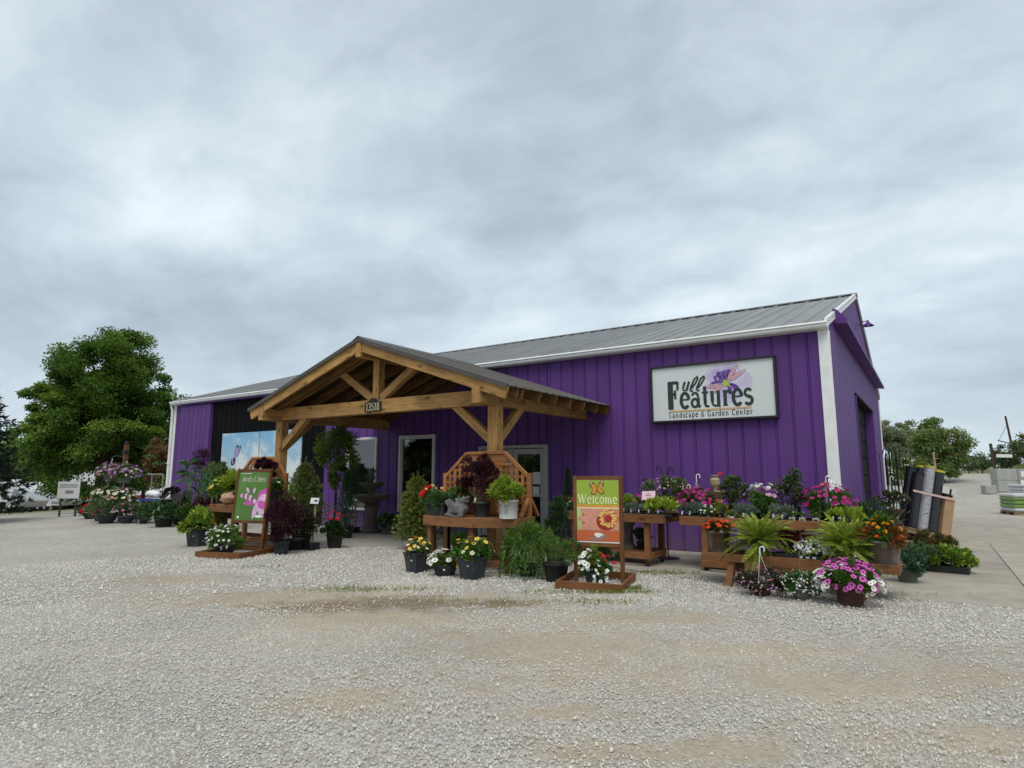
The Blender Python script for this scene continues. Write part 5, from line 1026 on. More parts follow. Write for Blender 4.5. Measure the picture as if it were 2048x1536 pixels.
potted('bedding_flowers', 'red and white bedding flowers on the table left of the Welcome sign', 'flowers', XB((-4.101, -2.150, 0.890), -2.15, sA), ('s', .06, .08, 'pot_black'), [(220, .11, .12, .07, .035, 'leaf_green')], [('red', 10, .12, .14, .14, .026, {'single': False, 'name': 'flowers', 'zmin': .2}), ('dwhite', 12, .12, .1, .05, .024, {'single': False, 'name': 'flowers'})])
o_ = thing('birdbath_pedestal', 'grey fluted birdbath pedestal under the welcome table', 'birdbath', XB((-3.087, -1.950, 0.381), -1.95, .245))
MB().lathe([(.13, 0), (.13, .04), (.085, .07), (.07, .25), (.085, .38), (.12, .42), (.12, .45)], 16).build('column', 'cast_stone', o_, smooth=False)
MB().lathe([(.125, .452), (.17, .49), (.175, .50), (.15, .50), (.02, .475)], 16).build('dish', 'cast_stone', o_)
potted('shade_plant', 'dark green potted plant on the welcome table\'s lower shelf', 'plant', XB((-2.826, -2.000, 0.401), -2.0, .245), ('r', .09, .13, 'pot_black'), [(320, .15, .13, .10, .06, 'leaf_dark', {'asp': .6})])
# ------------------------------------------------------------------ low bench
o_ = potted('begonia_pot', 'bronze metal pot of orange begonias on the bench\'s left end', 'flowers', XB((-1.216, -3.060, 0.452), -3.06, sC), ('r', .165, .30, 'pot_bronze'), [(420, .20, .10, .04, .05, ['leaf_dark', 'leaf_bronze'], {'asp': .7})], [('orange', 34, .235, .115, .06, .036, {'zmin': .05})])
fern('boston_fern', 'lime green fern left of the white alyssum tray on the bench', XB((-0.662, -3.020, 0.553), -3.02, sC), .62, .56, 140)
fern('boston_fern', 'lime green fern beside the pewter bucket on the bench', XB((0.365, -3.020, 0.556), -3.02, sC), .60, .54, 140)
for px_, lb in (((-0.331, -2.720, 0.614), 'dark red coleus between the fern and the alyssum tray'), ((-0.161, -2.700, 0.623), 'dark red coleus behind the alyssum tray')):
    potted('red_coleus', lb, 'plant', XB(px_, -2.86, sC), ('r', .07, .12, 'pot_black'), [(230, .13, .13, .10, .065, ['leaf_coleus', 'leaf_burgundy'], {'asp': .55})], group='dark red coleus on the bench')
o_ = plant('alyssum_tray', 'shallow black tray with white alyssum on the bench', 'plant tray', XB((-0.155, -3.140, 0.481), -3.14, sC), None, 0); tray(o_, .58, .22, .06)
for i in range(6): MB().box((-.20 + i * .08, -.112, .03), (.045, .004, .025)).build('tray_slot' if i < 3 else 'price_tag', 'soil' if i < 3 else 'tag_white', o_)
mound(o_, 620, (.18, 0, .11), (.22, .13, .10), .03, 'leaf_green'); blooms(o_, 'dwhite', 130, (.18, 0, .12), (.23, .14, .12), .022, zmin=-.2, single=False, name='flowers')
o_ = potted('mixed_bucket', 'pewter bucket of orange and yellow flowers on the bench\'s right end', 'flowers', XB((0.814, -3.080, 0.424), -3.08, sC), ('r', .20, .29, 'pot_pewter'), [(420, .22, .12, .05, .06, 'leaf_green', {'asp': .6}), (520, .27, .10, .05, .10, 'leaf_bronze', {'asp': .10, 'up': .25})], [('gold', 24, .20, .24, .06, .036, {'zmin': .2}), ('orange', 8, .23, .10, .04, .036, {'zmin': -.05, 'amin': -2.9, 'amax': -.2})])
mound(o_, 220, (0, 0, .46), (.10, .10, .14), .06, 'leaf_green', asp=.6)
# ------------------------------------------------------------------ in front of the bench
potted('fuchsia_basket', 'hanging basket of tiny dusty pink flowers on the gravel under the bench', 'flowers', (-0.530, -3.658, 0.000), ('b', .14, .12, 'pot_brown'), [(1200, .33, .15, .06, .035, ['leaf_dark', 'leaf_olive', 'leaf_purple'], {'zmin': -.75, 'k': 26})], [('dpink', 120, .35, .17, .06, .015, {'single': False, 'name': 'flowers', 'zmin': -.65}), ('dlilac', 60, .35, .17, .06, .014, {'single': False, 'name': 'flowers', 'zmin': -.65})], 'baskets standing on the gravel', hang=(.52,))
potted('bacopa_basket', 'sage green hanging basket of tiny white flowers on the gravel', 'flowers', (-0.064, -3.643, 0.000), ('b', .135, .14, 'pot_sage'), [(1300, .32, .13, .06, .035, ['leaf_green', 'leaf_juniper'], {'zmin': -.6, 'k': 26})], [('dwhite', 190, .33, .15, .06, .012, {'single': False, 'name': 'flowers', 'zmin': -.55})], 'baskets standing on the gravel', hang=(.50, 'pot_sage'))
o_ = potted('petunia_pot', 'brown pot overflowing with pink and white petunias before the bench', 'flowers', (0.472, -3.663, 0.000), ('r', .17, .25, 'pot_brown'), [(1300, .32, .19, .07, .05, 'leaf_green', {'zmin': -.6, 'k': 26})], [('pink', 105, .335, .21, .09, .038, {'zmin': -.45}), ('white', 40, .385, .18, .05, .034, {'zmin': -.6, 'amin': -3.14, 'amax': -2.1}), ('white', 28, .385, .18, .03, .032, {'zmin': -.55, 'amin': -.85, 'amax': .2})])
potted('licorice_plant', 'grey green bushy plant in a sage pot at the bench\'s right end', 'plant', (0.989, -1.592, 0.000), ('r', .135, .19, 'pot_sage'), [(900, .24, .22, .10, .05, ['leaf_blue', 'leaf_dark'], {'zmin': -.75})])
for i, (p_, lb, mt) in enumerate((((1.226, -0.143, 0.000), 'black tray of green and grey shrublets on the concrete, nearer the bench', ['leaf_green', 'leaf_grey']), ((1.497, -0.195, 0.000), 'tray of trailing green plants on the concrete, furthest from the bench', ['leaf_green', 'leaf_lime']), ((1.301, 2.379, -0.000), 'tray of reddish green plants on the concrete below the wrapped rolls', ['leaf_juniper', 'leaf_bronze']))):
    o_ = plant('shrub_tray', lb, 'plant tray', p_, 'plant trays on the concrete', (.15, -.1, .3)[i]); z = tray(o_, .52, .34, .12); mound(o_, 1400, (0, 0, z + .12), (.36, .28, .20), .055, mt, zmin=-.5, k=34); stems_to(o_, (0, 0, z), [(.15, .05, .25), (-.1, .0, .27), (.2, -.1, .2)], .003)
# stone pedestal with urn
o_ = thing('urn_planter', 'brown urn of purple and green plants on a stacked stone pedestal', 'planter', (0.636, 3.486, 0.000))
for i, (w_, h_) in enumerate(((.40, .08), (.36, .09), (.37, .085), (.34, .09), (.35, .09), (.33, .08))):
    z = sum(q[1] for q in ((.40, .08), (.36, .09), (.37, .085), (.34, .09), (.35, .09), (.33, .08))[:i]); c_ = MB().box((0, 0, 0), (w_, w_ * .9, h_ - .006)).build('pedestal_stone', 'pot_brown' if i % 2 else 'cast_stone', o_, bevel=.018); c_.location = (.01 * (-1) ** i, 0, z + h_ / 2); c_.rotation_euler = (0, 0, .12 * (i % 3) - .1)
u_ = MB().lathe([(.11, 0), (.12, .02), (.06, .05), (.055, .08), (.13, .13), (.19, .19), (.225, .235), (.23, .25), (.20, .25), (.18, .21)], 20).build('urn', 'pot_brown', o_, smooth=True); u_.location = (0, 0, .518)
mound(o_, 900, (0, 0, .92), (.32, .32, .20), .06, ['leaf_dark', 'leaf_green', 'leaf_purple'], zmin=-.4); blooms(o_, 'dlilac', 40, (0, 0, .95), (.33, .33, .24), .022, zmin=.0, single=False, name='flowers')
hook(o_, .78, 1.38, .17)
# tall evergreen clump right of the corner
o_ = plant('ornamental_grass', 'tall dark green feathery plant between the corner and the urn', 'plant', (0.479, -0.550, 0.708)[:2] + (.018,)); z = pot_round(o_, .16, .26, 'pot_black'); g_ = rg()
P = np.stack([g_.normal(0, .12, 1300), g_.normal(0, .12, 1300), g_.uniform(z, z + .78, 1300)], 1); P[:, :2] *= (1 + (P[:, 2:] - z)); D = np.stack([P[:, 0] * 1.5, P[:, 1] * 1.5, np.ones(1300) * .8], 1) + g_.normal(0, .25, (1300, 3))
fol(o_, 'foliage', [(*blades(P, D, g_.uniform(.08, .17, 1300), .016, g_, flat=1), 0)], ['leaf_dark']); mound(o_, 700, (0, 0, z + .40), (.30, .28, .40), .07, ['leaf_dark', 'leaf_green'], asp=.25, zmin=-.9, k=30)
blooms(o_, 'dlilac', 26, (0, 0, z + .6), (.25, .25, .2), .018, zmin=.3, single=False, name='flowers')
# ------------------------------------------------------------------ Welcome sign base
wr = Matrix.Rotation(.24, 4, 'Z')
def inw(base, dx, dy, z): v = wr @ Vector((dx, dy, 0)); return (base[0] + v.x, base[1] + v.y, z)
o_ = potted('petunia_pot', 'white petunias spilling from a dark pot in the Welcome sign\'s base', 'flowers', inw((-2.657, -4.021, 0.000), .03, -.30, .012), ('s', .12, .18, 'pot_grey'), [(600, .22, .16, .08, .045, 'leaf_green', {'zmin': -.6})], [('white', 16, .24, .17, .16, .044, {'zmin': -.3, 'amin': -3.14, 'amax': -1.5}), ('white', 26, .24, .24, .02, .027, {'zmin': -.85, 'amin': -2.2, 'amax': -.3}), ('red', 6, .26, .2, .12, .036, {'zmin': .1, 'amin': -.9, 'amax': .6})])
mound(o_, 260, (.0, -.06, .42), (.07, .07, .20), .05, 'leaf_yellowgreen', asp=.2, zmin=-1)
potted('juniper', 'spreading green juniper on the ground behind the Welcome sign', 'shrub', inw((-2.657, -4.021, 0.000), -.06, .42, 0), ('r', .13, .18, 'pot_black'), [(900, .28, .22, .14, .06, 'leaf_juniper', {'asp': .25})])
# ------------------------------------------------------------------ right post bench
o_ = plant('juniper_planter', 'black planter of creeping juniper on the bench\'s left front', 'planter', ((-5.490, -4.180, 0.843)[0], -4.18, sD), None, .05); pot_square(o_, .185, .21, 'pot_grey', .88); mound(o_, 1500, (.03, -.04, .23), (.29, .25, .16), .055, ['leaf_juniper', 'leaf_green'], asp=.22, zmin=-.8, k=34)
potted('begonia', 'red and yellow flowers behind the juniper planter', 'flowers', ((-5.851, -3.980, 1.075)[0], -3.98, sD), ('r', .10, .16, 'pot_black'), [(420, .19, .14, .10, .05, 'leaf_green', {'zmin': -.6})], [('red', 12, .19, .17, .17, .062, {'zmin': -.1, 'amin': -3.14, 'amax': -1.9}), ('yellow', 14, .22, .16, .22, .026, {'zmin': .1, 'amin': -1.9, 'amax': .4})])
potted('boxwood', 'yellow green leafy shrub between the juniper and the burgundy shrub', 'shrub', ((-5.265, -3.930, 1.087)[0], -3.93, sD), ('r', .10, .16, 'pot_black'), [(800, .22, .17, .17, .05, ['leaf_green', 'leaf_yellowgreen'], {'asp': .5})])
o_ = plant('burgundy_shrub', 'tall dark burgundy leafed shrub in a black pot before the lattice', 'shrub', ((-4.674, -4.120, 0.855)[0], -4.12, sD), None, 0); z = pot_round(o_, .14, .24, 'pot_grey')
for c, r_ in (((-.17, 0, .70), (.24, .18, .24)), ((.10, .02, .78), (.14, .14, .30)), ((.16, 0, .48), (.20, .16, .22)), ((-.33, .03, .50), (.16, .12, .14))):
    ck = mound(o_, 620, c, r_, .042, ['leaf_burgundy', 'leaf_purple', 'leaf_burgundy'], asp=.45, zmin=-.9, shell=(.2, 1.1), k=20, spread=.45); stems_to(o_, (0, 0, z), ck[:8], .005, 'cane_brown', bow=.06)
tagstick(o_, (-.04, -.13, z), .10, 'pot_cream', .035)
o_ = potted('arborvitae', 'lime green globe shrub in a white printed pot on the bench', 'shrub', ((-4.127, -4.160, 0.848)[0], -4.16, sD), ('r', .155, .28, 'pot_white', .92, .02), [(1500, .25, .20, .14, .065, ['leaf_lime', 'leaf_yellowgreen'], {'asp': .3, 'zmin': -.5, 'k': 34})], rz=0)
lt = MB()
def on_pot(s, a0, z, size, rr):
    q = MB(); text(q, s, 0, 0, size, 0, 0, wt=.22, gap=.08); lt.add([((rr + .002) * math.sin(a0 + v[0] / rr), -(rr + .002) * math.cos(a0 + v[0] / rr), z + v[2]) for v in q.v], q.f)
on_pot('PW', -.62, .175, .026, .153); on_pot('PW', .20, .175, .026, .153)
for a0 in (-.62, .20):
    for i in range(4): lt.add([((.1505) * math.sin(a0 + u * .4 * (.9 if i % 2 else 1)), -(.1505) * math.cos(a0 + u * .4 * (.9 if i % 2 else 1)), .155 - i * .022 - v * .007) for v in (0, 1) for u in (0, .5, 1)], [(0, 1, 4, 3), (1, 2, 5, 4)])
lt.build('pot_print', 'grey_print', o_); tagstick(o_, (.06, -.2, .40), .09)
# crouching dragon statue
o_ = thing('dragon_statue', 'grey crouching stone dragon statue on the right bench', 'statue', ((-4.993, -4.300, 0.821)[0], -4.30, sD), 0); o_.scale = (1.18, 1.18, 1.22)
bm = bmesh.new()
def lump(c, r_, rot=(0, 0, 0)):
    mt = Matrix.Translation(c) @ Euler(rot).to_matrix().to_4x4() @ Matrix.Diagonal((*r_, 1)); bmesh.ops.create_icosphere(bm, subdivisions=2, radius=1, matrix=mt)
for c, r_, rt_ in (((0, 0, .10), (.15, .11, .10), (0, -.1, 0)), ((-.10, -.02, .07), (.075, .085, .075), (0, 0, 0)), ((.09, -.07, .06), (.045, .05, .065), (0, 0, 0)), ((-.13, -.08, .025), (.07, .035, .028), (0, 0, 0)), ((.10, -.11, .02), (.055, .03, .022), (0, 0, 0)), ((.06, 0, .20), (.085, .07, .055), (0, -.35, 0)), ((.13, -.01, .235), (.06, .05, .03), (0, -.45, 0)), ((.12, -.01, .20), (.055, .045, .02), (0, -.1, 0)), ((.03, -.05, .255), (.018, .018, .022), (0, 0, 0)), ((.03, .05, .255), (.018, .018, .022), (0, 0, 0)), ((-.02, 0, .205), (.07, .03, .03), (0, .4, 0)), ((.17, -.02, .26), (.02, .03, .02), (0, 0, 0))): lump(c, r_, rt_)
for v in bm.verts: v.co += Vector((math.sin(v.co.z * 90), math.cos(v.co.x * 80), math.sin(v.co.y * 85))) * .003
me = bpy.data.meshes.new('body'); bm.to_mesh(me); bm.free(); me.materials.append(MATS['grey_statue'])
me.remesh_voxel_size = .008; b_ = link('body', me, o_); md = b_.modifiers.new('remesh', 'REMESH'); md.mode = 'VOXEL'; md.voxel_size = .009; md.use_smooth_shade = True
MB().tube([(-.12, .06, .06), (-.20, .02, .03), (-.16, -.08, .015), (.0, -.13, .015), (.13, -.13, .012)], [.03, .025, .02, .014, .006], 7).build('tail', 'grey_statue', o_, smooth=True)
for s in (-1, 1): MB().add([(-.02, s * .05, .17), (-.10, s * .09, .24), (-.17, s * .12, .20), (-.12, s * .10, .12), (-.04, s * .07, .10), (-.06, s * .075, .15)], [(0, 1, 5), (1, 2, 5), (2, 3, 5), (3, 4, 5), (4, 0, 5)]).build('wing', 'grey_statue', o_)
# ------------------------------------------------------------------ ground right of the porch
def fir(label, loc, h, r_, mat, tip, pot_r=.17, group=None, n_br=95, **kw):
    o_ = plant('potted_spruce', label, 'spruce', loc, group); z = pot_round(o_, pot_r, pot_r * 1.25, 'pot_black'); conifer(o_, h, r_, n_br, mat, tip, z0=z * .6, **kw); return o_
fir('light green potted spruce with upright new shoots left of the right bench', (-7.468, -2.644, 0.000), 1.36, .43, 'leaf_spruce', 'leaf_spruce_tip', .15, 'potted spruces by the porch', n_br=230, twigs=9, per=9, needle=.06, power=.48, thick=1.8, wd=.014)
potted('calibrachoa_pot', 'tall dark pot of small yellow flowers below the spruce', 'flowers', (-5.473, -4.756, -0.000), ('s', .155, .30, 'pot_grey'), [(420, .22, .13, .06, .045, ['leaf_green', 'leaf_olive'], {'zmin': -.4})], [('cream', 12, .26, .17, .07, .034, {'zmin': -.2}), ('yellow', 12, .24, .20, .07, .034, {'zmin': .0}), ('red', 5, .2, .17, .07, .03, {'zmin': .1})], 'dark square flower pots')
potted('petunia_pot', 'low black pot of white petunias between the two yellow flowered pots', 'flowers', (-4.853, -4.793, 0.000), ('s', .145, .17, 'pot_black'), [(330, .20, .12, .05, .05, 'leaf_green')], [('white', 13, .26, .15, .10, .052, {'zmin': -.2, 'amin': -3.14, 'amax': -1.4}), ('white', 6, .22, .14, .10, .05, {'zmin': .1}), ('yellow', 6, .27, .12, .04, .036, {'zmin': -.2, 'amin': -.9, 'amax': .4})], 'dark square flower pots')
potted('petunia_pot', 'tall dark square pot of leafy yellow petunias in front of the bench', 'flowers', (-4.351, -4.772, 0.000), ('s', .165, .32, 'pot_grey'), [(620, .27, .16, .08, .07, 'leaf_green', {'asp': .65, 'zmin': -.4})], [('yellow', 18, .29, .20, .12, .038, {'zmin': .0}), ('cream', 8, .3, .16, .10, .036, {'zmin': -.1})], 'dark square flower pots')
o_ = plant('weeping_cypress', 'weeping thread leaf cypress at the right end of the lattice bench', 'shrub', (-3.791, -4.126, 0.000)); z = pot_round(o_, .15, .18, 'pot_black'); g_ = rg(); P, D = [], []
for i in range(230):
    a = g_.uniform(0, 6.28); r_ = .40 * g_.random() ** .5; zt = z + .62 * (1 - (r_ / .46) ** 2 * .45) * g_.uniform(.75, 1.05)
    for k_ in range(13): u = k_ / 13; P.append((r_ * math.cos(a) * (.8 + .35 * u), r_ * math.sin(a) * (.8 + .35 * u), max(.02, zt - u * u * .55 - .02 * u))); D.append((math.cos(a) * .4 + g_.normal(0, .25), math.sin(a) * .4 + g_.normal(0, .25), .15 - u * 1.2))
fol(o_, 'foliage', [(*blades(np.array(P), np.array(D), g_.uniform(.05, .10, len(P)), .016, g_, flat=1), 0)], ['leaf_green']); mound(o_, 500, (0, 0, z + .45), (.30, .30, .25), .06, ['leaf_yellowgreen', 'leaf_green'], asp=.2); stems_to(o_, (0, 0, z), [(.2, .1, .7), (-.2, 0, .7), (0, .2, .75)], .01, 'bark')
o_ = plant('yew', 'tall dark columnar yew behind the weeping cypress', 'shrub', ((-3.923, -3.050, 0.346)[0], -3.05, 0)); z = pot_round(o_, .17, .24, 'pot_black')
for k_ in range(5): mound(o_, 520, (rg().normal(0, .04), 0, z + .12 + k_ * .165), (.27 - .024 * k_, .27 - .024 * k_, .18), .05, ['leaf_yew', 'leaf_dark', 'leaf_juniper'], asp=.22, up=.75, zmin=-.9, k=18)
o_ = plant('cone_topiary', 'slim dark cone shaped evergreen against the purple wall', 'shrub', ((-4.805, -1.000, 0.492)[0], -1.0, 0)); z = pot_round(o_, .15, .26, 'pot_black'); conifer(o_, 1.42, .24, 110, 'leaf_yew', None, z0=z, leader=False, twigs=6, per=6, needle=.05, rise=.6, bare=.0)
o_ = plant('dwarf_spruce', 'dwarf spruce mound in a black pot beside the Welcome sign', 'spruce', (-3.239, -4.221, 0.000)); z = pot_round(o_, .185, .25, 'pot_black')
mound(o_, 2600, (0, 0, z + .16), (.37, .37, .27), .035, ['leaf_yellowgreen', 'leaf_green', 'leaf_juniper'], asp=.25, zmin=-.35, k=60, spread=.22, shell=(.6, 1.05)); stems_to(o_, (0, 0, z), [(.1, 0, .4), (-.1, .1, .4)], .012, 'bark')
o_ = plant('potted_grass', 'wispy green grass plant under the right bench', 'plant', (-6.406, -2.590, 0.000)); z = pot_round(o_, .10, .14, 'pot_black'); g_ = rg(); n_ = 260
fol(o_, 'foliage', [(*blades(np.stack([g_.normal(0, .03, n_), g_.normal(0, .03, n_), np.full(n_, z - .02)], 1), np.stack([g_.normal(0, .45, n_), g_.normal(0, .45, n_), np.ones(n_)], 1), g_.uniform(.25, .42, n_), .012, g_, flat=1), 0)], ['leaf_green'])
o_ = thing('plastic_sheet', 'pale grey plastic panel leaning under the right bench', 'panel', (-5.314, -2.944, 0.000), .1); MB().box((0, 0, .17), (.34, .02, .34), Euler((-.22, 0, 0)).to_matrix()).build('panel', 'frame_grey', o_, bevel=.006); MB().box((0, .02, .345), (.35, .03, .02), Euler((-.22, 0, 0)).to_matrix()).build('edge', 'pot_white', o_)
# ------------------------------------------------------------------ under the porch
o_ = thing('tiered_fountain', 'dark three tier stone garden fountain under the porch window', 'fountain', (-10.949, -0.651, 0.000))
MB().lathe([(.30, 0), (.30, .06), (.20, .10), (.15, .35), (.17, .62), (.22, .68), (.12, .72)], 20).build('pedestal', 'cast_stone', o_)
MB().lathe([(.12, .70), (.30, .80), (.50, .92), (.53, .96), (.48, .97), (.1, .86)], 26).build('lower_bowl', 'cast_stone', o_, smooth=True)
MB().lathe([(.10, .88), (.09, 1.05), (.12, 1.10), (.25, 1.18), (.33, 1.27), (.34, 1.29), (.29, 1.29), (.05, 1.2)], 22).build('upper_bowl', 'cast_stone', o_, smooth=True)
MB().lathe([(.06, 1.22), (.05, 1.32), (.085, 1.40), (.06, 1.50), (.07, 1.54), (.10, 1.58), (.09, 1.62), (.0, 1.6)], 14).build('finial', 'cast_stone', o_, smooth=True)
def marker(name, label, loc, h, tilt, col='tag_white', pw=.25):
    o_ = thing(name, label, 'sign', loc); MB().box((0, 0, .07), (.22, .22, .14)).build('base', 'pot_black', o_, bevel=.01); board('stake', (0, 0, .12), (tilt, 0, h), .04, .03, 'stake_wood', o_, world=False, bevel=0)
    c_ = MB().box((tilt, -.03, h + .06), (pw, .012, .12), Euler((-.2, 0, 0)).to_matrix()).build('card', col, o_); MB().box((tilt + .05, -.040, h + .065), (.09, .006, .03), Euler((-.2, 0, 0)).to_matrix()).build('card_print', 'ink_dark', c_); return o_
marker('plant_marker', 'white marker card on a tall stake beside the dark spruce', (-9.094, -3.946, 0.000), .92, .06); marker('plant_marker', 'white marker card on a dark stake beside the stone fountain', (-11.204, -0.987, 0.000), .82, .04, pw=.18)
fir('dark green potted spruce with spreading branches at the left porch post', (-9.842, -3.634, 0.000), 1.62, .60, 'leaf_spruce', 'leaf_olive', .20, 'potted spruces by the porch', n_br=150, twigs=10, per=9, needle=.06, power=.7, wd=.015, rise=.45)
o_ = plant('barberry', 'dark burgundy shrub in a grey pot in front of the dark spruce', 'shrub', (-9.079, -4.675, -0.000)); z = pot_round(o_, .15, .24, 'pot_grey'); ck = mound(o_, 1700, (.10, 0, z + .40), (.44, .38, .44), .045, ['leaf_burgundy', 'leaf_purple', 'leaf_burgundy'], asp=.5, zmin=-.9, k=40, spread=.3); stems_to(o_, (0, 0, z), ck[:14], .006, 'cane_brown')
o_ = plant('japanese_maple', 'dark red and green shrub filling the gap beside the marker stake', 'shrub', (-9.378, -4.139, 0.000)); z = pot_round(o_, .22, .22, 'pot_black'); mound(o_, 1300, (.05, 0, z + .36), (.48, .40, .40), .05, ['leaf_burgundy', 'leaf_dark', 'leaf_burgundy'], asp=.5, zmin=-.8, k=34, spread=.3)
potted('geranium_pot', 'dark round pot of red geraniums in the middle of the porch', 'flowers', (-8.981, -3.470, 0.000), ('r', .17, .27, 'pot_black'), [(650, .29, .20, .10, .06, 'leaf_dark', {'asp': .8, 'zmin': -.5})], [('red', 10, .20, .20, .30, .05, {'zmin': .1})])
o_ = plant('weeping_tree', 'small weeping tree with bright green crown under the porch', 'tree', ((-11.257, -1.600, 0.107)[0], -1.6, 0)); z = pot_round(o_, .2, .3, 'pot_black'); MB().tube([(0, 0, z), (.02, 0, 1.0), (-.03, 0, 1.9), (0, 0, 2.35)], [.035, .03, .025, .012], 7).build('trunk', 'bark', o_)
ck = mound(o_, 1700, (-.02, 0, 2.12), (.52, .50, .58), .09, ['leaf_green', 'leaf_yellowgreen', 'leaf_yellowgreen'], asp=.35, zmin=-.8, k=36, up=-.1, spread=.35, name='crown'); stems_to(o_, (0, 0, 2.1), ck[:18], .008, 'bark', 'limb')
mound(o_, 800, (.16, 0, 1.50), (.36, .34, .42), .08, ['leaf_green', 'leaf_yellowgreen'], asp=.3, zmin=-.9, k=16, up=-.4, name='crown')
o_ = plant('dwarf_conifer', 'dense dark cone shaped dwarf conifer left of the stone fountain', 'spruce', ((-10.376, -2.000, 0.065)[0], -2.0, 0)); z = pot_round(o_, .2, .28, 'pot_black'); conifer(o_, 1.35, .36, 130, 'leaf_juniper', None, z0=z * .8, leader=False, twigs=8, per=7, needle=.05, rise=.5)
potted('potted_shrub', 'small leafy potted shrub right of the stone fountain', 'shrub', (-10.195, -0.775, 0.000), ('r', .15, .20, 'pot_sage'), [(700, .28, .22, .14, .05, ['leaf_dark', 'leaf_green'], {'zmin': -.6})])
# ------------------------------------------------------------------ left bench and around it
o_ = potted('hosta_pot', 'tall grey square pot of lime leaves and pale yellow flowers at left', 'flowers', (-11.683, -4.886, 0.000), ('s', .17, .36, 'pot_grey'), [(520, .32, .20, .10, .12, ['leaf_lime', 'leaf_green'], {'asp': .5, 'zmin': -.3})], [('cream', 9, .30, .15, .06, .045, {'zmin': -.2})], 'dark square flower pots')
potted('hosta_pot', 'grey square pot with lime leaves tucked behind the front one', 'plant', (-12.260, -4.364, 0.000), ('s', .15, .28, 'pot_grey'), [(420, .30, .26, .16, .16, 'leaf_lime', {'asp': .4, 'zmin': -.2})], (), 'dark square flower pots')
wr = Matrix.Rotation(.30, 4, 'Z')
potted('verbena_bowl', 'dark bowl of small white flowers in the green sign\'s base', 'flowers', inw((-9.786, -4.978, 0.000), -.12, -.40, .012), ('b', .20, .18, 'pot_black'), [(900, .34, .24, .12, .05, 'leaf_green', {'zmin': -.5, 'k': 24})], [('dwhite', 46, .35, .25, .14, .028, {'zmin': -.7, 'amin': -3.1, 'amax': -.2}), ('dwhite', 16, .3, .2, .2, .028, {'zmin': .2})])
potted('daylily', 'yellow flowered plant on the left bench beside the tan rock', 'flowers', ((-12.254, -4.050, 0.863)[0], -4.05, sD), ('r', .13, .20, 'pot_black'), [(620, .28, .24, .14, .09, ['leaf_green', 'leaf_yellowgreen'], {'asp': .35, 'zmin': -.5})], [('yellow', 12, .29, .24, .20, .045, {'zmin': -.2, 'amin': -3.1, 'amax': -.6})])
potted('lime_plant', 'bright lime leafed plant on the left bench behind the green sign', 'plant', ((-11.925, -3.980, 0.869)[0], -3.98, sD), ('r', .13, .20, 'pot_black'), [(420, .24, .28, .22, .12, 'leaf_lime', {'asp': .4, 'zmin': -.5})])
o_ = thing('boulder', 'rounded tan stone sitting on the left bench', 'rock', ((-11.639, -4.280, 0.790)[0], -4.28, sD)); bm = bmesh.new(); bmesh.ops.create_icosphere(bm, subdivisions=3, radius=1)
for v in bm.verts: c = v.co.copy(); v.co = Vector((c.x * .17, c.y * .14, .12 + c.z * (.15 if c.z > 0 else .11))) + Vector((math.sin(c.z * 7) * .02 + c.z * .04, math.cos(c.x * 6) * .015, math.sin(c.x * 5 + c.y * 4) * .012))
me = bpy.data.meshes.new('stone'); bm.to_mesh(me); bm.free(); me.materials.append(MATS['pink_rock']); me.polygons.foreach_set('use_smooth', [True] * len(me.polygons)); link('stone', me, o_)
MB().tube([(.02, -.10, .24), (.07, -.11, .22), (.09, -.12, .17), (.05, -.135, .14), (.0, -.13, .17)], .009, 5).build('carving', 'pink_rock', o_)
potted('planter', 'dark planter with a few yellow flowers on the left bench\'s right end', 'planter', ((-10.242, -4.100, 0.846)[0], -4.1, sD), ('s', .15, .34, 'pot_black'), [(420, .22, .16, .08, .06, ['leaf_dark', 'leaf_green'])], [('cream', 6, .20, .18, .12, .05, {'zmin': .0})])
o_ = plant('burgundy_planter', 'dark burgundy trailing plants in front of the left lattice', 'plant', ((-10.788, -3.980, 1.169)[0], -3.98, sD), None, 0); z = pot_round(o_, .16, .22, 'pot_black')
ck = mound(o_, 1700, (0, 0, .74), (.36, .16, .30), .06, ['leaf_burgundy', 'leaf_purple'], asp=.4, zmin=-.9, k=34, spread=.4); stems_to(o_, (0, 0, z), ck[:14], .005, 'cane_brown', bow=.05)
for x_, z_ in ((-.10, .72), (.12, .70), (.10, .52)): tagstick(o_, (x_, -.2, z_), .09)
# ------------------------------------------------------------------ far left corner of the wall
o_ = plant('tropical_plant', 'tall staked plant with large drooping leaves by the left corner', 'plant', ((-18.954, -1.300, 0.010)[0], -1.3, 0)); z = pot_round(o_, .2, .3, 'pot_black'); board('stake', (0.05, 0, .2), (.05, 0, 1.75), .03, .02, 'stake_wood', o_, world=False, bevel=0); MB().tube([(0, 0, z), (.0, 0, 1.0), (.02, 0, 1.95)], .02, 6).build('stem', 'stem_green', o_)
g_ = rg(); n_ = 26; a = np.arange(n_) * 2.4; P = np.stack([np.zeros(n_), np.zeros(n_), g_.uniform(1.3, 2.0, n_)], 1); D = np.stack([np.cos(a), np.sin(a), g_.uniform(-.5, .6, n_)], 1)
fol(o_, 'leaf', [(*blades(P, D, g_.uniform(.40, .6, n_), .19, g_, flat=.2), 0)], ['leaf_juniper'])
o_ = plant('weeping_cedar', 'wide grey green weeping cedar tied to a stake at left', 'tree', ((-15.266, -2.400, 0.235)[0], -2.4, 0)); z = pot_round(o_, .22, .3, 'pot_black'); MB().tube([(0, 0, z), (.05, 0, .9), (-.05, 0, 1.45), (-.3, 0, 1.62)], [.03, .025, .02, .012], 7).build('trunk', 'bark', o_); board('stake', (-.35, -.02, .0), (-.30, -.02, 1.6), .03, .02, 'stake_wood', o_, world=False, bevel=0)
g_ = rg(); P, D = [], []
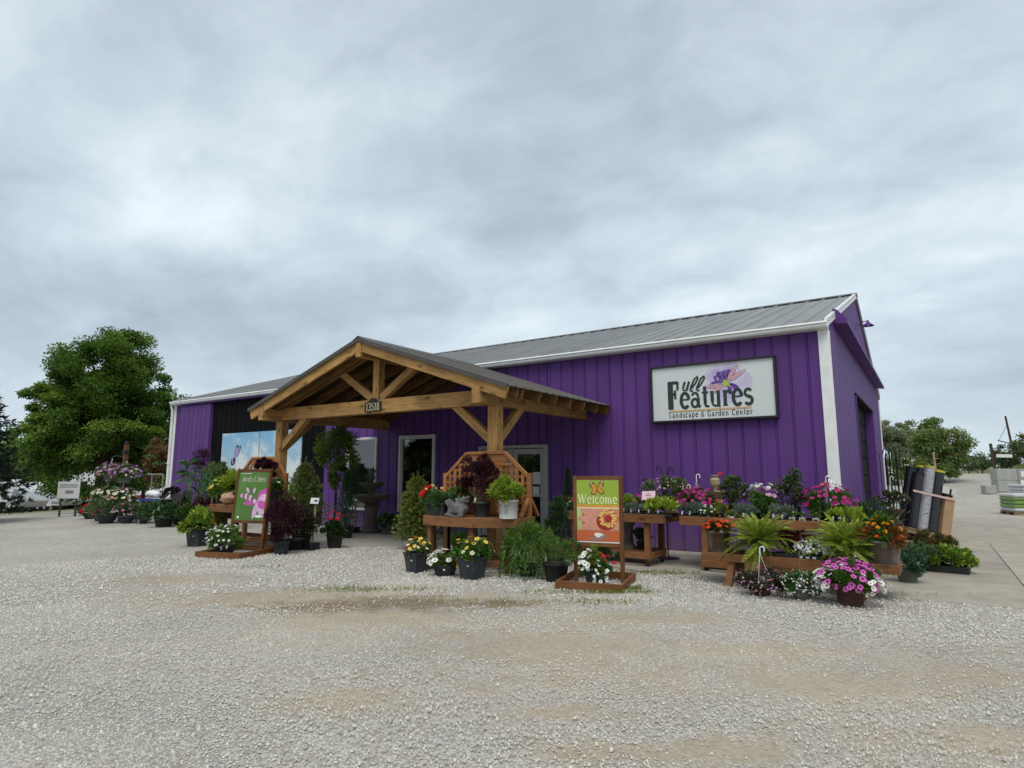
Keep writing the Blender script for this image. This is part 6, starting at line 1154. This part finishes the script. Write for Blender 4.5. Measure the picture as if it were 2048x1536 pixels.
for i in range(260):
    x_ = g_.uniform(-.75, .75); y_ = g_.normal(0, .22); zt = 1.68 - .35 * (x_ / .75) ** 2 + g_.normal(0, .05); ln_ = g_.uniform(.25, .75)
    for k_ in range(10): u = k_ / 10; P.append((x_ * (1 + .06 * u), y_ * (1 + .3 * u), zt - u * ln_)); D.append((g_.normal(0, .35) + x_ * .5, g_.normal(0, .35), -.9))
fol(o_, 'foliage', [(*blades(np.array(P), np.array(D), g_.uniform(.08, .15, len(P)), .024, g_, flat=1), 0)], ['leaf_juniper']); mound(o_, 1100, (0, 0, 1.5), (.80, .34, .26), .09, ['leaf_olive', 'leaf_juniper', 'leaf_yellowgreen'], asp=.2, zmin=-.3)
potted('purple_shrub', 'purple leafed shrub below the weeping cedar', 'shrub', ((-16.310, -2.200, 0.179)[0], -2.2, 0), ('r', .17, .25, 'pot_black'), [(800, .34, .30, .28, .06, ['leaf_purple', 'leaf_coleus'], {'zmin': -.8})])
o_ = plant('purple_sapling', 'thin purple leafed sapling in front of the purple sliding door', 'tree', ((-18.952, -0.900, -0.015)[0], -.9, 0)); z = pot_round(o_, .18, .28, 'pot_black'); g_ = rg()
lim = [(g_.normal(0, .28), g_.normal(0, .18), g_.uniform(1.6, 2.75)) for i in range(12)]; stems_to(o_, (0, 0, z), lim, .011, 'cane_brown', 'limb', .04); mound(o_, 420, (0, 0, 2.0), (.34, .25, .65), .06, 'leaf_purple', asp=.45, zmin=-.95, shell=(.2, 1), k=26, spread=.5)
o_ = plant('elephant_ear', 'potted plant with large black leaves by the downspout', 'plant', ((-17.601, -2.200, 0.050)[0], -2.2, 0)); z = pot_round(o_, .2, .28, 'pot_black'); g_ = rg(); n_ = 8; a = np.array([2.6, 3.3, .2, -.5, 1.2, -1.4, 4.0, -2.4]); tips = np.stack([np.cos(a) * .28, np.sin(a) * .22, g_.uniform(.75, 1.15, n_)], 1); stems_to(o_, (0, 0, z), tips, .010, 'cane_brown')
fol(o_, 'leaf', [(*blades(tips, np.stack([np.cos(a), np.sin(a), np.full(n_, -.75)], 1), g_.uniform(.45, .62, n_), .34, g_, flat=.2, fold=.12, mid=.35), 0)], ['leaf_black'])
for p_, r_, h_, mt, lb, lm in (((-17.158, -2.872, 0.000), .26, .26, 'pot_black', 'wide dark pot of green foliage left of the terracotta pot', 'leaf_juniper'), ((-18.100, -2.014, 0.000), .24, .34, 'pot_terracotta', 'terracotta pot of green foliage near the left corner', 'leaf_green'), ((-16.606, -2.497, 0.000), .17, .28, 'pot_grey', 'grey pot of green foliage right of the terracotta pot', 'leaf_green')):
    potted('foliage_pot', lb, 'plant', p_, ('r', r_, h_, mt), [(700, r_ * 1.9, r_ * 1.3, r_ * .6, .09, [lm, 'leaf_dark'], {'asp': .4, 'zmin': -.4})], [('gold', 6, r_ * 1.4, r_ * 1.3, r_ * .6, .03, {'zmin': 0, 'single': False, 'name': 'flowers'})] if mt == 'pot_terracotta' else (), 'foliage pots by the left corner')
# flower tower
tw = thing('flower_tower', 'brown wooden post with two tiers of arms for hanging baskets', 'stand', (-20.186, -2.724, 0.000)); board('post', (0, 0, 0), (0, 0, 2.45), .115, .115, 'sign_wood', tw, world=False)
MB().box((0, 0, 2.50), (.10, .10, .10)).build('cap', 'pot_black', tw, bevel=.02)
for z in (1.15, 1.75, 2.2): MB().box((0, 0, z), (.15, .15, .12)).build('bracket_collar', 'pot_black', tw)
tl = (-20.186, -2.724, 0.000)
for i, (dx, z, lb, cols, ph) in enumerate(((-.62, 1.30, 'basket of lilac pink flowers at the tower\'s upper left', ('dlilac', 'blush', 'pink'), 'pot_sage'), (.42, 1.22, 'basket of pale lavender flowers at the tower\'s upper right', ('dlilac', 'cream', 'dlilac'), 'pot_sage'), (-.72, .52, 'cream pot of white flowers hanging at the tower\'s lower left', ('cream', 'dwhite', 'salmon'), 'pot_cream'), (.34, .52, 'cream pot of white and coral flowers at the tower\'s lower right', ('dwhite', 'salmon', 'cream'), 'pot_cream'))):
    MB().tube([(0, 0, z + .72), (dx * .6, -.1, z + .80), (dx, -.15, z + .74), (dx, -.15, z + .64)], .014, 6).build('arm', 'wire_black', tw)
    b_ = potted('hanging_basket', lb, 'flowers', (tl[0] + dx, tl[1] - .15, z), ('r', .20, .26, ph), [(600, .42, .26, .04, .07, ['leaf_green', 'leaf_olive'] if i < 2 else 'leaf_green', {'zmin': -.5})], [(cols[0], 40, .44, .28, .06, .045, {'single': False, 'name': 'flowers', 'zmin': -.2}), (cols[1], 30, .44, .26, .06, .042, {'single': False, 'name': 'flowers', 'zmin': -.4}), (cols[2], 16, .42, .34, .0, .05, {'single': False, 'name': 'flowers', 'zmin': -.3})], 'baskets on the flower tower', hang=(.60,))
for p_, lb, cl_, r_ in (((-22.457, -2.714, -0.000), 'red flowers in a pot at the far left of the tower', 'red', .24), ((-19.909, -3.243, 0.000), 'dark tub of green foliage at the tower\'s foot', None, .40), ((-19.396, -2.894, 0.000), 'hot pink flowers in a tub right of the tower post', 'pink', .30), ((-18.985, -2.615, 0.000), 'low green foliage tub between the tower and blue table', None, .30), ((-20.968, -3.010, 0.000), 'small hot pink flowers beside the dark green tub', 'magenta', .20)):
    potted('flower_tub', lb, 'flowers', p_, ('b', r_ * .8, r_ * .75, 'pot_grey'), [(620, r_ * 1.35, r_ * .9, r_ * .4, .08, ['leaf_green', 'leaf_juniper', 'leaf_grey'], {'zmin': -.3})], [(cl_, 36, r_ * 1.3, r_ * .95, r_ * .4, .06, {'single': False, 'name': 'flowers', 'zmin': -.1})] if cl_ else (), 'tubs round the flower tower')
# ------------------------------------------------------------------ weeds and grass tufts on the gravel
g_ = np.random.default_rng(77); P = []
for c, su, sv, n_ in (((-2.172, -4.616, 0.000), .35, .04, 420), ((-2.083, -4.223, 0.000), .10, .05, 260), ((-2.369, -2.823, 0.000), .35, .06, 330), ((-2.014, -2.808, 0.000), .25, .05, 200), ((-2.096, -5.272, 0.000), .30, .10, 160), ((-2.915, -5.081, 0.000), .3, .12, 90), ((-5.153, -6.395, 0.000), .35, .10, 260), ((-4.436, -5.908, 0.000), .4, .1, 120), ((-3.391, -6.153, 0.000), .5, .12, 120), ((-7.863, -5.884, 0.000), .25, .1, 80), ((-1.557, -2.925, 0.000), .3, .04, 80), ((0.875, -2.781, 0.000), .4, .05, 50)):
    u = g_.normal(0, su, n_); v = g_.normal(0, sv, n_); P.append(np.stack([c[0] + u * CA - v * SA, c[1] + u * SA + v * CA, np.zeros(n_)], 1))
P = np.concatenate(P); n_ = len(P); D = np.stack([g_.normal(0, .6, n_), g_.normal(0, .6, n_), np.ones(n_)], 1)
V_, F_ = blades(P, D, g_.uniform(.025, .075, n_), .009, g_, flat=1); o_ = link('grass', npmesh('grass', V_, F_, ['grass_green', 'grass_dry'], np.tile((g_.random(n_) < .35).astype(int), 2))); tag(o_, 'sparse grass and weeds coming up through the gravel', 'grass', kind='stuff')
# fallen leaves and petals round the displays
g_ = np.random.default_rng(88); n_ = 520; c = np.array([(-.3, -3.5), (-2.6, -4.5), (-4.9, -4.9), (-9.6, -5.2), (.9, -3.4), (-8.2, -3.4), (-1.2, -3.6)])[g_.integers(0, 7, n_)]; P = np.concatenate([c + g_.normal(0, .55, (n_, 2)) * np.array([1.3, .5]), np.full((n_, 1), .02)], 1)
V_, F_ = blades(P, np.stack([g_.normal(0, 1, n_), g_.normal(0, 1, n_), g_.uniform(-.05, .2, n_)], 1), g_.uniform(.015, .04, n_), .014, g_, flat=.2); tag(link('leaf_litter', npmesh('leaf_litter', V_, F_, ['grass_dry', 'leaf_bronze', 'bloom_blush', 'leaf_olive'], np.tile(g_.choice(4, n_, p=(.4, .3, .1, .2)), 2))), 'fallen leaves and petals on the gravel round the displays', 'leaves', kind='stuff')
# ================================================================== trees
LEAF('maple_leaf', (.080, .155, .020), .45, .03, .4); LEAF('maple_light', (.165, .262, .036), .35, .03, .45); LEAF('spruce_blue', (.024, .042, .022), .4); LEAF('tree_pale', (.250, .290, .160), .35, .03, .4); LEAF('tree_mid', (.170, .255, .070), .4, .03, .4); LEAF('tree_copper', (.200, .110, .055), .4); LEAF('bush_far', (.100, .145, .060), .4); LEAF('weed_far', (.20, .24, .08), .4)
def tree(name, label, loc, trunk_h, tr, cz, rad, k, n_, leaf, mats, cat='tree', group=None, zmin=-.75, spread=.30, lean=0, shell=(.35, 1.0), asp=.75, seed=0, taper=0):
    o_ = plant(name, label, cat, loc, group, 0); g_ = np.random.default_rng(500 + seed); rad = np.array(rad, float)
    dk = sphere_dirs(g_, k, zmin); ck = dk * g_.uniform(*shell, (k, 1)) * rad * (1 + .05 * g_.normal(0, 1, (k, 1))) 
    ck[:, :2] *= (1 - taper * np.clip(ck[:, 2:] / rad[2], 0, 1)); ck = ck + np.array([0, 0, cz])
    mb = MB(); mb.tube([(0, 0, -.3), (lean * .3, 0, trunk_h * .5), (lean, 0, trunk_h), (lean * .6, 0, cz), (0, 0, cz + rad[2] * .7)], [tr * 1.15, tr * .9, tr * .8, tr * .5, tr * .1], 9)
    for i in range(min(k, 26)):
        q = Vector(ck[i]); z0 = trunk_h + (cz + rad[2] * .3 - trunk_h) * g_.random(); a = Vector((lean * .8, 0, z0)); m_ = a * .5 + q * .5 + Vector((0, 0, -.08 * (q - a).length)); mb.tube([a, m_, q], [tr * .35, tr * .22, tr * .06], 5, cap=False)
    mb.build('trunk', 'bark', o_)
    ci = g_.integers(0, k, n_); q = unit(g_.normal(0, 1, (n_, 3))) * g_.random((n_, 1)) ** .75 * 1.15; sr = spread * rad.min() * g_.uniform(.55, 1.35, (k, 1)); P = ck[ci] + q * sr[ci] * np.array([1.15, 1.15, .75])
    D = unit(unit((P - np.array([0, 0, cz])) / rad) * .6 + q * .4 + g_.normal(0, .5, (n_, 3)) + np.array([0, 0, -.15]))
    V_, F_ = blades(P, D, g_.uniform(.7, 1.3, n_) * leaf, g_.uniform(.7, 1.2, n_) * leaf * asp, g_, flat=.55)
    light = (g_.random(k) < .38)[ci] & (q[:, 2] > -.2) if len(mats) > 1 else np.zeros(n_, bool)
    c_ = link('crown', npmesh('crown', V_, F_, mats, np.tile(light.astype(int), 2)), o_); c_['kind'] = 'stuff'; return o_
def onland(p_, dz=0): return (p_[0], p_[1], float(hgt(p_[0], p_[1])) + dz)
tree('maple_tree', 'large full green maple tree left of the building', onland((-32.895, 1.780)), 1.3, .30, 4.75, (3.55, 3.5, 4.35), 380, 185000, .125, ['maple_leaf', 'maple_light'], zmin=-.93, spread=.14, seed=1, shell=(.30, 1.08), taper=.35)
o_ = plant('blue_spruce', 'dark spruce tree cut off by the left edge of the view', 'spruce', onland((-23.866, -5.938)), None, 0); conifer(o_, 5.2, 1.95, 190, 'spruce_blue', None, leader=True, twigs=13, per=11, needle=.17, power=.8, rise=.12, wd=.045, thick=1.0)
tree('copper_tree', 'coppery brown leafed tree beside the building\'s left corner', onland((-29.108, 2.892)), .8, .08, 2.0, (.85, .85, 1.2), 34, 4200, .11, ['tree_copper', 'tree_mid'], seed=2)
tree('roadside_tree', 'small round green tree behind the maple, right of its trunk', onland((-36.678, 5.608)), 1.0, .12, 2.4, (2.1, 2.0, 1.7), 40, 7000, .18, ['tree_mid', 'tree_pale'], seed=3)
tree('pale_tree', 'pale grey green tree beyond the corner, next to the gable', onland((-0.750, 39.794)), 1.2, .14, 2.35, (1.5, 1.4, 1.5), 60, 11000, .13, ['tree_pale'], seed=4, shell=(.3, 1.05), spread=.26)
tree('pale_tree', 'thin pale tree between the gable tree and the bushy green tree', onland((0.033, 47.822)), 1.2, .12, 2.6, (1.3, 1.3, 1.5), 30, 3600, .16, ['tree_pale', 'tree_mid'], seed=5, shell=(.3, 1.05))
tree('bushy_tree', 'bushy bright green tree behind the wrapped rolls', onland((1.889, 33.835)), .7, .16, 1.95, (1.65, 1.5, 1.95), 90, 26000, .13, ['tree_mid', 'weed_far'], seed=6, zmin=-.95, spread=.26)
for i, (px_, sz) in enumerate((((3.842, 47.787), 1.0), ((5.010, 53.737), .8), ((5.370, 67.738), 1.1))):
    tree('bush', ('round dark bush on the skyline nearest the bushy tree', 'small dark bush on the skyline above the gravel ramp', 'distant pale bush on the skyline above the gravel ramp')[i], onland(px_), .2, .05, .9 * sz, (1.0 * sz, 1.0 * sz, .85 * sz), 16, 1500, .14, ['bush_far'], cat='bush', group='bushes along the skyline', seed=10 + i)
for i, (px_, sz) in enumerate((((6.372, 53.648), .85), ((7.038, 49.579), 1.1), ((8.188, 47.450), 1.25))):
    tree('bush', ('leafy bush on the right bank nearest the sign post', 'leafy bush on the right bank below the leaning pole', 'leafy bush on the right bank at the edge of the view')[i], onland(px_), .2, .06, 1.0 * sz, (1.5 * sz, 1.2 * sz, .95 * sz), 22, 2600, .16, ['bush_far', 'weed_far'], cat='bush', group='bushes on the right bank', seed=20 + i)
for i, (px_, sz) in enumerate((((-0.889, 31.779), 1.0), ((-0.140, 35.814), 1.05), ((0.880, 32.835), .95))):
    tree('bush', ('low leafy thicket behind the crook hooks, nearest the gable', 'low leafy thicket behind the middle of the crook hooks', 'low leafy thicket between the crook hooks and the rolls')[i], onland(px_, -.1), .2, .05, .75 * sz, (1.15 * sz, 1.0 * sz, .85 * sz), 26, 3600, .12, ['tree_mid', 'weed_far'], cat='bush', group='thicket behind the crook hooks', seed=40 + i, zmin=-.95)
# far woods: left horizon, and across the road behind the viewer (seen only in the window glass)
def woods(name, label, spots, seed, mats=('bush_far', 'tree_mid'), leaf=.55):
    g_ = np.random.default_rng(seed); parts = []
    for (x_, y_, r_, h_) in spots:
        n_ = 1300; P = unit(g_.normal(0, 1, (n_, 3))) * g_.random((n_, 1)) ** .4 * np.array([r_, r_, h_ * .5]) + np.array([x_, y_, float(hgt(x_, y_)) + h_ * .45]); D = g_.normal(0, 1, (n_, 3)); parts.append((*blades(P, D, g_.uniform(.6, 1.3, n_) * leaf, leaf * .8, g_, flat=.6), int(g_.random() < .4)))
    V_, F_, I_ = merge(parts); o_ = link(name, npmesh(name, V_, F_, list(mats), I_)); return tag(o_, label, 'woods', kind='stuff')
g_ = np.random.default_rng(5)
woods('far_woods', 'dark band of distant woods along the left horizon', [(-84 - g_.uniform(0, 22), -4 + i * 1.3 + g_.normal(0, 1), g_.uniform(3.5, 5.5), g_.uniform(7, 11)) for i in range(44)], 61, leaf=.7)
woods('roadside_woods', 'woods across the road behind the viewer, mirrored in the windows', [(-118 + i * 4.2, -52 - g_.uniform(0, 8), g_.uniform(3, 4.5), g_.uniform(6, 10.5)) for i in range(38)], 62, leaf=.7)
# ================================================================== left background: vehicles, sign, table
M('vehicle_white', (.58, .60, .62), rough=.3, var=.05, spec=.5); M('vehicle_grey', (.22, .23, .25), rough=.35, var=.08); M('vehicle_red', (.28, .02, .025), rough=.35, var=.08); M('vehicle_dark', (.012, .013, .016), rough=.2, var=.1, spec=.6); M('blue_paint', (.02, .05, .20), rough=.45, var=.1); M('galvanised', (.42, .43, .42), rough=.45, metal=.4, var=.1)
def trailer(name, label, p_, rz_, L_, H_, stripe, cat='trailer'):
    o_ = thing(name, label, cat, onland(p_), rz_, 'parked recreation vehicles'); W_ = 2.3
    prof = [(-L_ / 2, .55), (L_ / 2 - .5, .55), (L_ / 2 + .1, 1.1), (L_ / 2, H_ * .72), (L_ / 2 - .55, H_ - .06), (L_ / 2 - .9, H_), (-L_ / 2 + .15, H_), (-L_ / 2, H_ - .2)]
    MB().prism(prof, -W_ / 2, W_ / 2, axis=1).build('body', 'vehicle_white', o_, bevel=.06)
    for s in (-1, 1):
        y_ = s * (W_ / 2 + .012)
        MB().prism([(-L_ / 2 + .02, .75), (L_ / 2 - .45, .75), (L_ / 2 - .05, 1.15), (L_ / 2 - .9, 1.0), (-L_ / 2 + .02, 1.05)], y_ - .01, y_ + .01, axis=1).build('stripe', stripe, o_)
        MB().prism([(L_ / 2 - 1.6, 1.25), (L_ / 2 - .2, 1.45), (L_ / 2 - .5, H_ * .75), (L_ / 2 - 1.2, H_ * .8)], y_ - .01, y_ + .01, axis=1).build('swoosh', 'vehicle_grey', o_)
        for x_, w_ in ((-L_ * .28, 1.0), (L_ * .02, .7)): MB().box((x_, y_, H_ * .62), (w_, .03, .55)).build('window', 'vehicle_dark', o_, bevel=.01)
        MB().box((L_ * .17, y_, H_ * .47), (.62, .03, 1.55)).build('door', 'vehicle_white', o_, bevel=.012)
        for x_ in (-.55, .3):
            w_ = MB().lathe([(.16, -.11), (.36, -.11), (.38, -.06), (.38, .06), (.36, .11), (.16, .11)], 16).build('wheel', 'vehicle_dark', o_); w_.location = (x_, s * (W_ / 2 - .14), .38); w_.rotation_euler = (R(90), 0, 0)
            r_ = MB().lathe([(.02, -.112), (.155, -.112), (.155, .112), (.02, .112)], 12).build('rim', 'galvanised', w_)
    MB().box((-.3, 0, H_ + .12), (.7, .6, .22)).build('roof_unit', 'vehicle_white', o_, bevel=.04)
    return o_
trailer('travel_trailer', 'white and grey camper trailer at the far left under the spruce', (-67.401, 9.132), R(14), 5.2, 2.75, 'vehicle_dark')
trailer('travel_trailer', 'white camper trailer just left of the maple trunk', (-74.124, 14.287), R(20), 5.6, 2.7, 'vehicle_grey')
trailer('motorhome', 'white and red motorhome behind the flower tower', (-48.263, 9.093), R(34), 6.6, 2.75, 'vehicle_red', 'motorhome')
o_ = thing('notice_board', 'grey white notice board on two posts beside the maple trunk', 'sign', onland((-24.423, -2.645)), R(30))
for x_ in (-.30, .30): MB().box((x_, 0, .55), (.05, .05, 1.3)).build('post', 'bark', o_)
MB().box((0, -.04, .92), (.84, .03, .60)).build('board', 'frame_white', o_, bevel=.006); MB().box((.05, -.060, .86), (.30, .008, .10)).build('print_block', 'grey_print', o_)
for i in range(3): MB().box((0, -.060, 1.13 - i * .05), (.70, .008, .022)).build('print_line', 'frame_grey', o_)
o_ = thing('nursery_table', 'grey nursery table with blue edge by the left corner', 'table', (-18.418, -2.457, 0.000), R(6))
MB().box((0, 0, .74), (1.05, .6, .03)).build('top', 'galvanised', o_); MB().box((0, -.31, .73), (1.07, .02, .075)).build('edge_strip', 'blue_paint', o_)
for x_ in (-.48, .48):
    for y_ in (-.26, .26): MB().box((x_, y_, .365), (.04, .04, .72)).build('leg', 'galvanised', o_)
o_ = thing('pipe_frame', 'thin white pipe frame standing on the blue edged table', 'frame', (-19.936, -1.802, 0.000)[:2] + (.756,), R(6))
for x_ in (-.30, .30): MB().tube([(x_, 0, 0), (x_, 0, .72)], .016, 6).build('upright', 'galvanised', o_)
MB().tube([(-.55, 0, .735), (.32, 0, .735)], .016, 6).build('crossbar', 'galvanised', o_)
o_ = thing('white_sack', 'slumped white plastic sack on the blue edged table', 'sack', (-19.158, -2.266, 0.000)[:2] + (.756,), R(10)); bm = bmesh.new(); bmesh.ops.create_icosphere(bm, subdivisions=3, radius=1)
for v in bm.verts: c = v.co.copy(); v.co = Vector((c.x * .30, c.y * .18, .12 + c.z * .12)) + Vector((math.sin(c.y * 6 + c.z * 4), math.cos(c.x * 7), math.sin(c.x * 9 + c.y * 5))) * .012
me = bpy.data.meshes.new('bag'); bm.to_mesh(me); bm.free(); me.materials.append(MATS['plastic_white']); me.polygons.foreach_set('use_smooth', [True] * len(me.polygons)); link('bag', me, o_); MB().tube([(.26, 0, .2), (.33, 0, .27), (.38, .02, .25)], [.035, .02, .04], 7).build('tied_neck', 'plastic_white', o_)
# ================================================================== right background
hk = (0.567, 7.511, 0.000); g_ = np.random.default_rng(9); hb = None
for i in range(11):
    x_, y_ = hk[0] + (i - 5) * .065 * CA + g_.normal(0, .05), hk[1] + (i - 5) * .065 * SA + g_.normal(0, .08); h_ = 2.22 + g_.normal(0, .05); a = R(34) + g_.normal(0, .5); s = 1 if i % 3 else -1
    o_ = thing('shepherd_hook', 'tall black crook hook in the bunch beside the gable', 'garden hook', (x_, y_, .016), a, 'black crook hooks standing in a bunch')
    pts = [(0, 0, 0), (0, 0, h_ - .2)] + [(s * (.085 - .085 * math.cos(t_)), 0, h_ - .2 + .13 * math.sin(t_)) for t_ in np.linspace(.15, 3.3, 11)] + [(s * .20, 0, h_ - .24)]
    MB().tube(pts, .012, 6).build('rod', 'wire_black', o_); MB().tube([(-.09, 0, .04), (-.09, 0, .12), (.09, 0, .12), (.09, 0, .04)], .007, 5).build('foot_prong', 'wire_black', o_)
M('cardboard', (.36, .225, .125), rough=.8, var=.12, scale=5); M('film_black', (.016, .016, .020), rough=.25, var=.3, scale=12, stretch=(1, 1, 6), bump=.5, bscale=14, spec=.6); M('film_silver', (.42, .43, .45), rough=.28, metal=.35, var=.35, scale=9, stretch=(1, 1, 5), bump=.6, bscale=12); M('cap_yellow', (.50, .42, .05), rough=.5, var=.15); M('pallet_wood', (.28, .20, .12), rough=.85, var=.2); M('tape_pink', (.60, .42, .38), rough=.5, var=.15, scale=30)
pb = (1.311, 5.356, -0.000)
o_ = thing('wrapped_rolls', 'leaning pallet of tall rolls in black and silver film with cardboard side', 'pallet', (pb[0], pb[1], .02)); o_.rotation_euler = (0, R(13), R(34.2))
for y_ in (-.35, 0, .35): MB().box((-.40, y_, .05), (.95, .10, .09)).build('pallet_runner', 'pallet_wood', o_)
for i in range(6): MB().box((-.80 + i * .16, 0, .107), (.12, .85, .022)).build('pallet_slat', 'pallet_wood', o_)
for i, (x_, y_, h_, mt) in enumerate(((-.70, -.25, 1.36, 'film_black'), (-.50, -.30, 1.55, 'film_silver'), (-.28, -.30, 1.50, 'film_black'), (-.66, .10, 1.50, 'film_black'), (-.42, .12, 1.58, 'film_black'), (-.20, .10, 1.52, 'film_black'))):
    r_ = MB().lathe([(.105, .125), (.115, .16), (.113, h_ * .5), (.116, h_ * .8), (.112, h_)], 14, c=(x_, y_, 0)).build('roll', mt, o_, smooth=False); MB().lathe([(.118, h_ + .001), (.120, h_ + .05), (.06, h_ + .06)], 14, c=(x_, y_, 0)).build('end_cap', 'cap_yellow' if i in (1, 2, 4) else 'pot_black', r_)
MB().box((-.02, -.02, .56), (.22, .78, .86)).build('carton', 'cardboard', o_, bevel=.01); MB().box((-.03, -.02, 1.09), (.22, .70, .20)).build('film_bundle', 'film_black', o_, bevel=.03)
MB().box((-.40, -.43, .95), (.98, .006, .045)).build('tape_band', 'tape_pink', o_)
for x_, z_, w_ in ((-.16, 1.13, .16), (.03, 1.12, .12)): MB().box((x_, -.428, z_), (w_, .006, .16)).build('shipping_label', 'paper', o_)
sk = (0.852, 5.849, 0.000)
for i in range(3):
    bm = bmesh.new(); bmesh.ops.create_icosphere(bm, subdivisions=2, radius=1)
    for v in bm.verts: c = v.co.copy(); v.co = Vector((c.x * .24, c.y * .20, .13 + c.z * .13)) + Vector((math.sin(c.y * 5 + i), math.cos(c.x * 6 + i), math.sin(c.x * 8))) * .02
    me = bpy.data.meshes.new('plastic_sack'); bm.to_mesh(me); bm.free(); me.materials.append(MATS['film_black']); q = link('plastic_sack', me); q.location = (sk[0] + .02 * i, sk[1], .018 + i * .24); q.rotation_euler = (0, 0, R(30) + i * .3)
    tag(q, ('black plastic sack at the bottom of the pile by the rolls', 'black plastic sack in the middle of the pile by the rolls', 'black plastic sack on top of the pile by the rolls')[i], 'sack', 'pile of black sacks')
M('block_grey', (.34, .34, .32), rough=.9, var=.15, scale=3, bump=.3, bscale=30, dirt=((.22, .20, .16), .5, 1.5))
bw = (4.071, 28.749); bz = float(hgt(bw[0], bw[1])); o_ = thing('block_wall', 'grey concrete block bin wall with white signs at right edge', 'wall', (bw[0], bw[1], bz), R(34.2) - R(8))
for j in range(2):
    for i in range(4):
        b_ = MB().box((0, 0, 0), (.98, .60, .59)).build('block', 'block_grey', o_, bevel=.025); b_.location = (.5 + i * 1.0 - (.0 if j else .0), 0, .30 + j * .60)
for x_, z_, w_, h_ in ((1.55, .93, .85, .30), (1.60, .42, 1.05, .40)):
    c_ = MB().box((x_, -.312, z_), (w_, .012, h_)).build('sign_plate', 'tag_white', o_); MB().box((x_ - .02, -.3205, z_), (w_ * .5, .006, h_ * .26)).build('arrow_print', 'ink_dark', c_)
o_ = thing('loose_block', 'single pale concrete block left of the bin wall', 'block', onland((3.763, 27.766)), R(30)); MB().box((0, 0, .22), (.55, .4, .44)).build('block', 'block_grey', o_, bevel=.03)
M('bag_green', (.16, .26, .07), rough=.4, var=.2, scale=8); M('bag_white', (.48, .49, .50), rough=.35, var=.12, scale=5)
def bag_pallet(label, p_, rz_, rows, names):
    q0 = onland(p_); o_ = thing('shipping_pallet', label, 'pallet', q0, rz_)
    for y_ in (-.48, 0, .48): MB().box((0, y_, .05), (1.3, .10, .09)).build('runner', 'pallet_wood', o_)
    for i in range(6): MB().box((-.56 + i * .224, 0, .107), (.14, 1.1, .022)).build('slat', 'pallet_wood', o_)
    mt = Matrix.Translation(q0) @ Matrix.Rotation(rz_, 4, 'Z'); ms_ = {m_: MB().box((0, 0, 0), (.64, 1.05, .135)).mesh(m_, bevel=.045, name='mulch_bag') for m_ in ('bag_green', 'bag_white')}
    for j, m_ in enumerate(rows):
        for i in range(2):
            q = link('mulch_bag', ms_[m_]); q.matrix_basis = mt @ Matrix.Translation((-.325 + i * .65, .01 * (j % 2), .187 + j * .130)); tag(q, names[m_] if isinstance(names, dict) else names, 'bag', label[:28])
bag_pallet('wooden pallet under the green mulch bags at right', (4.232, 17.701), R(20), ['bag_white', 'bag_green', 'bag_green', 'bag_green', 'bag_white'], {'bag_white': 'white mulch bag on the pallet of mostly green bags', 'bag_green': 'green mulch bag stacked at the right edge of the view'})
bag_pallet('wooden pallet under the white bags behind the green ones', (4.768, 20.663), R(25), ['bag_white'] * 7, 'white bag in the tall stack behind the green bags')
o_ = thing('sign_post', 'dark wooden post with a white plate on the right bank', 'sign', onland((4.763, 37.723))); MB().box((0, 0, 1.0), (.16, .16, 2.3), Euler((0, -.06, 0)).to_matrix()).build('post', 'bark', o_); MB().box((.55, -.1, 1.35), (.9, .03, .20), Euler((0, .02, R(25))).to_matrix()).build('plate', 'tag_white', o_)
o_ = thing('utility_pole', 'thin leaning utility pole with a stub arm on the skyline', 'pole', onland((9.421, 77.477))); MB().tube([(0, 0, 0), (-.45, 0, 5.6)], [.14, .10], 7).build('pole', 'bark', o_); MB().tube([(-.15, 0, 2.4), (-1.4, 0, 2.85)], .06, 5).build('arm', 'bark', o_); MB().tube([(-1.3, 0, 2.8), (-.4, 0, 4.6)], .02, 4).build('guy_wire', 'wire_black', o_)
o_ = thing('wood_stake', 'pale wooden stake standing behind the wrapped rolls', 'stake', onland((1.580, 17.837))); board('stake', (0, 0, 0), (-.05, 0, 2.35), .07, .05, 'stake_wood', o_, world=False); MB().tube([(0, 0, 2.1), (.1, 0, 2.1)], .01, 4).build('nail', 'galvanised', o_)
# weeds on the banks
P = []; g_ = np.random.default_rng(31); x_ = g_.uniform(5.0, 13, 5000); y_ = g_.uniform(24, 46, 5000); ok = g_.random(5000) < soilf(x_, y_); P = np.stack([x_[ok], y_[ok], hgt(x_[ok], y_[ok])], 1); n_ = len(P)
V_, F_ = blades(P, np.stack([g_.normal(0, .5, n_), g_.normal(0, .5, n_), np.ones(n_)], 1), g_.uniform(.2, .5, n_), .06, g_, flat=1); tag(link('bank_grass', npmesh('bank_grass', V_, F_, 'weed_far')), 'rough grass on the bank at right', 'grass', kind='stuff')
